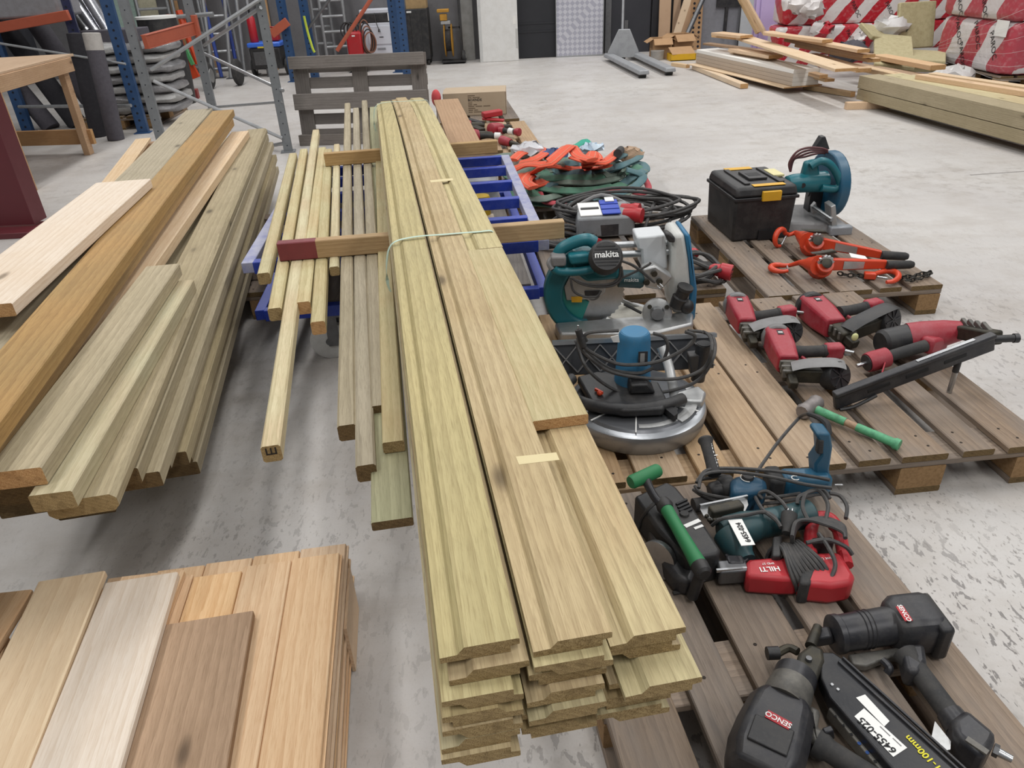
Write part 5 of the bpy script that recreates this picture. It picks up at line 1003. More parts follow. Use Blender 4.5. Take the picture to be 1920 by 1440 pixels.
# ---- mitre saw
def mitre():
    r = thing('mitre_saw', 'teal and white sliding mitre saw on the new-looking pallet', 'saw', (.62, 2.8, .1445)); y = 2.72
    P = lambda u, v, dy=0.: gy(u, v, y+dy)
    m = MB(); c = P(1175, 592, .04); c.z = .165; m.lathe(V((c.x, c.y, .146)), V((c.x, c.y, .19)), [(0, .13), (.6, .13), (.8, .118), (1, .112)], 36); tt = part('turntable', m, ALU, r)
    m = MB(); m.lathe(V((c.x, c.y, .19)), V((c.x, c.y, .195)), [(0, .09), (1, .085)], 30); part('table_insert', m, plain('table_plate', '#a7a49a', .5, .4), tt)
    m = ppoly(MB(), [gp(u, v, .2) for u, v in ((1040, 604), (1250, 588), (1300, 578), (1300, 606), (1230, 622), (1050, 625))], (0, 0, -.055)); part('base_casting', m, ALU, r, .01)
    m = upr([(1158, 563), (1165, 560), (1212, 580), (1214, 592), (1205, 592)], y+.09, .012); part('fence', m, ALU, r, .003); m = rod(P(1170, 570, .0), P(1203, 587, -.03), .006); part('lock_lever', m, BLACKP, r)
    cc = P(1232, 586, -.02); m = MB(); a = V((-.15, -.95, .3)).normalized(); m.lathe(cc-a*.03, cc+a*.02, [(0, .055), (.5, .06), (.9, .06), (1, .05)], 26); bs = part('bevel_scale', m, ALU, r); m = MB(); m.lathe(cc+a*.02, cc+a*.06, [(0, .03), (1, .024)], 18); part('pivot_knob', m, STEEL, bs)
    for t in (.6, 2.4, 4.2): m = MB(); o = cc+a*.021+V((math.cos(t)*.045, 0, math.sin(t)*.045)); m.cyl(o, o+a*.008, .009); part('bolt', m, DARKM, bs)
    # blade and guards
    bc = P(1112, 550, -.005); n = 72; m = MB(); m.frame(bc, (1, 0, 0), (0, 0, 1)); m.prism([((.128 if i % 2 else .121)*math.cos(2*math.pi*i/n), (.128 if i % 2 else .121)*math.sin(2*math.pi*i/n)) for i in range(n)], -.0012, .0012); part('blade', m, STEEL, r, smooth=False); m = MB(); m.lathe(bc-V((0, .004, 0)), bc+V((0, .004, 0)), [(0, .03), (1, .03)], 20); part('blade_flange', m, DSTEEL, r)
    def arcp(u0, r0, r1, a0, a1, k=20): return [(r1*math.cos(math.radians(a0+(a1-a0)*i/k)), r1*math.sin(math.radians(a0+(a1-a0)*i/k))) for i in range(k+1)] + [(r0*math.cos(math.radians(a1+(a0-a1)*i/k)), r0*math.sin(math.radians(a1+(a0-a1)*i/k))) for i in range(k+1)]
    g = P(1112, 545, 0); m = MB(); m.frame(g, (1, 0, 0), (0, 0, 1)); m.prism(arcp(0, .125, .2, 112, 262), -.03, .035); part('outer_guard', m, TEAL, r, .01); m = MB(); m.frame(g, (1, 0, 0), (0, 0, 1)); m.prism(arcp(0, .045, .15, 95, 250), -.0, .012); part('lower_guard', m, CLEAR, r, .003)
    m = MB(); m.frame(P(1104, 535, -.018), (1, 0, 0), (0, 0, 1)); m.prism([(-.09, -.06), (.02, -.06), (.065, -.035), (.075, .05), (-.07, .06), (-.1, 0)], -.004, .006); cov = part('guard_cover', m, ALU, r, .004)
    m = upr([(1071, 557), (1092, 556), (1091, 567), (1072, 567)], y-.028, .003); part('warning_sticker', m, YLAB, cov); m = upr([(1096, 546), (1125, 545), (1124, 554), (1097, 555)], y-.028, .003); part('size_plate', m, GUN, cov)
    # head
    m = upr([(1070, 482), (1092, 472), (1150, 475), (1165, 500), (1160, 525), (1100, 530), (1078, 512)], y-.06, .08); part('head_housing', m, TEAL, r, .014)
    mc = P(1136, 482, -.13); a2 = V((.02, -.82, .57)).normalized(); m = MB(); m.lathe(mc-a2*.11, mc+a2*.012, [(0, .05), (.5, .052), (.62, .06), (.9, .062), (1, .054)], 28); part('motor_shell', m, TEAL, r); m = MB(); m.lathe(mc-a2*.025, mc+a2*.02, [(0, .064), (.7, .064), (1, .054)], 28); mv = part('motor_cap', m, BLACKP, r)
    up2 = V((0, .57, .82)); 
    for k in range(7):
        o = mc+a2*.0205+up2*(-.036+.012*k); w = math.sqrt(max(.0001, .05**2-(-.036+.012*k)**2)); m = obox(o-V((w, 0, 0)), o+V((w, 0, 0)), .004, .003, a2); part('vent_slot', m, INK, mv)
    writing('lettering', 'makita', mv, mc+a2*.022+up2*.004, (1, 0, 0), up2, .034, WHITEP, .001, bold=True)
    m = MB().tube([P(u, v, -.03) for u, v in ((1042, 490), (1052, 468), (1075, 455), (1100, 449), (1115, 455))], .024, 12, smooth=6); part('carry_handle', m, TEAL, r)
    m = MB().tube([P(u, v, -.08) for u, v in ((1038, 503), (1050, 509), (1085, 509), (1112, 504))], .017, 12, smooth=6); part('grip', m, TEAL, r); m = upr([(1033, 482), (1062, 481), (1062, 500), (1035, 502)], y-.09, .06); part('switch_block', m, GREYP, r, .008); m = MB().tube([P(1036, 484, -.06), P(1030, 493, -.07), P(1036, 505, -.08)], .012, 8, smooth=4); part('handle_tip', m, GREYP, r)
    m = upr([(1065, 480), (1105, 476), (1110, 494), (1070, 498)], y-.09, .05); part('handle_neck', m, TEAL, r, .01)
    # slide rails and rear column
    for v, dy in ((460, .1), (478, .06)): part('slide_rail', rod(P(1140, v, dy), P(1262, v-5, dy), .014), STEEL, r)
    m = upr([(1194, 445), (1248, 440), (1250, 465), (1252, 505), (1205, 507), (1203, 470), (1196, 468)], y+.03, .12); part('rail_carrier', m, plain('white_casting', '#d3d6d8', .35, 0, .08), r, .012)
    m = upr([(1262, 441), (1284, 438), (1292, 490), (1296, 540), (1292, 585), (1262, 590), (1256, 540), (1260, 500)], y-.01, .17); part('rear_column', m, plain('cream_casting', '#c9cac6', .38, 0, .12), r, .016)
    m = upr([(1284, 438), (1295, 441), (1302, 500), (1308, 545), (1304, 600), (1288, 610), (1287, 580), (1296, 540), (1292, 490)], y-.012, .18); part('rear_cover', m, BLUEM, r, .014)
    m = upr([(1247, 440), (1254, 437), (1266, 446), (1266, 456), (1254, 455)], y-.03, .05); part('lock_knob', m, BLACKP, r, .006)
    p, q = P(1160, 522, -.03), P(1206, 524, -.03); m = MB(); m.lathe(p, q, [(0, .035), (.9, .036), (1, .03)], 20); gt = part('gear_tube', m, TEALD, r); writing('lettering', 'makita', gt, P(1184, 525, -.069), (1, 0, -.04), (0, .1, 1), .022, WHITEP, .001)
    m = upr([(1205, 505), (1230, 498), (1262, 520), (1240, 545), (1210, 540)], y-.06, .06); br = part('link_bracket', m, ALU, r, .008)
    for u, v in ((1212, 528), (1236, 527), (1226, 512)): m = MB(); o = P(u, v, -.062); m.cyl(o, o-V((0, .012, 0)), .012); part('bolt', m, DARKM, br)
    part('plug_pin', rod(P(1232, 536, -.08), P(1238, 541, -.09), .003), STEEL, br); part('plug_pin', rod(P(1237, 532, -.08), P(1243, 538, -.09), .003), STEEL, br)
    m = MB(); m.lathe(P(1268, 575, -.04), P(1285, 540, -.05), [(0, .03), (.5, .034), (.55, .026), (.9, .026), (1, .031)], 16); nz = part('dust_nozzle', m, BLACKP, r); m = MB(); m.lathe(P(1284, 542, -.05), P(1286, 537, -.052), [(0, .032), (1, .032)], 16); part('nozzle_ring', m, RUBBER, nz); m = MB().ball(P(1288, 575, -.06), .028, (1, 1, 1.1)); part('nozzle_elbow', m, BLACKP, nz)
    loops = [[(1165, 500), (1166, 520), (1150, 535), (1120, 538), (1090, 532), (1073, 522)], [(1163, 495), (1160, 522), (1140, 533), (1105, 533), (1080, 525)], [(1070, 520), (1075, 545), (1095, 556), (1118, 556), (1127, 545)], [(1160, 488), (1185, 496), (1205, 510), (1228, 530)], [(1160, 487), (1190, 500), (1225, 528)], [(1163, 522), (1190, 510), (1215, 497), (1220, 492)]]
    for L in loops: part('power_cord', cord([P(u, v, -.13) for u, v in L], .0048), CABLE, r)
mitre()
# ---- table saw turned on its side of the pallet
def flipsaw():
    c = gp(1193, 752, .21); r = thing('table_mitre_saw', 'round grey saw table with a blue motor and looped cable', 'saw', V((c.x, c.y, .1445)))
    R_ = .222; m = MB(); m.lathe(V((c.x, c.y, .146)), V((c.x, c.y, .215)), [(0, R_*.96), (.25, R_*1.0), (.7, R_*1.02), (.92, R_), (1, R_*.95)], 56); t = part('round_base', m, plain('silver_cast_base', '#9a9da1', .3, .7, .15, '#6e6f70', 10), r)
    m = MB(); m.lathe(V((c.x, c.y, .215)), V((c.x, c.y, .222)), [(0, R_*.9), (1, R_*.86)], 56); part('base_plate', m, plain('grey_cast_plate', '#707276', .32, .6, .25, '#55534f', 8), t)
    for a in (.5, 1.75, 2.5): m = obox(V((c.x+.05*math.cos(-a), c.y+.05*math.sin(-a), .223)), V((c.x+.205*math.cos(-a), c.y+.205*math.sin(-a), .223)), .004, .003); part('scale_line', m, WHITEP, t)
    m = MB(); m.tube([V((c.x+.17*math.cos(a), c.y+.17*math.sin(a), .223)) for a in [-1.7+.09*i for i in range(16)]], .0025, 6, wid=.012, up=(0, 0, 1)); part('slot_rim', m, ALU, t)
    m = MB(); m.tube([V((c.x+.185*math.cos(a), c.y+.185*math.sin(a), .224)) for a in [-.95+.1*i for i in range(13)]], .0035, 6, wid=.012, up=(0, 0, 1)); part('scale_arc', m, ALU, t)
    # ribbed table standing on edge behind
    A_, B_ = gp(1040, 705, .20), gp(1338, 690, .20); dx = (B_-A_).normalized(); up = V((-.0, .30, .95)).normalized(); o = A_; L = (B_-A_).length; Hh = .12
    m = MB(); m.frame(o, dx, up); m.box((L/2, Hh/2, 0), (L, Hh, .012)); tb_ = part('upper_table', m, plain('dark_cast_table', '#55575b', .4, .5, .3, '#3f3f40', 12), r, .004)
    m = MB(); m.frame(o, dx, up); m.box((L/2, Hh, .004), (L+.01, .014, .03)); part('table_edge', m, STEEL, tb_); nfr = dx.cross(up)
    for k in range(7):
        x0 = L*k/7; 
        for s_ in (0, 1):
            p = o+dx*(x0 if s_ else x0+L/7)+up*.012+nfr*.01; q = o+dx*(x0+L/7 if s_ else x0)+up*(Hh-.012)+nfr*.01; m = obox(p, q, .004, .014, nfr); part('table_rib', m, GREYP, tb_)
    # motor
    b = gp(1185, 730, .225); T_ = gy(1190, 622, b.y+.015); m = MB(); m.lathe(V((b.x, b.y, .222)), V((T_.x, T_.y+.0, T_.z)), [(0, .062), (.25, .06), (.3, .058), (.9, .052), (.97, .05), (1, .046)], 30); mo = part('motor', m, BLUEM, r); m = MB(); m.lathe(V((T_.x, T_.y, T_.z-.001)), V((T_.x, T_.y, T_.z+.003)), [(0, .043), (1, .042)], 28); part('motor_top', m, BLUEM, mo)
    f = gy(1205, 672, b.y-.058); m = MB(); m.frame(f, (1, 0, 0), (0, .1, 1)); m.box((0, 0, .004), (.03, .05, .003)); part('type_plate', m, GUN, mo); m = MB(); m.frame(f, (1, 0, 0), (0, .1, 1)); m.box((-.002, .0, .006), (.014, .04, .001)); part('plate_print', m, ALU, mo)
    m = upr([(1183, 722), (1215, 720), (1230, 738), (1180, 740)], b.y-.1, .06); part('brush_holder', m, BLACKP, r, .006)
    m = MB(); g0 = V((c.x-.02, c.y+.03, .25)); m.tube([g0+V((.21*math.cos(a), .14*math.sin(a)-.0, 0)) for a in [math.radians(150+12*i) for i in range(15)]], .02, 10, smooth=2); part('black_guard', m, BLACKP, r)
    m = flatp([(1082, 705), (1120, 695), (1235, 715), (1250, 745), (1245, 765), (1170, 768), (1110, 755)], .262, .03); part('guard_tray', m, BLACKP, r, .008)
    m = MB().ball(gp(1124, 737, .27), .009); part('orange_knob', m, ORNG, r); m = obox(gp(1116, 730, .27), gp(1130, 737, .27), .006, .01); part('orange_lever', m, ORNG, r)
    m = MB().tube([gy(1240, 650, b.y+.03), gy(1252, 680, b.y), gy(1260, 715, b.y-.04), gy(1266, 750, b.y-.07)], .006, 8, smooth=5, wid=.016, up=(0, -1, .5)); part('riving_arm', m, ALU, r)
    m = flatp([(1243, 762), (1250, 750), (1262, 764), (1268, 762), (1271, 775), (1264, 780)], .25, .02); part('pointer', m, INK, r)
    m = rod(gy(1308, 712, c.y+.15), gy(1320, 645, c.y+.15), .024, .026); dp = part('dust_port', m, BLACKP, r); m = rod(gy(1320, 646, c.y+.15), gy(1320.3, 643.5, c.y+.15), .023); part('port_mouth', m, INK, dp); m = upr([(1292, 668), (1312, 666), (1312, 705), (1296, 706)], c.y+.13, .04); part('port_block', m, BLACKP, r, .004)
    m = flatp([(1265, 735), (1310, 722), (1325, 735), (1318, 752), (1275, 750)], .24, .03); part('pivot_casting', m, ALU, r, .008)
    yy = b.y-.075
    loops = [[(1090, 632), (1100, 655), (1150, 680), (1190, 684), (1240, 676), (1290, 650), (1303, 630), (1285, 622)], [(1083, 635), (1095, 660), (1140, 695), (1200, 708), (1270, 710), (1320, 690), (1335, 650), (1325, 625), (1290, 620)], [(1080, 640), (1100, 690), (1150, 730), (1200, 738), (1260, 732), (1310, 712), (1338, 670), (1338, 635), (1318, 622)], [(1100, 640), (1096, 630), (1110, 623), (1160, 620)], [(1225, 625), (1245, 632), (1252, 650), (1246, 672)], [(1085, 625), (1092, 650), (1140, 690), (1195, 700), (1225, 690)]]
    for k, Lp in enumerate(loops): part('power_cord', cord([gy(u, v, yy+.004*k+(.16 if v < 645 and k in (1, 2) else 0)) for u, v in Lp], .0058), CABLE, r)
    m = rod(gy(1094, 650, yy), gy(1084, 618, yy+.01), .011); pl = part('plug', m, BLACKP, r); part('plug_pin', rod(gy(1084, 618, yy+.01), gy(1084, 610, yy+.01), .0025), STEEL, pl)
    m = upr([(1145, 632), (1160, 628), (1162, 642), (1150, 642)], b.y-.02, .002); part('paper_tag', m, WHITEP, r)
flipsaw()
m = flatp([(1035, 607), (1160, 598), (1165, 625), (1050, 640)], .185, .02); 
# ---- socket box and cables
def distro():
    c = gp(1140, 440, .16); z0 = .16; r = thing('socket_box', 'grey socket box with blue outlets and red plugs on the cables', 'socket box', V((c.x, c.y, z0))); y = c.y-.02
    A_, B_, C_, D_ = gp(1082, 448, z0), gp(1190, 442, z0), gp(1190, 442, z0)+V((.0, .2, 0)), gp(1082, 448, z0)+V((0, .2, 0)); h_ = V((0, 0, .11)); m = MB(); hexa(m, [A_, B_, C_, D_], [A_+h_, B_+h_, C_+h_+V((-.02, 0, .03)), D_+h_+V((.02, 0, .03))]); part('case', m, plain('box_grey', '#84878a', .45, 0, .25), r, .012)
    f = lambda a, b, w, d, nm, mat, lift=.004: part(nm, (lambda m: (m.frame(A_+h_+(B_-A_)*a+V((0, .2*b, .03*b+lift)), B_-A_, V((0, .99, .15))), m.box((0, 0, 0), (w, d, .008)))[1])(MB()), mat, r, .002)
    f(.25, .5, .12, .16, 'breaker_cover', WHITEP); f(.25, .5, .1, .02, 'breaker_row', BLACKP, .009)
    for k in range(3): f(.6, .2+.3*k, .1, .05, 'blue_outlet', plain('outlet_blue%d' % k, '#2645b0', .4, 0, .1), .012)
    f(.62, .88, .05, .05, 'paper_label', WHITEP, .02)
    for k in range(2):
        p = A_+h_+(B_-A_)*.86+V((0, .05+.09*k, .0)); m = MB(); m.lathe(p+V((-.01, 0, .0)), p+V((.08, -.05, .0)), [(0, .03), (.6, .034), (.7, .04), (1, .04)], 18); part('red_outlet', m, plain('outlet_red%d' % k, '#b3242c', .4, 0, .15), r)
    m = obox(gp(1096, 446, .24), gp(1122, 452, .2), .05, .03); part('red_lever', m, REDH, r, .004); m = upr([(1126, 422), (1160, 420), (1160, 440), (1128, 443)], y-.14, .005); part('clear_window', m, GUN, r); m = MB().tube([D_+h_, (D_+C_)/2+h_+V((0, .02, .06)), C_+h_], .012, 8, smooth=4); part('carry_frame', m, GREYP, r)
distro()
rc = random.Random(11)
def coil(label, c, rx, ry, n, rad, zb, cat='cable', mat=CABLE, jit=.03, kind=None, rz=0.):
    c = V(c); r = thing('cable_coil', label, cat, V((c.x, c.y, .144))); z = zb
    for k in range(n):
        ph = rc.uniform(0, 6.28); ox, oy = rc.uniform(-jit, jit), rc.uniform(-jit, jit); sx = rx*rc.uniform(.72, 1.05); sy = ry*rc.uniform(.72, 1.05); pts = []
        for i in range(12):
            t = ph+i*math.pi/6; x, y_ = sx*math.cos(t), sy*math.sin(t); pts.append(c+V((x*math.cos(rz)-y_*math.sin(rz)+ox, x*math.sin(rz)+y_*math.cos(rz)+oy, z-c.z+.012*math.sin(3*t+k)+.005*k)))
        m = MB(); m.tube(pts, rad, 7, closed=True, smooth=3); part('cable_turn', m, mat, r); z += .006
    return r
cr = coil('heap of thick dark cable behind the socket box', gp(1165, 412, .17), .40, .22, 11, .0095, .165)
part('cable_end', cord([gp(1205, 440, .17), gp(1215, 410, .24), gy(1228, 380, 4.25), gy(1243, 375, 4.25), gy(1257, 388, 4.2), gp(1253, 425, .2), gp(1235, 440, .16)], .0095), CABLE, cr)
part('cable_end', cord([gp(1055, 400, .2), gp(1075, 380, .24), gp(1110, 378, .22), gp(1150, 395, .2), gp(1200, 402, .19)], .0095), CABLE, cr)
m = MB(); p, q = gp(1152, 398, .22), gp(1190, 392, .22); m.lathe(p, q, [(0, .016), (.3, .028), (.7, .034), (1, .034)], 16); part('red_connector', m, REDH, cr); part('connector_sleeve', rod(q, q+(q-p).normalized()*.05, .026), GREYP, cr)
coil('loose cable ends in front of the socket box', gp(1060, 450, .165), .17, .14, 5, .009, .158)
c2 = coil('small cable coil with a red plug beside the mitre saw', gp(1308, 512, .165), .11, .14, 6, .009, .16)
def redplug(r, a, b):
    a, b = V(a), V(b); m = MB(); m.lathe(a, b, [(0, .014), (.15, .026), (.45, .03), (.5, .038), (1, .038)], 20); pl = part('red_plug', m, REDH, r); d = (b-a).normalized(); x = d.orthogonal().normalized(); y = d.cross(x)
    for k in range(5): t = k*1.2566; o = b+(x*math.cos(t)+y*math.sin(t))*.021; part('pin_hole', rod(o-d*.002, o+d*.0015, .006, n=8), INK, pl)
redplug(c2, gp(1330, 503, .2), gp(1372, 512, .19)); m = MB().tube([gp(1300, 490, .2), gp(1315, 496, .21), gp(1330, 503, .2)], .011, 8, smooth=4); part('cable_end', m, CABLE, c2); part('red_connector', MB().ball(gp(1300, 475, .2), .03, (1, 1, .9)), REDH, c2)
# ---- slings
SLO = plain('orange_sling', '#dd5a3c', .75, 0, .15, '#a8402b', 40, .5); SLG = plain('green_sling', '#4f7f69', .8, 0, .35, '#7b8378', 30, .5); SLD = plain('dusty_green_sling', '#68786d', .8, 0, .35, '#8a8d82', 30, .5); SLT = plain('teal_sling', '#2f9c85', .75, 0, .2, '#5a8478', 30, .4); SLR = plain('pink_red_sling', '#b34a52', .8, 0, .3, '#7e4448', 30, .4); SLB = plain('blue_green_sling', '#4d7076', .8, 0, .35, '#7b8484', 30, .5)
hc = gp(1085, 330, .2)
def hp(u, v, k=0.):
    z = .2
    for _ in range(4):
        p = gp(u, v, z); q = ((p.x-hc.x)/.52)**2+((p.y-hc.y)/.56)**2; z = .16+.15*max(0, 1-q)+k
    return gp(u, v, z)
def sling(label, paths, mat, w=.032, k=0., t=.011):
    P0 = hp(*paths[0][0]); r = thing('lifting_sling', label, 'lifting sling', V((P0.x, P0.y, .144)), 'lifting slings heaped on the pallet')
    for pa in paths:
        pts = [hp(p[0], p[1], k+(p[2] if len(p) > 2 else 0)) for p in pa]; m = MB(); m.tube(pts, t, 10, smooth=7, wid=w, up=(0, -.35, 1)); b = part('webbing', m, mat, r)
        if mat is SLO:
            for s in (-.5, .5):
                C2 = catmull(pts, 7); Q = []
                for i in range(len(C2)): d = (C2[min(i+1, len(C2)-1)]-C2[max(i-1, 0)]).normalized(); U = V((0, -.35, 1)); a = (U-d*U.dot(d)).normalized(); Q.append(C2[i]+a*(t*.86)+d.cross(a)*(w*s))
                m = MB(); m.tube(Q, .0022, 5, wid=.003, up=(0, -.35, 1)); part('woven_stripe', m, plain('sling_stripe', '#d98a70', .8, 0, .2) if 'sling_stripe' not in bpy.data.materials else bpy.data.materials['sling_stripe'], b)
rs = random.Random(21); bed = []
for k in range(12):
    a0 = rs.uniform(0, 6.28); rr_ = rs.uniform(.12, .42); bed.append((['green', 'dusty green', 'blue-green'][k % 3], [V((hc.x+rr_*1.05*math.cos(a0+t*.62)+rs.uniform(-.05, .05), hc.y+rr_*1.1*math.sin(a0+t*.62)+rs.uniform(-.05, .05), .15+.10*max(0, 1-(rr_/.5)**2)+.006*(k % 4))) for t in range(8)]))
for k, (cn, P_) in enumerate(bed):
    r = thing('lifting_sling', '%s sling in the bed of the heap' % cn, 'lifting sling', V((P_[0].x, P_[0].y, .144)), 'bed of %s slings under the heap' % cn); m = MB(); m.tube(P_, .012, 10, smooth=6, wid=.042, up=(0, -.2, 1)); part('webbing', m, [SLG, SLD, SLB][k % 3], r)
sling('dusty green sling flattened along the front of the heap', [[(985, 372), (1020, 372), (1060, 362), (1100, 350), (1140, 340), (1172, 322)]], SLD, .038)
sling('green sling looping round the left front of the heap', [[(958, 350), (968, 372), (1000, 380), (1035, 384), (1050, 390)], [(950, 330), (985, 350), (1010, 372)]], SLG, .03)
sling('green sling with a stitched eye in the middle front', [[(1000, 362), (1030, 350), (1065, 340), (1110, 335), (1150, 330), (1200, 312)]], SLG, .034, .03)
sling('blue-green sling folded over the right of the heap', [[(1065, 374), (1110, 372), (1160, 350), (1190, 328), (1210, 318), (1200, 306), (1165, 310), (1135, 325)]], SLB, .034, .03)
sling('dusty sling strap running down the right side', [[(1170, 318), (1150, 340), (1130, 360), (1118, 378)], [(1208, 320), (1195, 345), (1160, 372), (1130, 382)]], SLD, .03, .035)
sling('teal-grey sling bundled at the far right', [[(1150, 300), (1175, 288), (1195, 282), (1198, 295), (1170, 308), (1140, 322)], [(1175, 318), (1205, 330), (1190, 350), (1150, 368)]], SLB, .03, .05)
sling('pinkish red sling peeking out under the heap', [[(1012, 362), (1022, 378), (1060, 380), (1110, 368), (1160, 358), (1205, 362), (1216, 352), (1208, 334)]], SLR, .022, .005)
sling('grey-green sling at the back left of the heap', [[(920, 298), (945, 292), (975, 292), (1000, 300), (1030, 305)], [(1025, 300), (1045, 298), (1050, 310)]], SLD, .035, .02)
sling('bright teal sling across the back of the heap', [[(1020, 288), (1050, 282), (1080, 274), (1098, 264), (1102, 276), (1085, 282)]], SLT, .03, .03)
sling('orange sling lying in broad folds over the heap', [[(957, 320), (985, 310), (1020, 308), (1060, 315), (1100, 318), (1138, 312)], [(965, 342), (985, 330), (1000, 345), (1030, 338), (1075, 330), (1110, 328), (1138, 320)]], SLO, .042, .075)
sling('orange sling standing up in the long diagonal fold', [[(1000, 352), (986, 340), (1000, 325), (1030, 305), (1062, 278), (1072, 276), (1085, 292), (1110, 300)]], SLO, .042, .115)
sling('orange sling coiled at the back left', [[(962, 300), (978, 287), (1005, 280), (1022, 285), (1005, 297), (975, 306)]], SLO, .04, .07)
sling('orange sling twisted at the back right with a dark end', [[(1075, 295), (1095, 300), (1120, 298), (1110, 288), (1100, 310), (1125, 305), (1140, 300), (1160, 283)], [(1100, 315), (1108, 300), (1112, 286)]], SLO, .036, .095)
m = MB().tube([hp(1158, 288, .1), hp(1164, 281, .1)], .028, 12); solo('sling_end_sleeve', m, RUBBER, 'black sleeve on the end of the twisted orange sling', 'sleeve', hp(1160, 285, .1))
m = MB(); rr = random.Random(2); m.ball((0, 0, 0), .09, (1.3, .8, .5), 14, 8); p0 = hp(1178, 288, .06); m.v = [p0+p+V((rr.uniform(-.015, .015), rr.uniform(-.015, .015), rr.uniform(-.015, .015))) for p in m.v]; solo('rope_knot', m, TANW, 'tan knotted rope on the right of the slings', 'rope', p0-V((0, 0, .05)))
BAGW = plain('clear_bag_film', '#cfd0d4', .2, 0, .15, '#a8a9ad', 14, .6)
for k, (u, v, lab, mat) in enumerate(((990, 280, 'crumpled clear plastic bag between the red tools and slings', BAGW), (1108, 278, 'white and blue wrapper behind the slings', plain('wrapper_blue_white', '#c8d6e0', .3, 0, .4, '#3a78b4', 12)), (1040, 290, 'blue webbing scrap among the slings', plain('scrap_blue', '#4a5f8c', .7)))):
    m = MB(); rr = random.Random(k+4); m.ball((0, 0, 0), .1 if k == 0 else .07, (1.3, .8, .5), 14, 8); p0 = gp(u, v, .24); m.v = [p0+p+V((rr.uniform(-.02, .02), rr.uniform(-.02, .02), rr.uniform(-.02, .02))) for p in m.v]; solo('plastic_scrap', m, mat, lab, 'plastic', p0-V((0, 0, .08)))
# ---- cardboard box, red tools at the back
p = [gp(859, 218, .145), gp(950, 214, .145)]; f = (p[1]-p[0]); wv = f.length; f.normalize(); b_ = V((0, 0, 1)).cross(f)
p[0] = p[0]-f*.14; r = thing('cardboard_box', 'open cardboard box with black print on the far pallet', 'carton', p[0]); w_, dd, hh, t_ = wv+.14, .42, .215, .006; T0 = p[0]
def cb(name, o, lx, ly, lz, mat=KRAFT): m = MB(); m.frame(T0+f*o[0]+b_*o[1]+V((0, 0, o[2])), f, b_); m.box((lx/2, ly/2, lz/2), (lx, ly, lz)); return part(name, m, mat, r)
KR2 = plain('faded_carton', '#b3a088', .8, 0, .15, '#978268', 8)
fr = cb('front_wall', (0, 0, 0), w_, t_, hh, KR2); cb('back_wall', (0, dd, 0), w_, t_, hh, KR2); cb('side_wall', (0, 0, 0), t_, dd, hh, KR2); cb('side_wall', (w_-t_, 0, 0), t_, dd, hh, KR2); cb('bottom', (0, 0, 0), w_, dd, t_, KR2)
for nm, o, lx, ly, rx in (('flap', (.0, .0, hh), w_, .17, .12), ('flap', (.0, dd, hh), w_, -.2, .05)):
    m = MB(); m.frame(T0+f*o[0]+b_*o[1]+V((0, 0, o[2])), f, (b_+V((0, 0, rx if ly > 0 else -rx)))); m.box((lx/2, ly/2, 0), (lx, abs(ly), .005)); part(nm, m, KR2, r)
for k, (tx, zz, sz) in enumerate((('ART.', .19, .016), ('MODEL NR', .172, .016), ('BLONDE', .148, .034), ('COLOUR', .122, .016), ('SIZE  XL', .104, .016), ('MADE FOR EXPORT ONLY', .088, .018), ('QTY  12', .07, .016), ('N.W.', .052, .016), ('CTN NO', .034, .016))): 
    if k == 2: writing('printed_text', 'BOXNDE', fr, T0+f*(.14+.11)-b_*.0005+V((0, 0, zz)), f, (0, 0, 1), sz, INK, .0006, 'LEFT', True)
    else:
        m = MB(); rr = random.Random(k); x0 = .14+.11; 
        for q in range(1+k % 3): ln = rr.uniform(.03, .08); m.frame(T0+f*x0-b_*.0008+V((0, 0, zz)), f, (0, 0, 1)); m.box((ln/2, 0, 0), (ln, .008, .0006)); x0 += ln+.012
        o_ = part('printed_line', m, plain('faded_ink%d' % k, '#6d5c4a', .8, 0, .1), fr); o_['kind'] = 'stuff'
def redtool(label, a, b, h, mat=REDP, r0=.05):
    a, b = V(a), V(b); d = (b-a).normalized(); r = thing('red_hand_tool', label, 'nail gun', V((a.x, a.y, .144)), 'red tools on the back pallet')
    m = MB(); m.lathe(a, b, [(0, r0*.6), (.1, r0*.95), (.25, r0), (.7, r0*.9), (1, r0*.75)], 16); part('body', m, mat, r); e = b+d*.02; m = MB(); m.lathe(b-d*.01, b+d*.12, [(0, r0*.6), (.6, r0*.5), (1, r0*.3)], 12); part('nose', m, DARKM, r)
    if h: h = V(h); m = MB(); m.lathe(a.lerp(b, .5), h, [(0, .022), (.8, .02), (1, .026)], 12); part('handle', m, RUBBER, r); m = MB(); m.lathe(h, h+(h-a.lerp(b, .5)).normalized()*.05, [(0, .03), (1, .028)], 14); part('handle_end', m, WHITEP if r0 > .052 else REDP, r)
redtool('red tool with a round red head nearest the far bearer', gp(878, 256, .2), gp(898, 254, .2), gp(928, 255, .2), r0=.062)
redtool('red tool with a long nose left of the others', gp(866, 237, .2), gp(884, 236, .2), None, r0=.06)
redtool('red tool in the middle of the pile with a black handle', gp(918, 243, .21), gp(940, 240, .2), gp(955, 246, .2), r0=.055)
redtool('red tool lying lowest at the right of the pile', gp(938, 262, .18), gp(958, 268, .17), None, r0=.04); redtool('small red-capped tool at the right of the pile', gp(975, 248, .2), gp(966, 247, .2), gp(945, 245, .2), r0=.035)
m = obox(gp(905, 216, .27), gp(940, 210, .28), .09, .05); solo('red_case', m, REDH, 'red plastic case leaning on the cardboard box', 'case', gp(920, 214, .25), bev=.01); m = obox(gp(905, 222, .24), gp(945, 226, .22), .06, .02); solo('red_case', m, REDH, 'flat red tray below the leaning red case', 'case', gp(920, 224, .22), bev=.006)
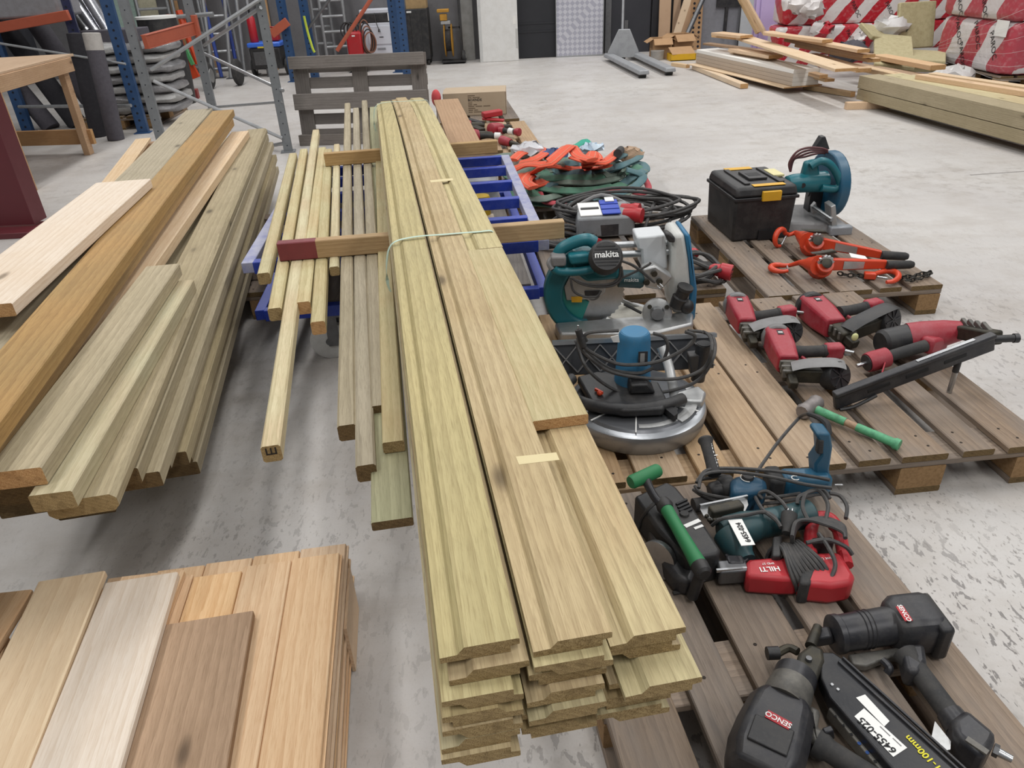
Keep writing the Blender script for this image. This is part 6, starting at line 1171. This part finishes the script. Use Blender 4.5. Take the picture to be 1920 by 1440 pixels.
m = obox(gp(875, 224, .21), gp(905, 232, .21), .05, .03); solo('black_magazine', m, GUN, 'black magazine rail between the red tools', 'magazine', gp(890, 228, .19), bev=.004)
m = obox(gp(888, 240, .19), gp(904, 246, .19), .07, .05); solo('black_tool_part', m, DARKM, 'dark tool body with bright screws in the red pile', 'tool', gp(895, 243, .16), bev=.008)
m = MB(); m.ball(gp(818, 184, .32), .07, (.7, .7, 1.2)); solo('red_jacket_scrap', m, plain('coral_cloth', '#d8575a', .8, 0, .1), 'coral red cloth beside the cardboard box', 'cloth', gp(818, 190, .3))
# ------------------------------------------------------------------ tools on the front pallet
BLUEG = plain('deep_blue_tool', '#1a4761', .4, 0, .3, '#4a4f52', 14)
# ---- green handled planer-like machine
def green_tool():
    c = gp(1268, 985, .2); r = thing('green_handled_machine', 'black power tool with two green handles beside the cladding bundle', 'power tool', V((c.x, c.y, .1445)))
    zt = .235; zb = .1445
    m = ppoly(MB(), [gp(u, v, zt) for u, v in ((1189, 930), (1250, 902), (1268, 912), (1300, 950), (1352, 1030), (1348, 1038), (1290, 1050), (1235, 995))], (0, 0, zb-zt)); b = part('motor_housing', m, BLACKP, r, .012)
    m = ppoly(MB(), [gp(u, v, .2) for u, v in ((1215, 985), (1262, 985), (1310, 1060), (1296, 1090), (1266, 1082), (1226, 1030))], (0, 0, zb-.2)); part('gear_housing', m, GUN, r, .012)
    for k in range(4): m = obox(gp(1268+3*k, 946+6*k, zt+.002), gp(1288+3*k, 937+6*k, zt+.002), .006, .006); part('vent_rib', m, INK, b)
    m = MB(); o = gp(1283, 965, zt); m.lathe(o, o+V((0, 0, .006)), [(0, .013), (1, .011)], 16); part('brush_cap', m, RUBBER, b)
    for k, (a, e_, hh) in enumerate((((1284, 987), (1312, 975), .012), ((1302, 991), (1318, 985), .008))): m = obox(gp(*a, zt+.001), gp(*e_, zt+.001), hh, .001); part('printed_plate', m, WHITEP, b)
    p, q = gp(1247, 950, .262), gp(1312, 1062, .255); d = (q-p).normalized(); m = MB(); m.lathe(p, q, [(0, .017), (.1, .0165), (.35, .0155), (.75, .0175), (1, .02)], 18); part('green_grip', m, GRN, r)
    m = MB(); m.lathe(q-d*.004, q+d*.028, [(0, .021), (.8, .02), (1, .014)], 16); part('grip_cap', m, BLACKP, r); m = MB(); m.lathe(p-d*.02, p+d*.012, [(0, .018), (.6, .022), (1, .018)], 16); part('grip_collar', m, BLACKP, r); m = rod(q+d*.012, V((q.x-.01, q.y+.0, .16)), .012, .014); part('rear_post', m, BLACKP, r)
    a, e_ = gp(1182, 905, .30), gp(1235, 881, .30); m = MB(); m.lathe(a, e_, [(0, .016), (.06, .0185), (.94, .0185), (1, .016)], 18); part('green_knob', m, GRN, r)
    m = MB().tube([(a+e_)/2, gp(1218, 915, .285), gp(1232, 938, .27), p-d*.005], lambda t: .014-.003*math.sin(math.pi*t), 10, smooth=5); part('knob_arm', m, GUN, r)
    m = MB(); o = gp(1238, 1046, .185); m.lathe(o, o+V((-.012, -.012, .003)), [(0, .048), (1, .05)], 26); part('blade_guard', m, STEEL, r)
    part('cord', cord([gp(1233, 938, .27), gp(1215, 955, .25), gp(1203, 972, .2), gp(1196, 990, .16)], .005), CABLE, r); part('cord', cord([gp(1330, 1082, .155), gp(1310, 1092, .152), gp(1290, 1106, .15), gp(1262, 1112, .15)], .005), CABLE, r)
    m = rod(gp(1205, 968, .2), gp(1218, 990, .19), .004); part('adjuster_rod', m, STEEL, r)
green_tool()
# ---- rotary hammer
def rotary():
    a, b = gp(1368, 912, .205), gp(1555, 903, .205); d = (b-a).normalized(); r = thing('rotary_hammer', 'blue rotary hammer with a black side handle wrapped in its cord', 'rotary hammer', V((a.x, a.y, .1445)))
    m = ppoly(MB(), [gp(u, v, .245) for u, v in ((1370, 897), (1382, 889), (1420, 889), (1440, 900), (1438, 915), (1400, 922), (1372, 922))], (0, 0, -.09)); g = part('gear_housing', m, BLUEG, r, .014)
    o = gp(1402, 896, .246); m = MB(); m.lathe(o, o+V((0, 0, .008)), [(0, .016), (1, .014)], 20); dl = part('mode_dial', m, BLACKP, g); m = MB(); m.tube([o+V((.019*math.cos(t), .019*math.sin(t), .001)) for t in [i*.39 for i in range(13)]], .0012, 5); part('dial_ring', m, WHITEP, g)
    m = obox(gp(1436, 906, .2), gp(1465, 905, .2), .075, .07); part('rubber_band', m, RUBBER, r, .01); m = obox(gp(1462, 905, .205), b, .062, .066); hb = part('motor_housing', m, BLUET, r, .016)
    writing('lettering', 'C', hb, gp(1490, 897, .24), d, V((0, 1, 0)), .03, WHITEP, .001)
    m = MB(); m.lathe(gp(1372, 912, .2), gp(1330, 922, .195), [(0, .034), (.2, .036), (.5, .03), (.55, .026), (.9, .024), (1, .018)], 18); part('chuck', m, BLACKP, r)
    m = MB(); m.lathe(gp(1365, 938, .17), gp(1300, 948, .17), [(0, .022), (.3, .024), (.5, .02), (1, .02)], 14); part('depth_collar', m, RUBBER, r)
    p, q = gp(1340, 890, .25), gp(1322, 822, .30); m = MB(); m.lathe(p, q, [(0, .018), (.3, .017), (.6, .0165), (.85, .0175), (.95, .022), (1, .019)], 16); sh = part('side_handle', m, RUBBER, r); dd = (q-p).normalized(); s = V((.85, -.45, .2)).normalized(); o = p.lerp(q, .55)+V((.006, -.016, .006)); writing('lettering', 'makita', sh, o, -dd, V((1, .2, .3)), .03, WHITEP, .001)
    m = ppoly(MB(), [gy(u, v, b.y+.0) for u, v in ((1530, 905), (1528, 872), (1540, 855), (1538, 830), (1530, 818), (1536, 812), (1558, 814), (1562, 840), (1556, 880), (1558, 905))], (0, .055, 0)); hd = part('rear_handle', m, BLUET, r, .012)
    m = upr([(1532, 852), (1536, 826), (1546, 826), (1544, 852)], b.y-.003, .02); part('grip_pad', m, RUBBER, hd, .004); m = upr([(1527, 890), (1526, 872), (1534, 866), (1536, 890)], b.y+.01, .03); part('trigger', m, BLACKP, hd, .004)
    part('cord', MB().tube([gy(1552, 814, b.y+.03), gy(1550, 795, b.y+.05), gy(1535, 783, b.y+.08), gy(1515, 776, b.y+.11)], lambda t: .011-.005*t, 8, smooth=5), RUBBER, r); part('cord', cord([gy(1515, 776, b.y+.11), gp(1498, 784, .29), gp(1462, 825, .27), gp(1440, 855, .26), gp(1424, 878, .25), gp(1418, 888, .25)], .0048), CABLE, r)
    for k, L in enumerate(([(1306, 905), (1325, 882), (1370, 878), (1450, 883), (1520, 893), (1556, 900)], [(1310, 915), (1320, 890), (1365, 884), (1440, 893), (1510, 908), (1560, 915)], [(1303, 912), (1318, 925), (1380, 935), (1450, 932), (1500, 925)], [(1306, 900), (1330, 896), (1358, 892), (1372, 905), (1340, 912)], [(1300, 918), (1330, 935), (1400, 945), (1470, 940), (1540, 925)])): part('cord', cord([gp(u, v, [.258, .262, .2, .215, .185][k]+.008*(i % 2)) for i, (u, v) in enumerate(L)], .0048), CABLE, r)
    m = rod(gp(1565, 909, .22), gp(1580, 909, .22), .0022); part('plug_pin', m, STEEL, r)
rotary()
# ---- dark teal jigsaw with number label
def jigsaw():
    a, b = gp(1352, 1000, .198), gp(1522, 962, .2); d = (b-a).normalized(); r = thing('jigsaw', 'dark teal tool with a white number label and metal shoe', 'jigsaw', V((a.x, a.y, .1445)))
    m = MB(); m.lathe(a, b, [(0, .03), (.06, .042), (.25, .044), (.4, .038), (.8, .036), (.97, .038), (1, .03)], 22); body = part('body', m, TEALD, r)
    m = MB(); m.lathe(gp(1368, 1000, .2), gp(1398, 1052, .18), [(0, .043), (.5, .04), (.8, .028), (1, .026)], 18); part('head', m, TEALD, r); m = obox(gp(1392, 1042, .18), gp(1372, 1058, .17), .05, .03); part('clamp', m, GUN, r, .004)
    m = ppoly(MB(), [gp(u, v, .248) for u, v in ((1365, 975), (1391, 973), (1416, 1021), (1390, 1023))], (0, 0, -.0015)); lb = part('number_label', m, WHITEP, r); x = gp(1380, 982, .2493)-gp(1399, 1016, .2493); writing('lettering', '6455-024', lb, gp(1394, 998, .2486), x, V((-1, .25, 0)), .0185, INK, .0006, bold=True)
    m = ppoly(MB(), [gp(u, v, .225) for u, v in ((1311, 951), (1400, 933), (1403, 946), (1396, 960), (1335, 975), (1320, 968))], (0, 0, -.004)); sh = part('shoe_plate', m, ALU, r); m = obox(gp(1312, 952, .228), gp(1401, 934, .228), .006, .02); part('shoe_edge', m, STEEL, sh); m = obox(gp(1330, 968, .222), gp(1390, 955, .222), .03, .05); part('shoe_bracket', m, DARKM, r, .006)
    for k in range(5): m = MB().ball(gp(1325+5*k, 968+7*(k % 2), .225), .006); part('chain_bit', m, DARKM, sh)
    part('cord', cord([gp(1335, 985, .22), gp(1355, 972, .25), gp(1400, 965, .25), gp(1430, 960, .25), gp(1450, 968, .245), gp(1465, 990, .24)], .005), CABLE, r); part('cord', cord([gp(1430, 935, .22), gp(1422, 925, .23), gp(1440, 922, .24), gp(1465, 940, .25), gp(1476, 955, .25)], .005), CABLE, r); part('cord', cord([gp(1415, 930, .22), gp(1430, 955, .245), gp(1455, 975, .25), gp(1464, 988, .245)], .005), CABLE, r)
    m = MB(); m.lathe(gp(1474, 1000, .235), gp(1480, 965, .25), [(0, .01), (.5, .016), (.75, .02), (1, .02)], 14); pl = part('plug', m, RUBBER, r)
    for s in (-4, 4): part('plug_pin', rod(gp(1480+s, 965, .25), gp(1482+s, 954, .255), .0025), STEEL, pl)
jigsaw()
# ---- red screwdriver with wound cord
def screwgun():
    z = .2; r = thing('red_screwdriver', 'red mains screwdriver wound with black cord', 'screwdriver', V((*gp(1440, 1075, .1445)[:2], .1445)))
    m = ppoly(MB(), [gp(u, v, .205) for u, v in ((1398, 1052), (1405, 1047), (1470, 1042), (1500, 1045), (1500, 1085), (1468, 1085), (1400, 1080))], (0, 0, -.058)); b = part('body', m, REDH, r, .01)
    m = obox(gp(1344, 1074, .178), gp(1400, 1070, .18), .04, .045); part('nose', m, DSTEEL, r, .006); m = obox(gp(1343, 1070, .2), gp(1400, 1066, .2), .006, .008); part('nose_rail', m, STEEL, r); m = obox(gp(1362, 1056, .19), gp(1394, 1056, .19), .03, .03); part('depth_stop', m, GUN, r, .006); m = obox(gp(1372, 1083, .165), gp(1380, 1083, .165), .01, .01); part('red_slide', m, REDH, r)
    x = gp(1425, 1064, .2055)-gp(1460, 1062, .2055); writing('lettering', 'HILTI', b, gp(1443, 1067, .2056), x, V((0, -1, 0)), .021, WHITEP, .0008, bold=True); writing('lettering', 'SMD 57', b, gp(1440, 1057, .2056), x, V((0, -1, 0)), .009, WHITEP, .0008)
    for k in range(8): m = obox(gp(1406+6*k, 1090, .16), gp(1409+6*k, 1093, .16), .004, .008); part('vent', m, INK, b)
    m = ppoly(MB(), [gp(u, v, .21) for u, v in ((1496, 1048), (1512, 1035), (1575, 1033), (1590, 1055), (1604, 1078), (1600, 1092), (1560, 1098), (1500, 1092))], (0, 0, -.064)); g = part('motor_housing', m, REDH, r, .012); m = ppoly(MB(), [gp(u, v, .211) for u, v in ((1500, 1050), (1522, 1040), (1530, 1068), (1520, 1095), (1500, 1094))], (0, 0, -.066)); part('rubber_collar', m, RUBBER, r, .006)
    x = gp(1530, 1048, .2105)-gp(1565, 1046, .2105); writing('lettering', 'Just Lift', g, gp(1547, 1048, .2106), x, V((0, -1, 0)), .012, WHITEP, .0008)
    m = MB().tube([gp(u, v, .19) for u, v in ((1520, 1040), (1520, 1000), (1530, 972), (1555, 972), (1572, 995), (1582, 1040))], .016, 10, smooth=5); part('handle', m, REDH, r); m = MB().tube([gp(u, v, .195) for u, v in ((1560, 985), (1574, 1000), (1584, 1035), (1590, 1060))], .013, 8, smooth=4); part('handle_back', m, REDH, r); m = obox(gp(1522, 1024, .2), gp(1560, 1022, .2), .02, .04); part('trigger', m, BLACKP, r, .005)
    m = ppoly(MB(), [gp(u, v, .22) for u, v in ((1450, 1005), (1467, 1003), (1466, 1042), (1448, 1042))], (0, 0, -.03)); part('battery_cap', m, BLACKP, r, .005)
    c0 = gp(1492, 1062, .18); ax = (gp(1520, 1055, .18)-gp(1465, 1066, .18)).normalized(); up = V((0, 0, 1)); s = up.cross(ax)
    for k in range(9):
        o = c0+ax*(-.035+.0088*k); rad_z = .05; m = MB(); ph = k*.3; m.tube([o+s*(.062+.004*math.sin(k))*math.cos(t)+up*(.046*math.sin(t))+ax*.01*math.sin(t*2+ph) for t in [i*math.pi/6 for i in range(12)]], .0052, 7, closed=True, smooth=3); part('cord_turn', m, CABLE, r)
    for k in range(5):
        dz = .012*k; L = [(1485, 1018), (1492, 992), (1515, 975+3*k), (1550, 972+6*k), (1580, 985+6*k), (1585, 1005+4*k)]; part('cord', cord([gp(u, v-3*k, .225+dz*.6) for u, v in L], .0052), CABLE, r)
    part('cord', cord([gp(1512, 1018, .235), gp(1550, 1012, .24), gp(1585, 1025, .235), gp(1598, 1040, .22)], .0052), CABLE, r); part('cord', cord([gp(1535, 1000, .24), gp(1555, 1030, .235), gp(1566, 1060, .222), gp(1555, 1090, .2)], .0052), CABLE, r)
    part('cord', cord([gp(1515, 975, .24), gp(1505, 950, .25), gp(1512, 925, .25), gp(1535, 920, .25), gp(1552, 945, .24), gp(1548, 975, .23)], .0052), CABLE, r); part('cord', cord([gp(1555, 925, .22), gp(1575, 930, .215), gp(1588, 950, .21), gp(1586, 972, .21)], .0052), CABLE, r); part('cord', cord([gp(1495, 945, .24), gp(1500, 930, .25), gp(1540, 918, .25), gp(1556, 935, .24)], .0052), CABLE, r)
screwgun()
# ---- black framing nailers
def badge(parent, c, x, y, txt, w, h, lift=.001):
    x, y = V(x).normalized(), V(y); z = x.cross(y).normalized(); y = z.cross(x); m = MB(); m.frame(c, x, y); m.box((0, 0, lift), (w, h, .002)); b = part('badge', m, RLAB, parent, .0006); writing('lettering', txt, b, V(c)+z*(lift+.001), x, y, h*.82, WHITEP, .0006, bold=True)
def gun_upper():
    r = thing('framing_nailer', 'black nail gun lying on its side, farther of the two', 'nail gun', V((*gp(1650, 1180, .1445)[:2], .1445)), 'black nail guns on the front pallet')
    a, b, c, e = gp(1560, 1190, .195), gp(1672, 1172, .197), gp(1690, 1172, .198), gp(1757, 1172, .198); d = (e-a).normalized()
    m = MB(); m.lathe(a, b, [(0, .036), (.03, .042), (.12, .042), (.14, .039), (1, .041)], 28); cy = part('cylinder', m, GUN, r)
    for k in range(3): 
        m = MB(); o = a.lerp(b, .46+.07*k); m.lathe(o-d*.0012, o+d*.0012, [(0, .0405), (.5, .0418), (1, .0405)], 28); part('rib_ring', m, GUN, cy)
    n = 8; s = V((0, 0, 1)).cross(d); m = MB(); m.frame(b-d*.01, d, s); w = .11; hh = .098; poly = [(-.5*w, -.3*hh), (-.36*w, -.5*hh), (.36*w, -.5*hh), (.5*w, -.3*hh), (.5*w, .3*hh), (.36*w, .5*hh), (-.36*w, .5*hh), (-.5*w, .3*hh)]; L = (e-b).length+.01; vs = []
    for t, k in ((0, .74), (.22, 1.), (.8, 1.02), (1., .9)): vs += [(t*L, p_*k, q_*k) for p_, q_ in poly]
    m.add(vs, [tuple(range(n))[::-1], tuple(range(3*n, 4*n))] + [(j*n+i, j*n+(i+1) % n, (j+1)*n+(i+1) % n, (j+1)*n+i) for j in range(3) for i in range(n)]); hd = part('head', m, GUN, r, .008)
    m = MB(); m.frame(e-d*.014, d, s); m.box((0, 0, 0), (.03, w*.98, hh*.94)); part('end_cap', m, BLACKP, r, .008)
    for k in (-1, 0, 1): m = obox(e+s*.034*k-V((0, 0, .0)), e+s*.034*k+d*.006, .018, .05); part('cap_notch', m, GUNW, hd, .002)
    badge(hd, gp(1695, 1151, .2487), gp(1702, 1163, .2487)-gp(1687, 1140, .2487), V((1, .3, 0)), 'SENCO', .04, .017)
    p, q = gp(1708, 1240, .19), gp(1787, 1347, .185); dd = (q-p).normalized(); m = MB(); m.lathe(p-dd*.02, q, [(0, .026), (.2, .021), (.9, .021), (1, .023)], 18); part('grip', m, RUBBER, r); m = ppoly(MB(), [gp(u, v, .21) for u, v in ((1690, 1205), (1735, 1205), (1740, 1240), (1725, 1262), (1700, 1256))], (0, 0, -.05)); part('handle_root', m, GUN, r, .01)
    m = ppoly(MB(), [gp(u, v, .175) for u, v in ((1590, 1226), (1690, 1212), (1700, 1232), (1672, 1230), (1625, 1248), (1600, 1245))], (0, 0, -.02)); part('trigger_plate', m, GUNW, r, .004); m = MB().tube([gp(1655, 1238, .18), gp(1668, 1252, .18), gp(1663, 1262, .17)], .008, 8, smooth=4); part('trigger', m, GUN, r)
    m = ppoly(MB(), [gp(u, v, .222) for u, v in ((1786, 1345), (1812, 1325), (1872, 1375), (1866, 1392), (1846, 1420), (1790, 1375))], (0, 0, -.075)); ec = part('exhaust_block', m, GUN, r, .012); m = obox(gp(1812, 1385, .2235), gp(1852, 1412, .2235), .012, .004); part('block_slot', m, GUNW, ec); m = rod(gp(1862, 1405, .19), gp(1898, 1424, .19), .009, .007); part('air_plug', m, STEEL, r); m = rod(gp(1862, 1405, .19), gp(1872, 1410, .19), .0125, n=6); part('plug_nut', m, DSTEEL, r)
    m = MB(); m.lathe(q-dd*.012, q+dd*.02, [(0, .024), (1, .028)], 16); part('grip_collar', m, GUN, r); m = ppoly(MB(), [gp(u, v, .2) for u, v in ((1753, 1352), (1783, 1390), (1782, 1405), (1768, 1408), (1746, 1385))], (0, 0, -.003)); part('belt_hook', m, ALU, r)
    m = obox(gp(1523, 1197, .18), a, .03, .03); part('nose', m, GUN, r, .006)
gun_upper()
def gun_lower():
    r = thing('framing_nailer', 'black nail gun with a worn grey collar and long labelled magazine', 'nail gun', V((*gp(1470, 1330, .1445)[:2], .1445)), 'black nail guns on the front pallet')
    a, b, c, e = gp(1494, 1262, .2), gp(1474, 1312, .2), gp(1466, 1330, .2), gp(1430, 1452, .2); d = (e-a).normalized(); s = V((0, 0, 1)).cross(d)
    m = MB(); m.lathe(a, a.lerp(b, .45), [(0, .036), (.1, .041), (1, .042)], 28); part('cylinder_cap', m, GUN, r); m = MB(); m.lathe(a.lerp(b, .45), c, [(0, .042), (.25, .044), (.8, .046), (1, .056)], 28); part('worn_collar', m, GUNW, r)
    n = 10; w = .125; hh = .112; m = MB(); m.frame(c-d*.01, d, s); poly = [(-.5*w, -.25*hh), (-.4*w, -.45*hh), (-.2*w, -.5*hh), (.2*w, -.5*hh), (.4*w, -.45*hh), (.5*w, -.25*hh), (.5*w, .25*hh), (.36*w, .5*hh), (-.36*w, .5*hh), (-.5*w, .25*hh)]; L = (e-c).length; vs = []
    for t, k in ((0, .8), (.18, .96), (.6, 1.06), (.95, 1.08), (1.2, .9)): vs += [(t*L, p_*k, q_*k) for p_, q_ in poly]
    m.add(vs, [tuple(range(n))[::-1], tuple(range(4*n, 5*n))] + [(j*n+i, j*n+(i+1) % n, (j+1)*n+(i+1) % n, (j+1)*n+i) for j in range(4) for i in range(n)]); hd = part('head', m, GUN, r, .008)
    m = MB(); m.frame(c+d*L*.74+V((0, 0, hh*.535)), d, s); m.box((0, 0, .002), (.055, .07, .004)); part('top_cover', m, BLACKP, hd, .002)
    zt = c.z+hh*.53+.003; badge(hd, gp(1459, 1351, zt), gp(1442, 1342, zt)-gp(1477, 1361, zt), V((.3, -1, 0)), 'SENCO', .044, .018, .002)
    m = ppoly(MB(), [gp(u, v, .215) for u, v in ((1488, 1255), (1498, 1222), (1520, 1205), (1545, 1215), (1548, 1240), (1532, 1275), (1510, 1268))], (0, 0, -.06)); ns = part('nose_casting', m, DARKM, r, .008); m = MB(); o = gp(1516, 1237, .2155); m.lathe(o, o+V((0, 0, .006)), [(0, .007), (1, .006)], 12); part('hex_bolt', m, DSTEEL, ns)
    m = rod(gp(1520, 1212, .205), gp(1533, 1175, .205), .012, .009); part('nose_pin', m, DARKM, r); m = MB().tube([gp(1496, 1222, .19), gp(1478, 1215, .185), gp(1456, 1226, .18)], .009, 8, smooth=4); part('depth_arm', m, DARKM, r); m = rod(gp(1438, 1225, .18), gp(1460, 1224, .18), .014); part('depth_knob', m, BLACKP, r)
    pl = [(1537, 1222), (1562, 1222), (1580, 1234), (1830, 1465), (1705, 1478), (1556, 1306), (1540, 1270)]; m = ppoly(MB(), [gp(u, v, .212) for u, v in pl], (0, 0, -.035)); mg = part('magazine', m, plain('magazine_black', '#1f2024', .35, .1, .15), r, .004)
    for a1, a2 in (((1580, 1233), (1834, 1464)), ((1572, 1240), (1824, 1468))): m = obox(gp(*a1, .214), gp(*a2, .214), .0045, .006); part('magazine_rail', m, GUN, mg, .001)
    for u, v in ((1560, 1284), (1571, 1293)): m = MB(); o = gp(u, v, .2125); m.lathe(o, o+V((0, 0, .002)), [(0, .004), (1, .003)], 10); part('rivet', m, STEEL, mg)
    zl = .2126; m = ppoly(MB(), [gp(u, v, zl+.0006) for u, v in ((1602, 1343), (1620, 1328), (1701, 1402), (1675, 1419))], (0, 0, -.0006)); lb = part('number_label', m, WHITEP, mg); m = ppoly(MB(), [gp(u, v, zl+.0004) for u, v in ((1605, 1308), (1622, 1302), (1668, 1352), (1658, 1362))], (0, 0, -.0004)); part('torn_label', m, WHITEP, mg)
    x = gp(1618, 1350, zl)-gp(1676, 1406, zl); y = V((-1, -.2, 0)); writing('lettering', '6455-025', lb, gp(1644, 1378, zl+.0007), x, y, .0205, INK, .0005, bold=True); [part('printed_line', obox(gp(*a, zl+.0008), gp(*b, zl+.0008), .0022, .0004), GREYP, lb) for a, b in (((1690, 1399), (1674, 1384)), ((1669, 1380), (1650, 1362)))]
    writing('lettering', '51-100mm', mg, gp(1734, 1415, zl), gp(1712, 1393, zl)-gp(1756, 1437, zl), y, .0185, YTXT, .0006, bold=True)
    m = ppoly(MB(), [gp(u, v, .19) for u, v in ((1553, 1327), (1566, 1322), (1700, 1472), (1690, 1490))], (0, 0, -.03)); st = part('warning_strip', m, GUNW, r, .003)
    for k in range(6):
        o = gp(1566+15*k, 1343+17*k, .1905); m = MB(); m.lathe(o, o+V((0, 0, .0008)), [(0, .0035), (1, .0035)], [3, 3, 4, 14, 14, 4][k]); part('pictogram', m, plain('picto_blue', '#2c4f8c', .5, 0, 0) if k in (3, 4) else INK, st)
    p, q = gp(1530, 1392, .19), gp(1660, 1475, .185); dd = (q-p).normalized(); m = MB(); m.lathe(p, q, [(0, .027), (.12, .026), (.2, .021), (1, .021)], 18); part('grip', m, RUBBER, r); m = ppoly(MB(), [gp(u, v, .2) for u, v in ((1515, 1318), (1540, 1330), (1534, 1362), (1562, 1372), (1556, 1392), (1530, 1400), (1518, 1380))], (0, 0, -.05)); part('trigger_housing', m, GUNW, r, .008); m = obox(gp(1545, 1378, .2), gp(1562, 1372, .205), .012, .03); part('trigger', m, GUN, r, .003)
gun_lower()

# pale planed patches on the middle cladding board
mid = next(o for o in bpy.data.objects if o.get('label') == 'top board of the middle column in the strapped cladding bundle')
for q in (((967, 856), (1043, 848), (1049, 862), (973, 871)), ((806, 338), (848, 334), (850, 338), (808, 342))):
    m = ppoly(MB(), [gp(u, v, TOPZ+.0004) for u, v in q], (0, 0, -.0003)); o = link('pale_patch', mesh_of('pale_patch', m, plain('fresh_planed_patch', '#d6c79b', .6, 0, .1, '#c4b283', 30), False), mid); o.matrix_parent_inverse = mid.matrix_basis.inverted()
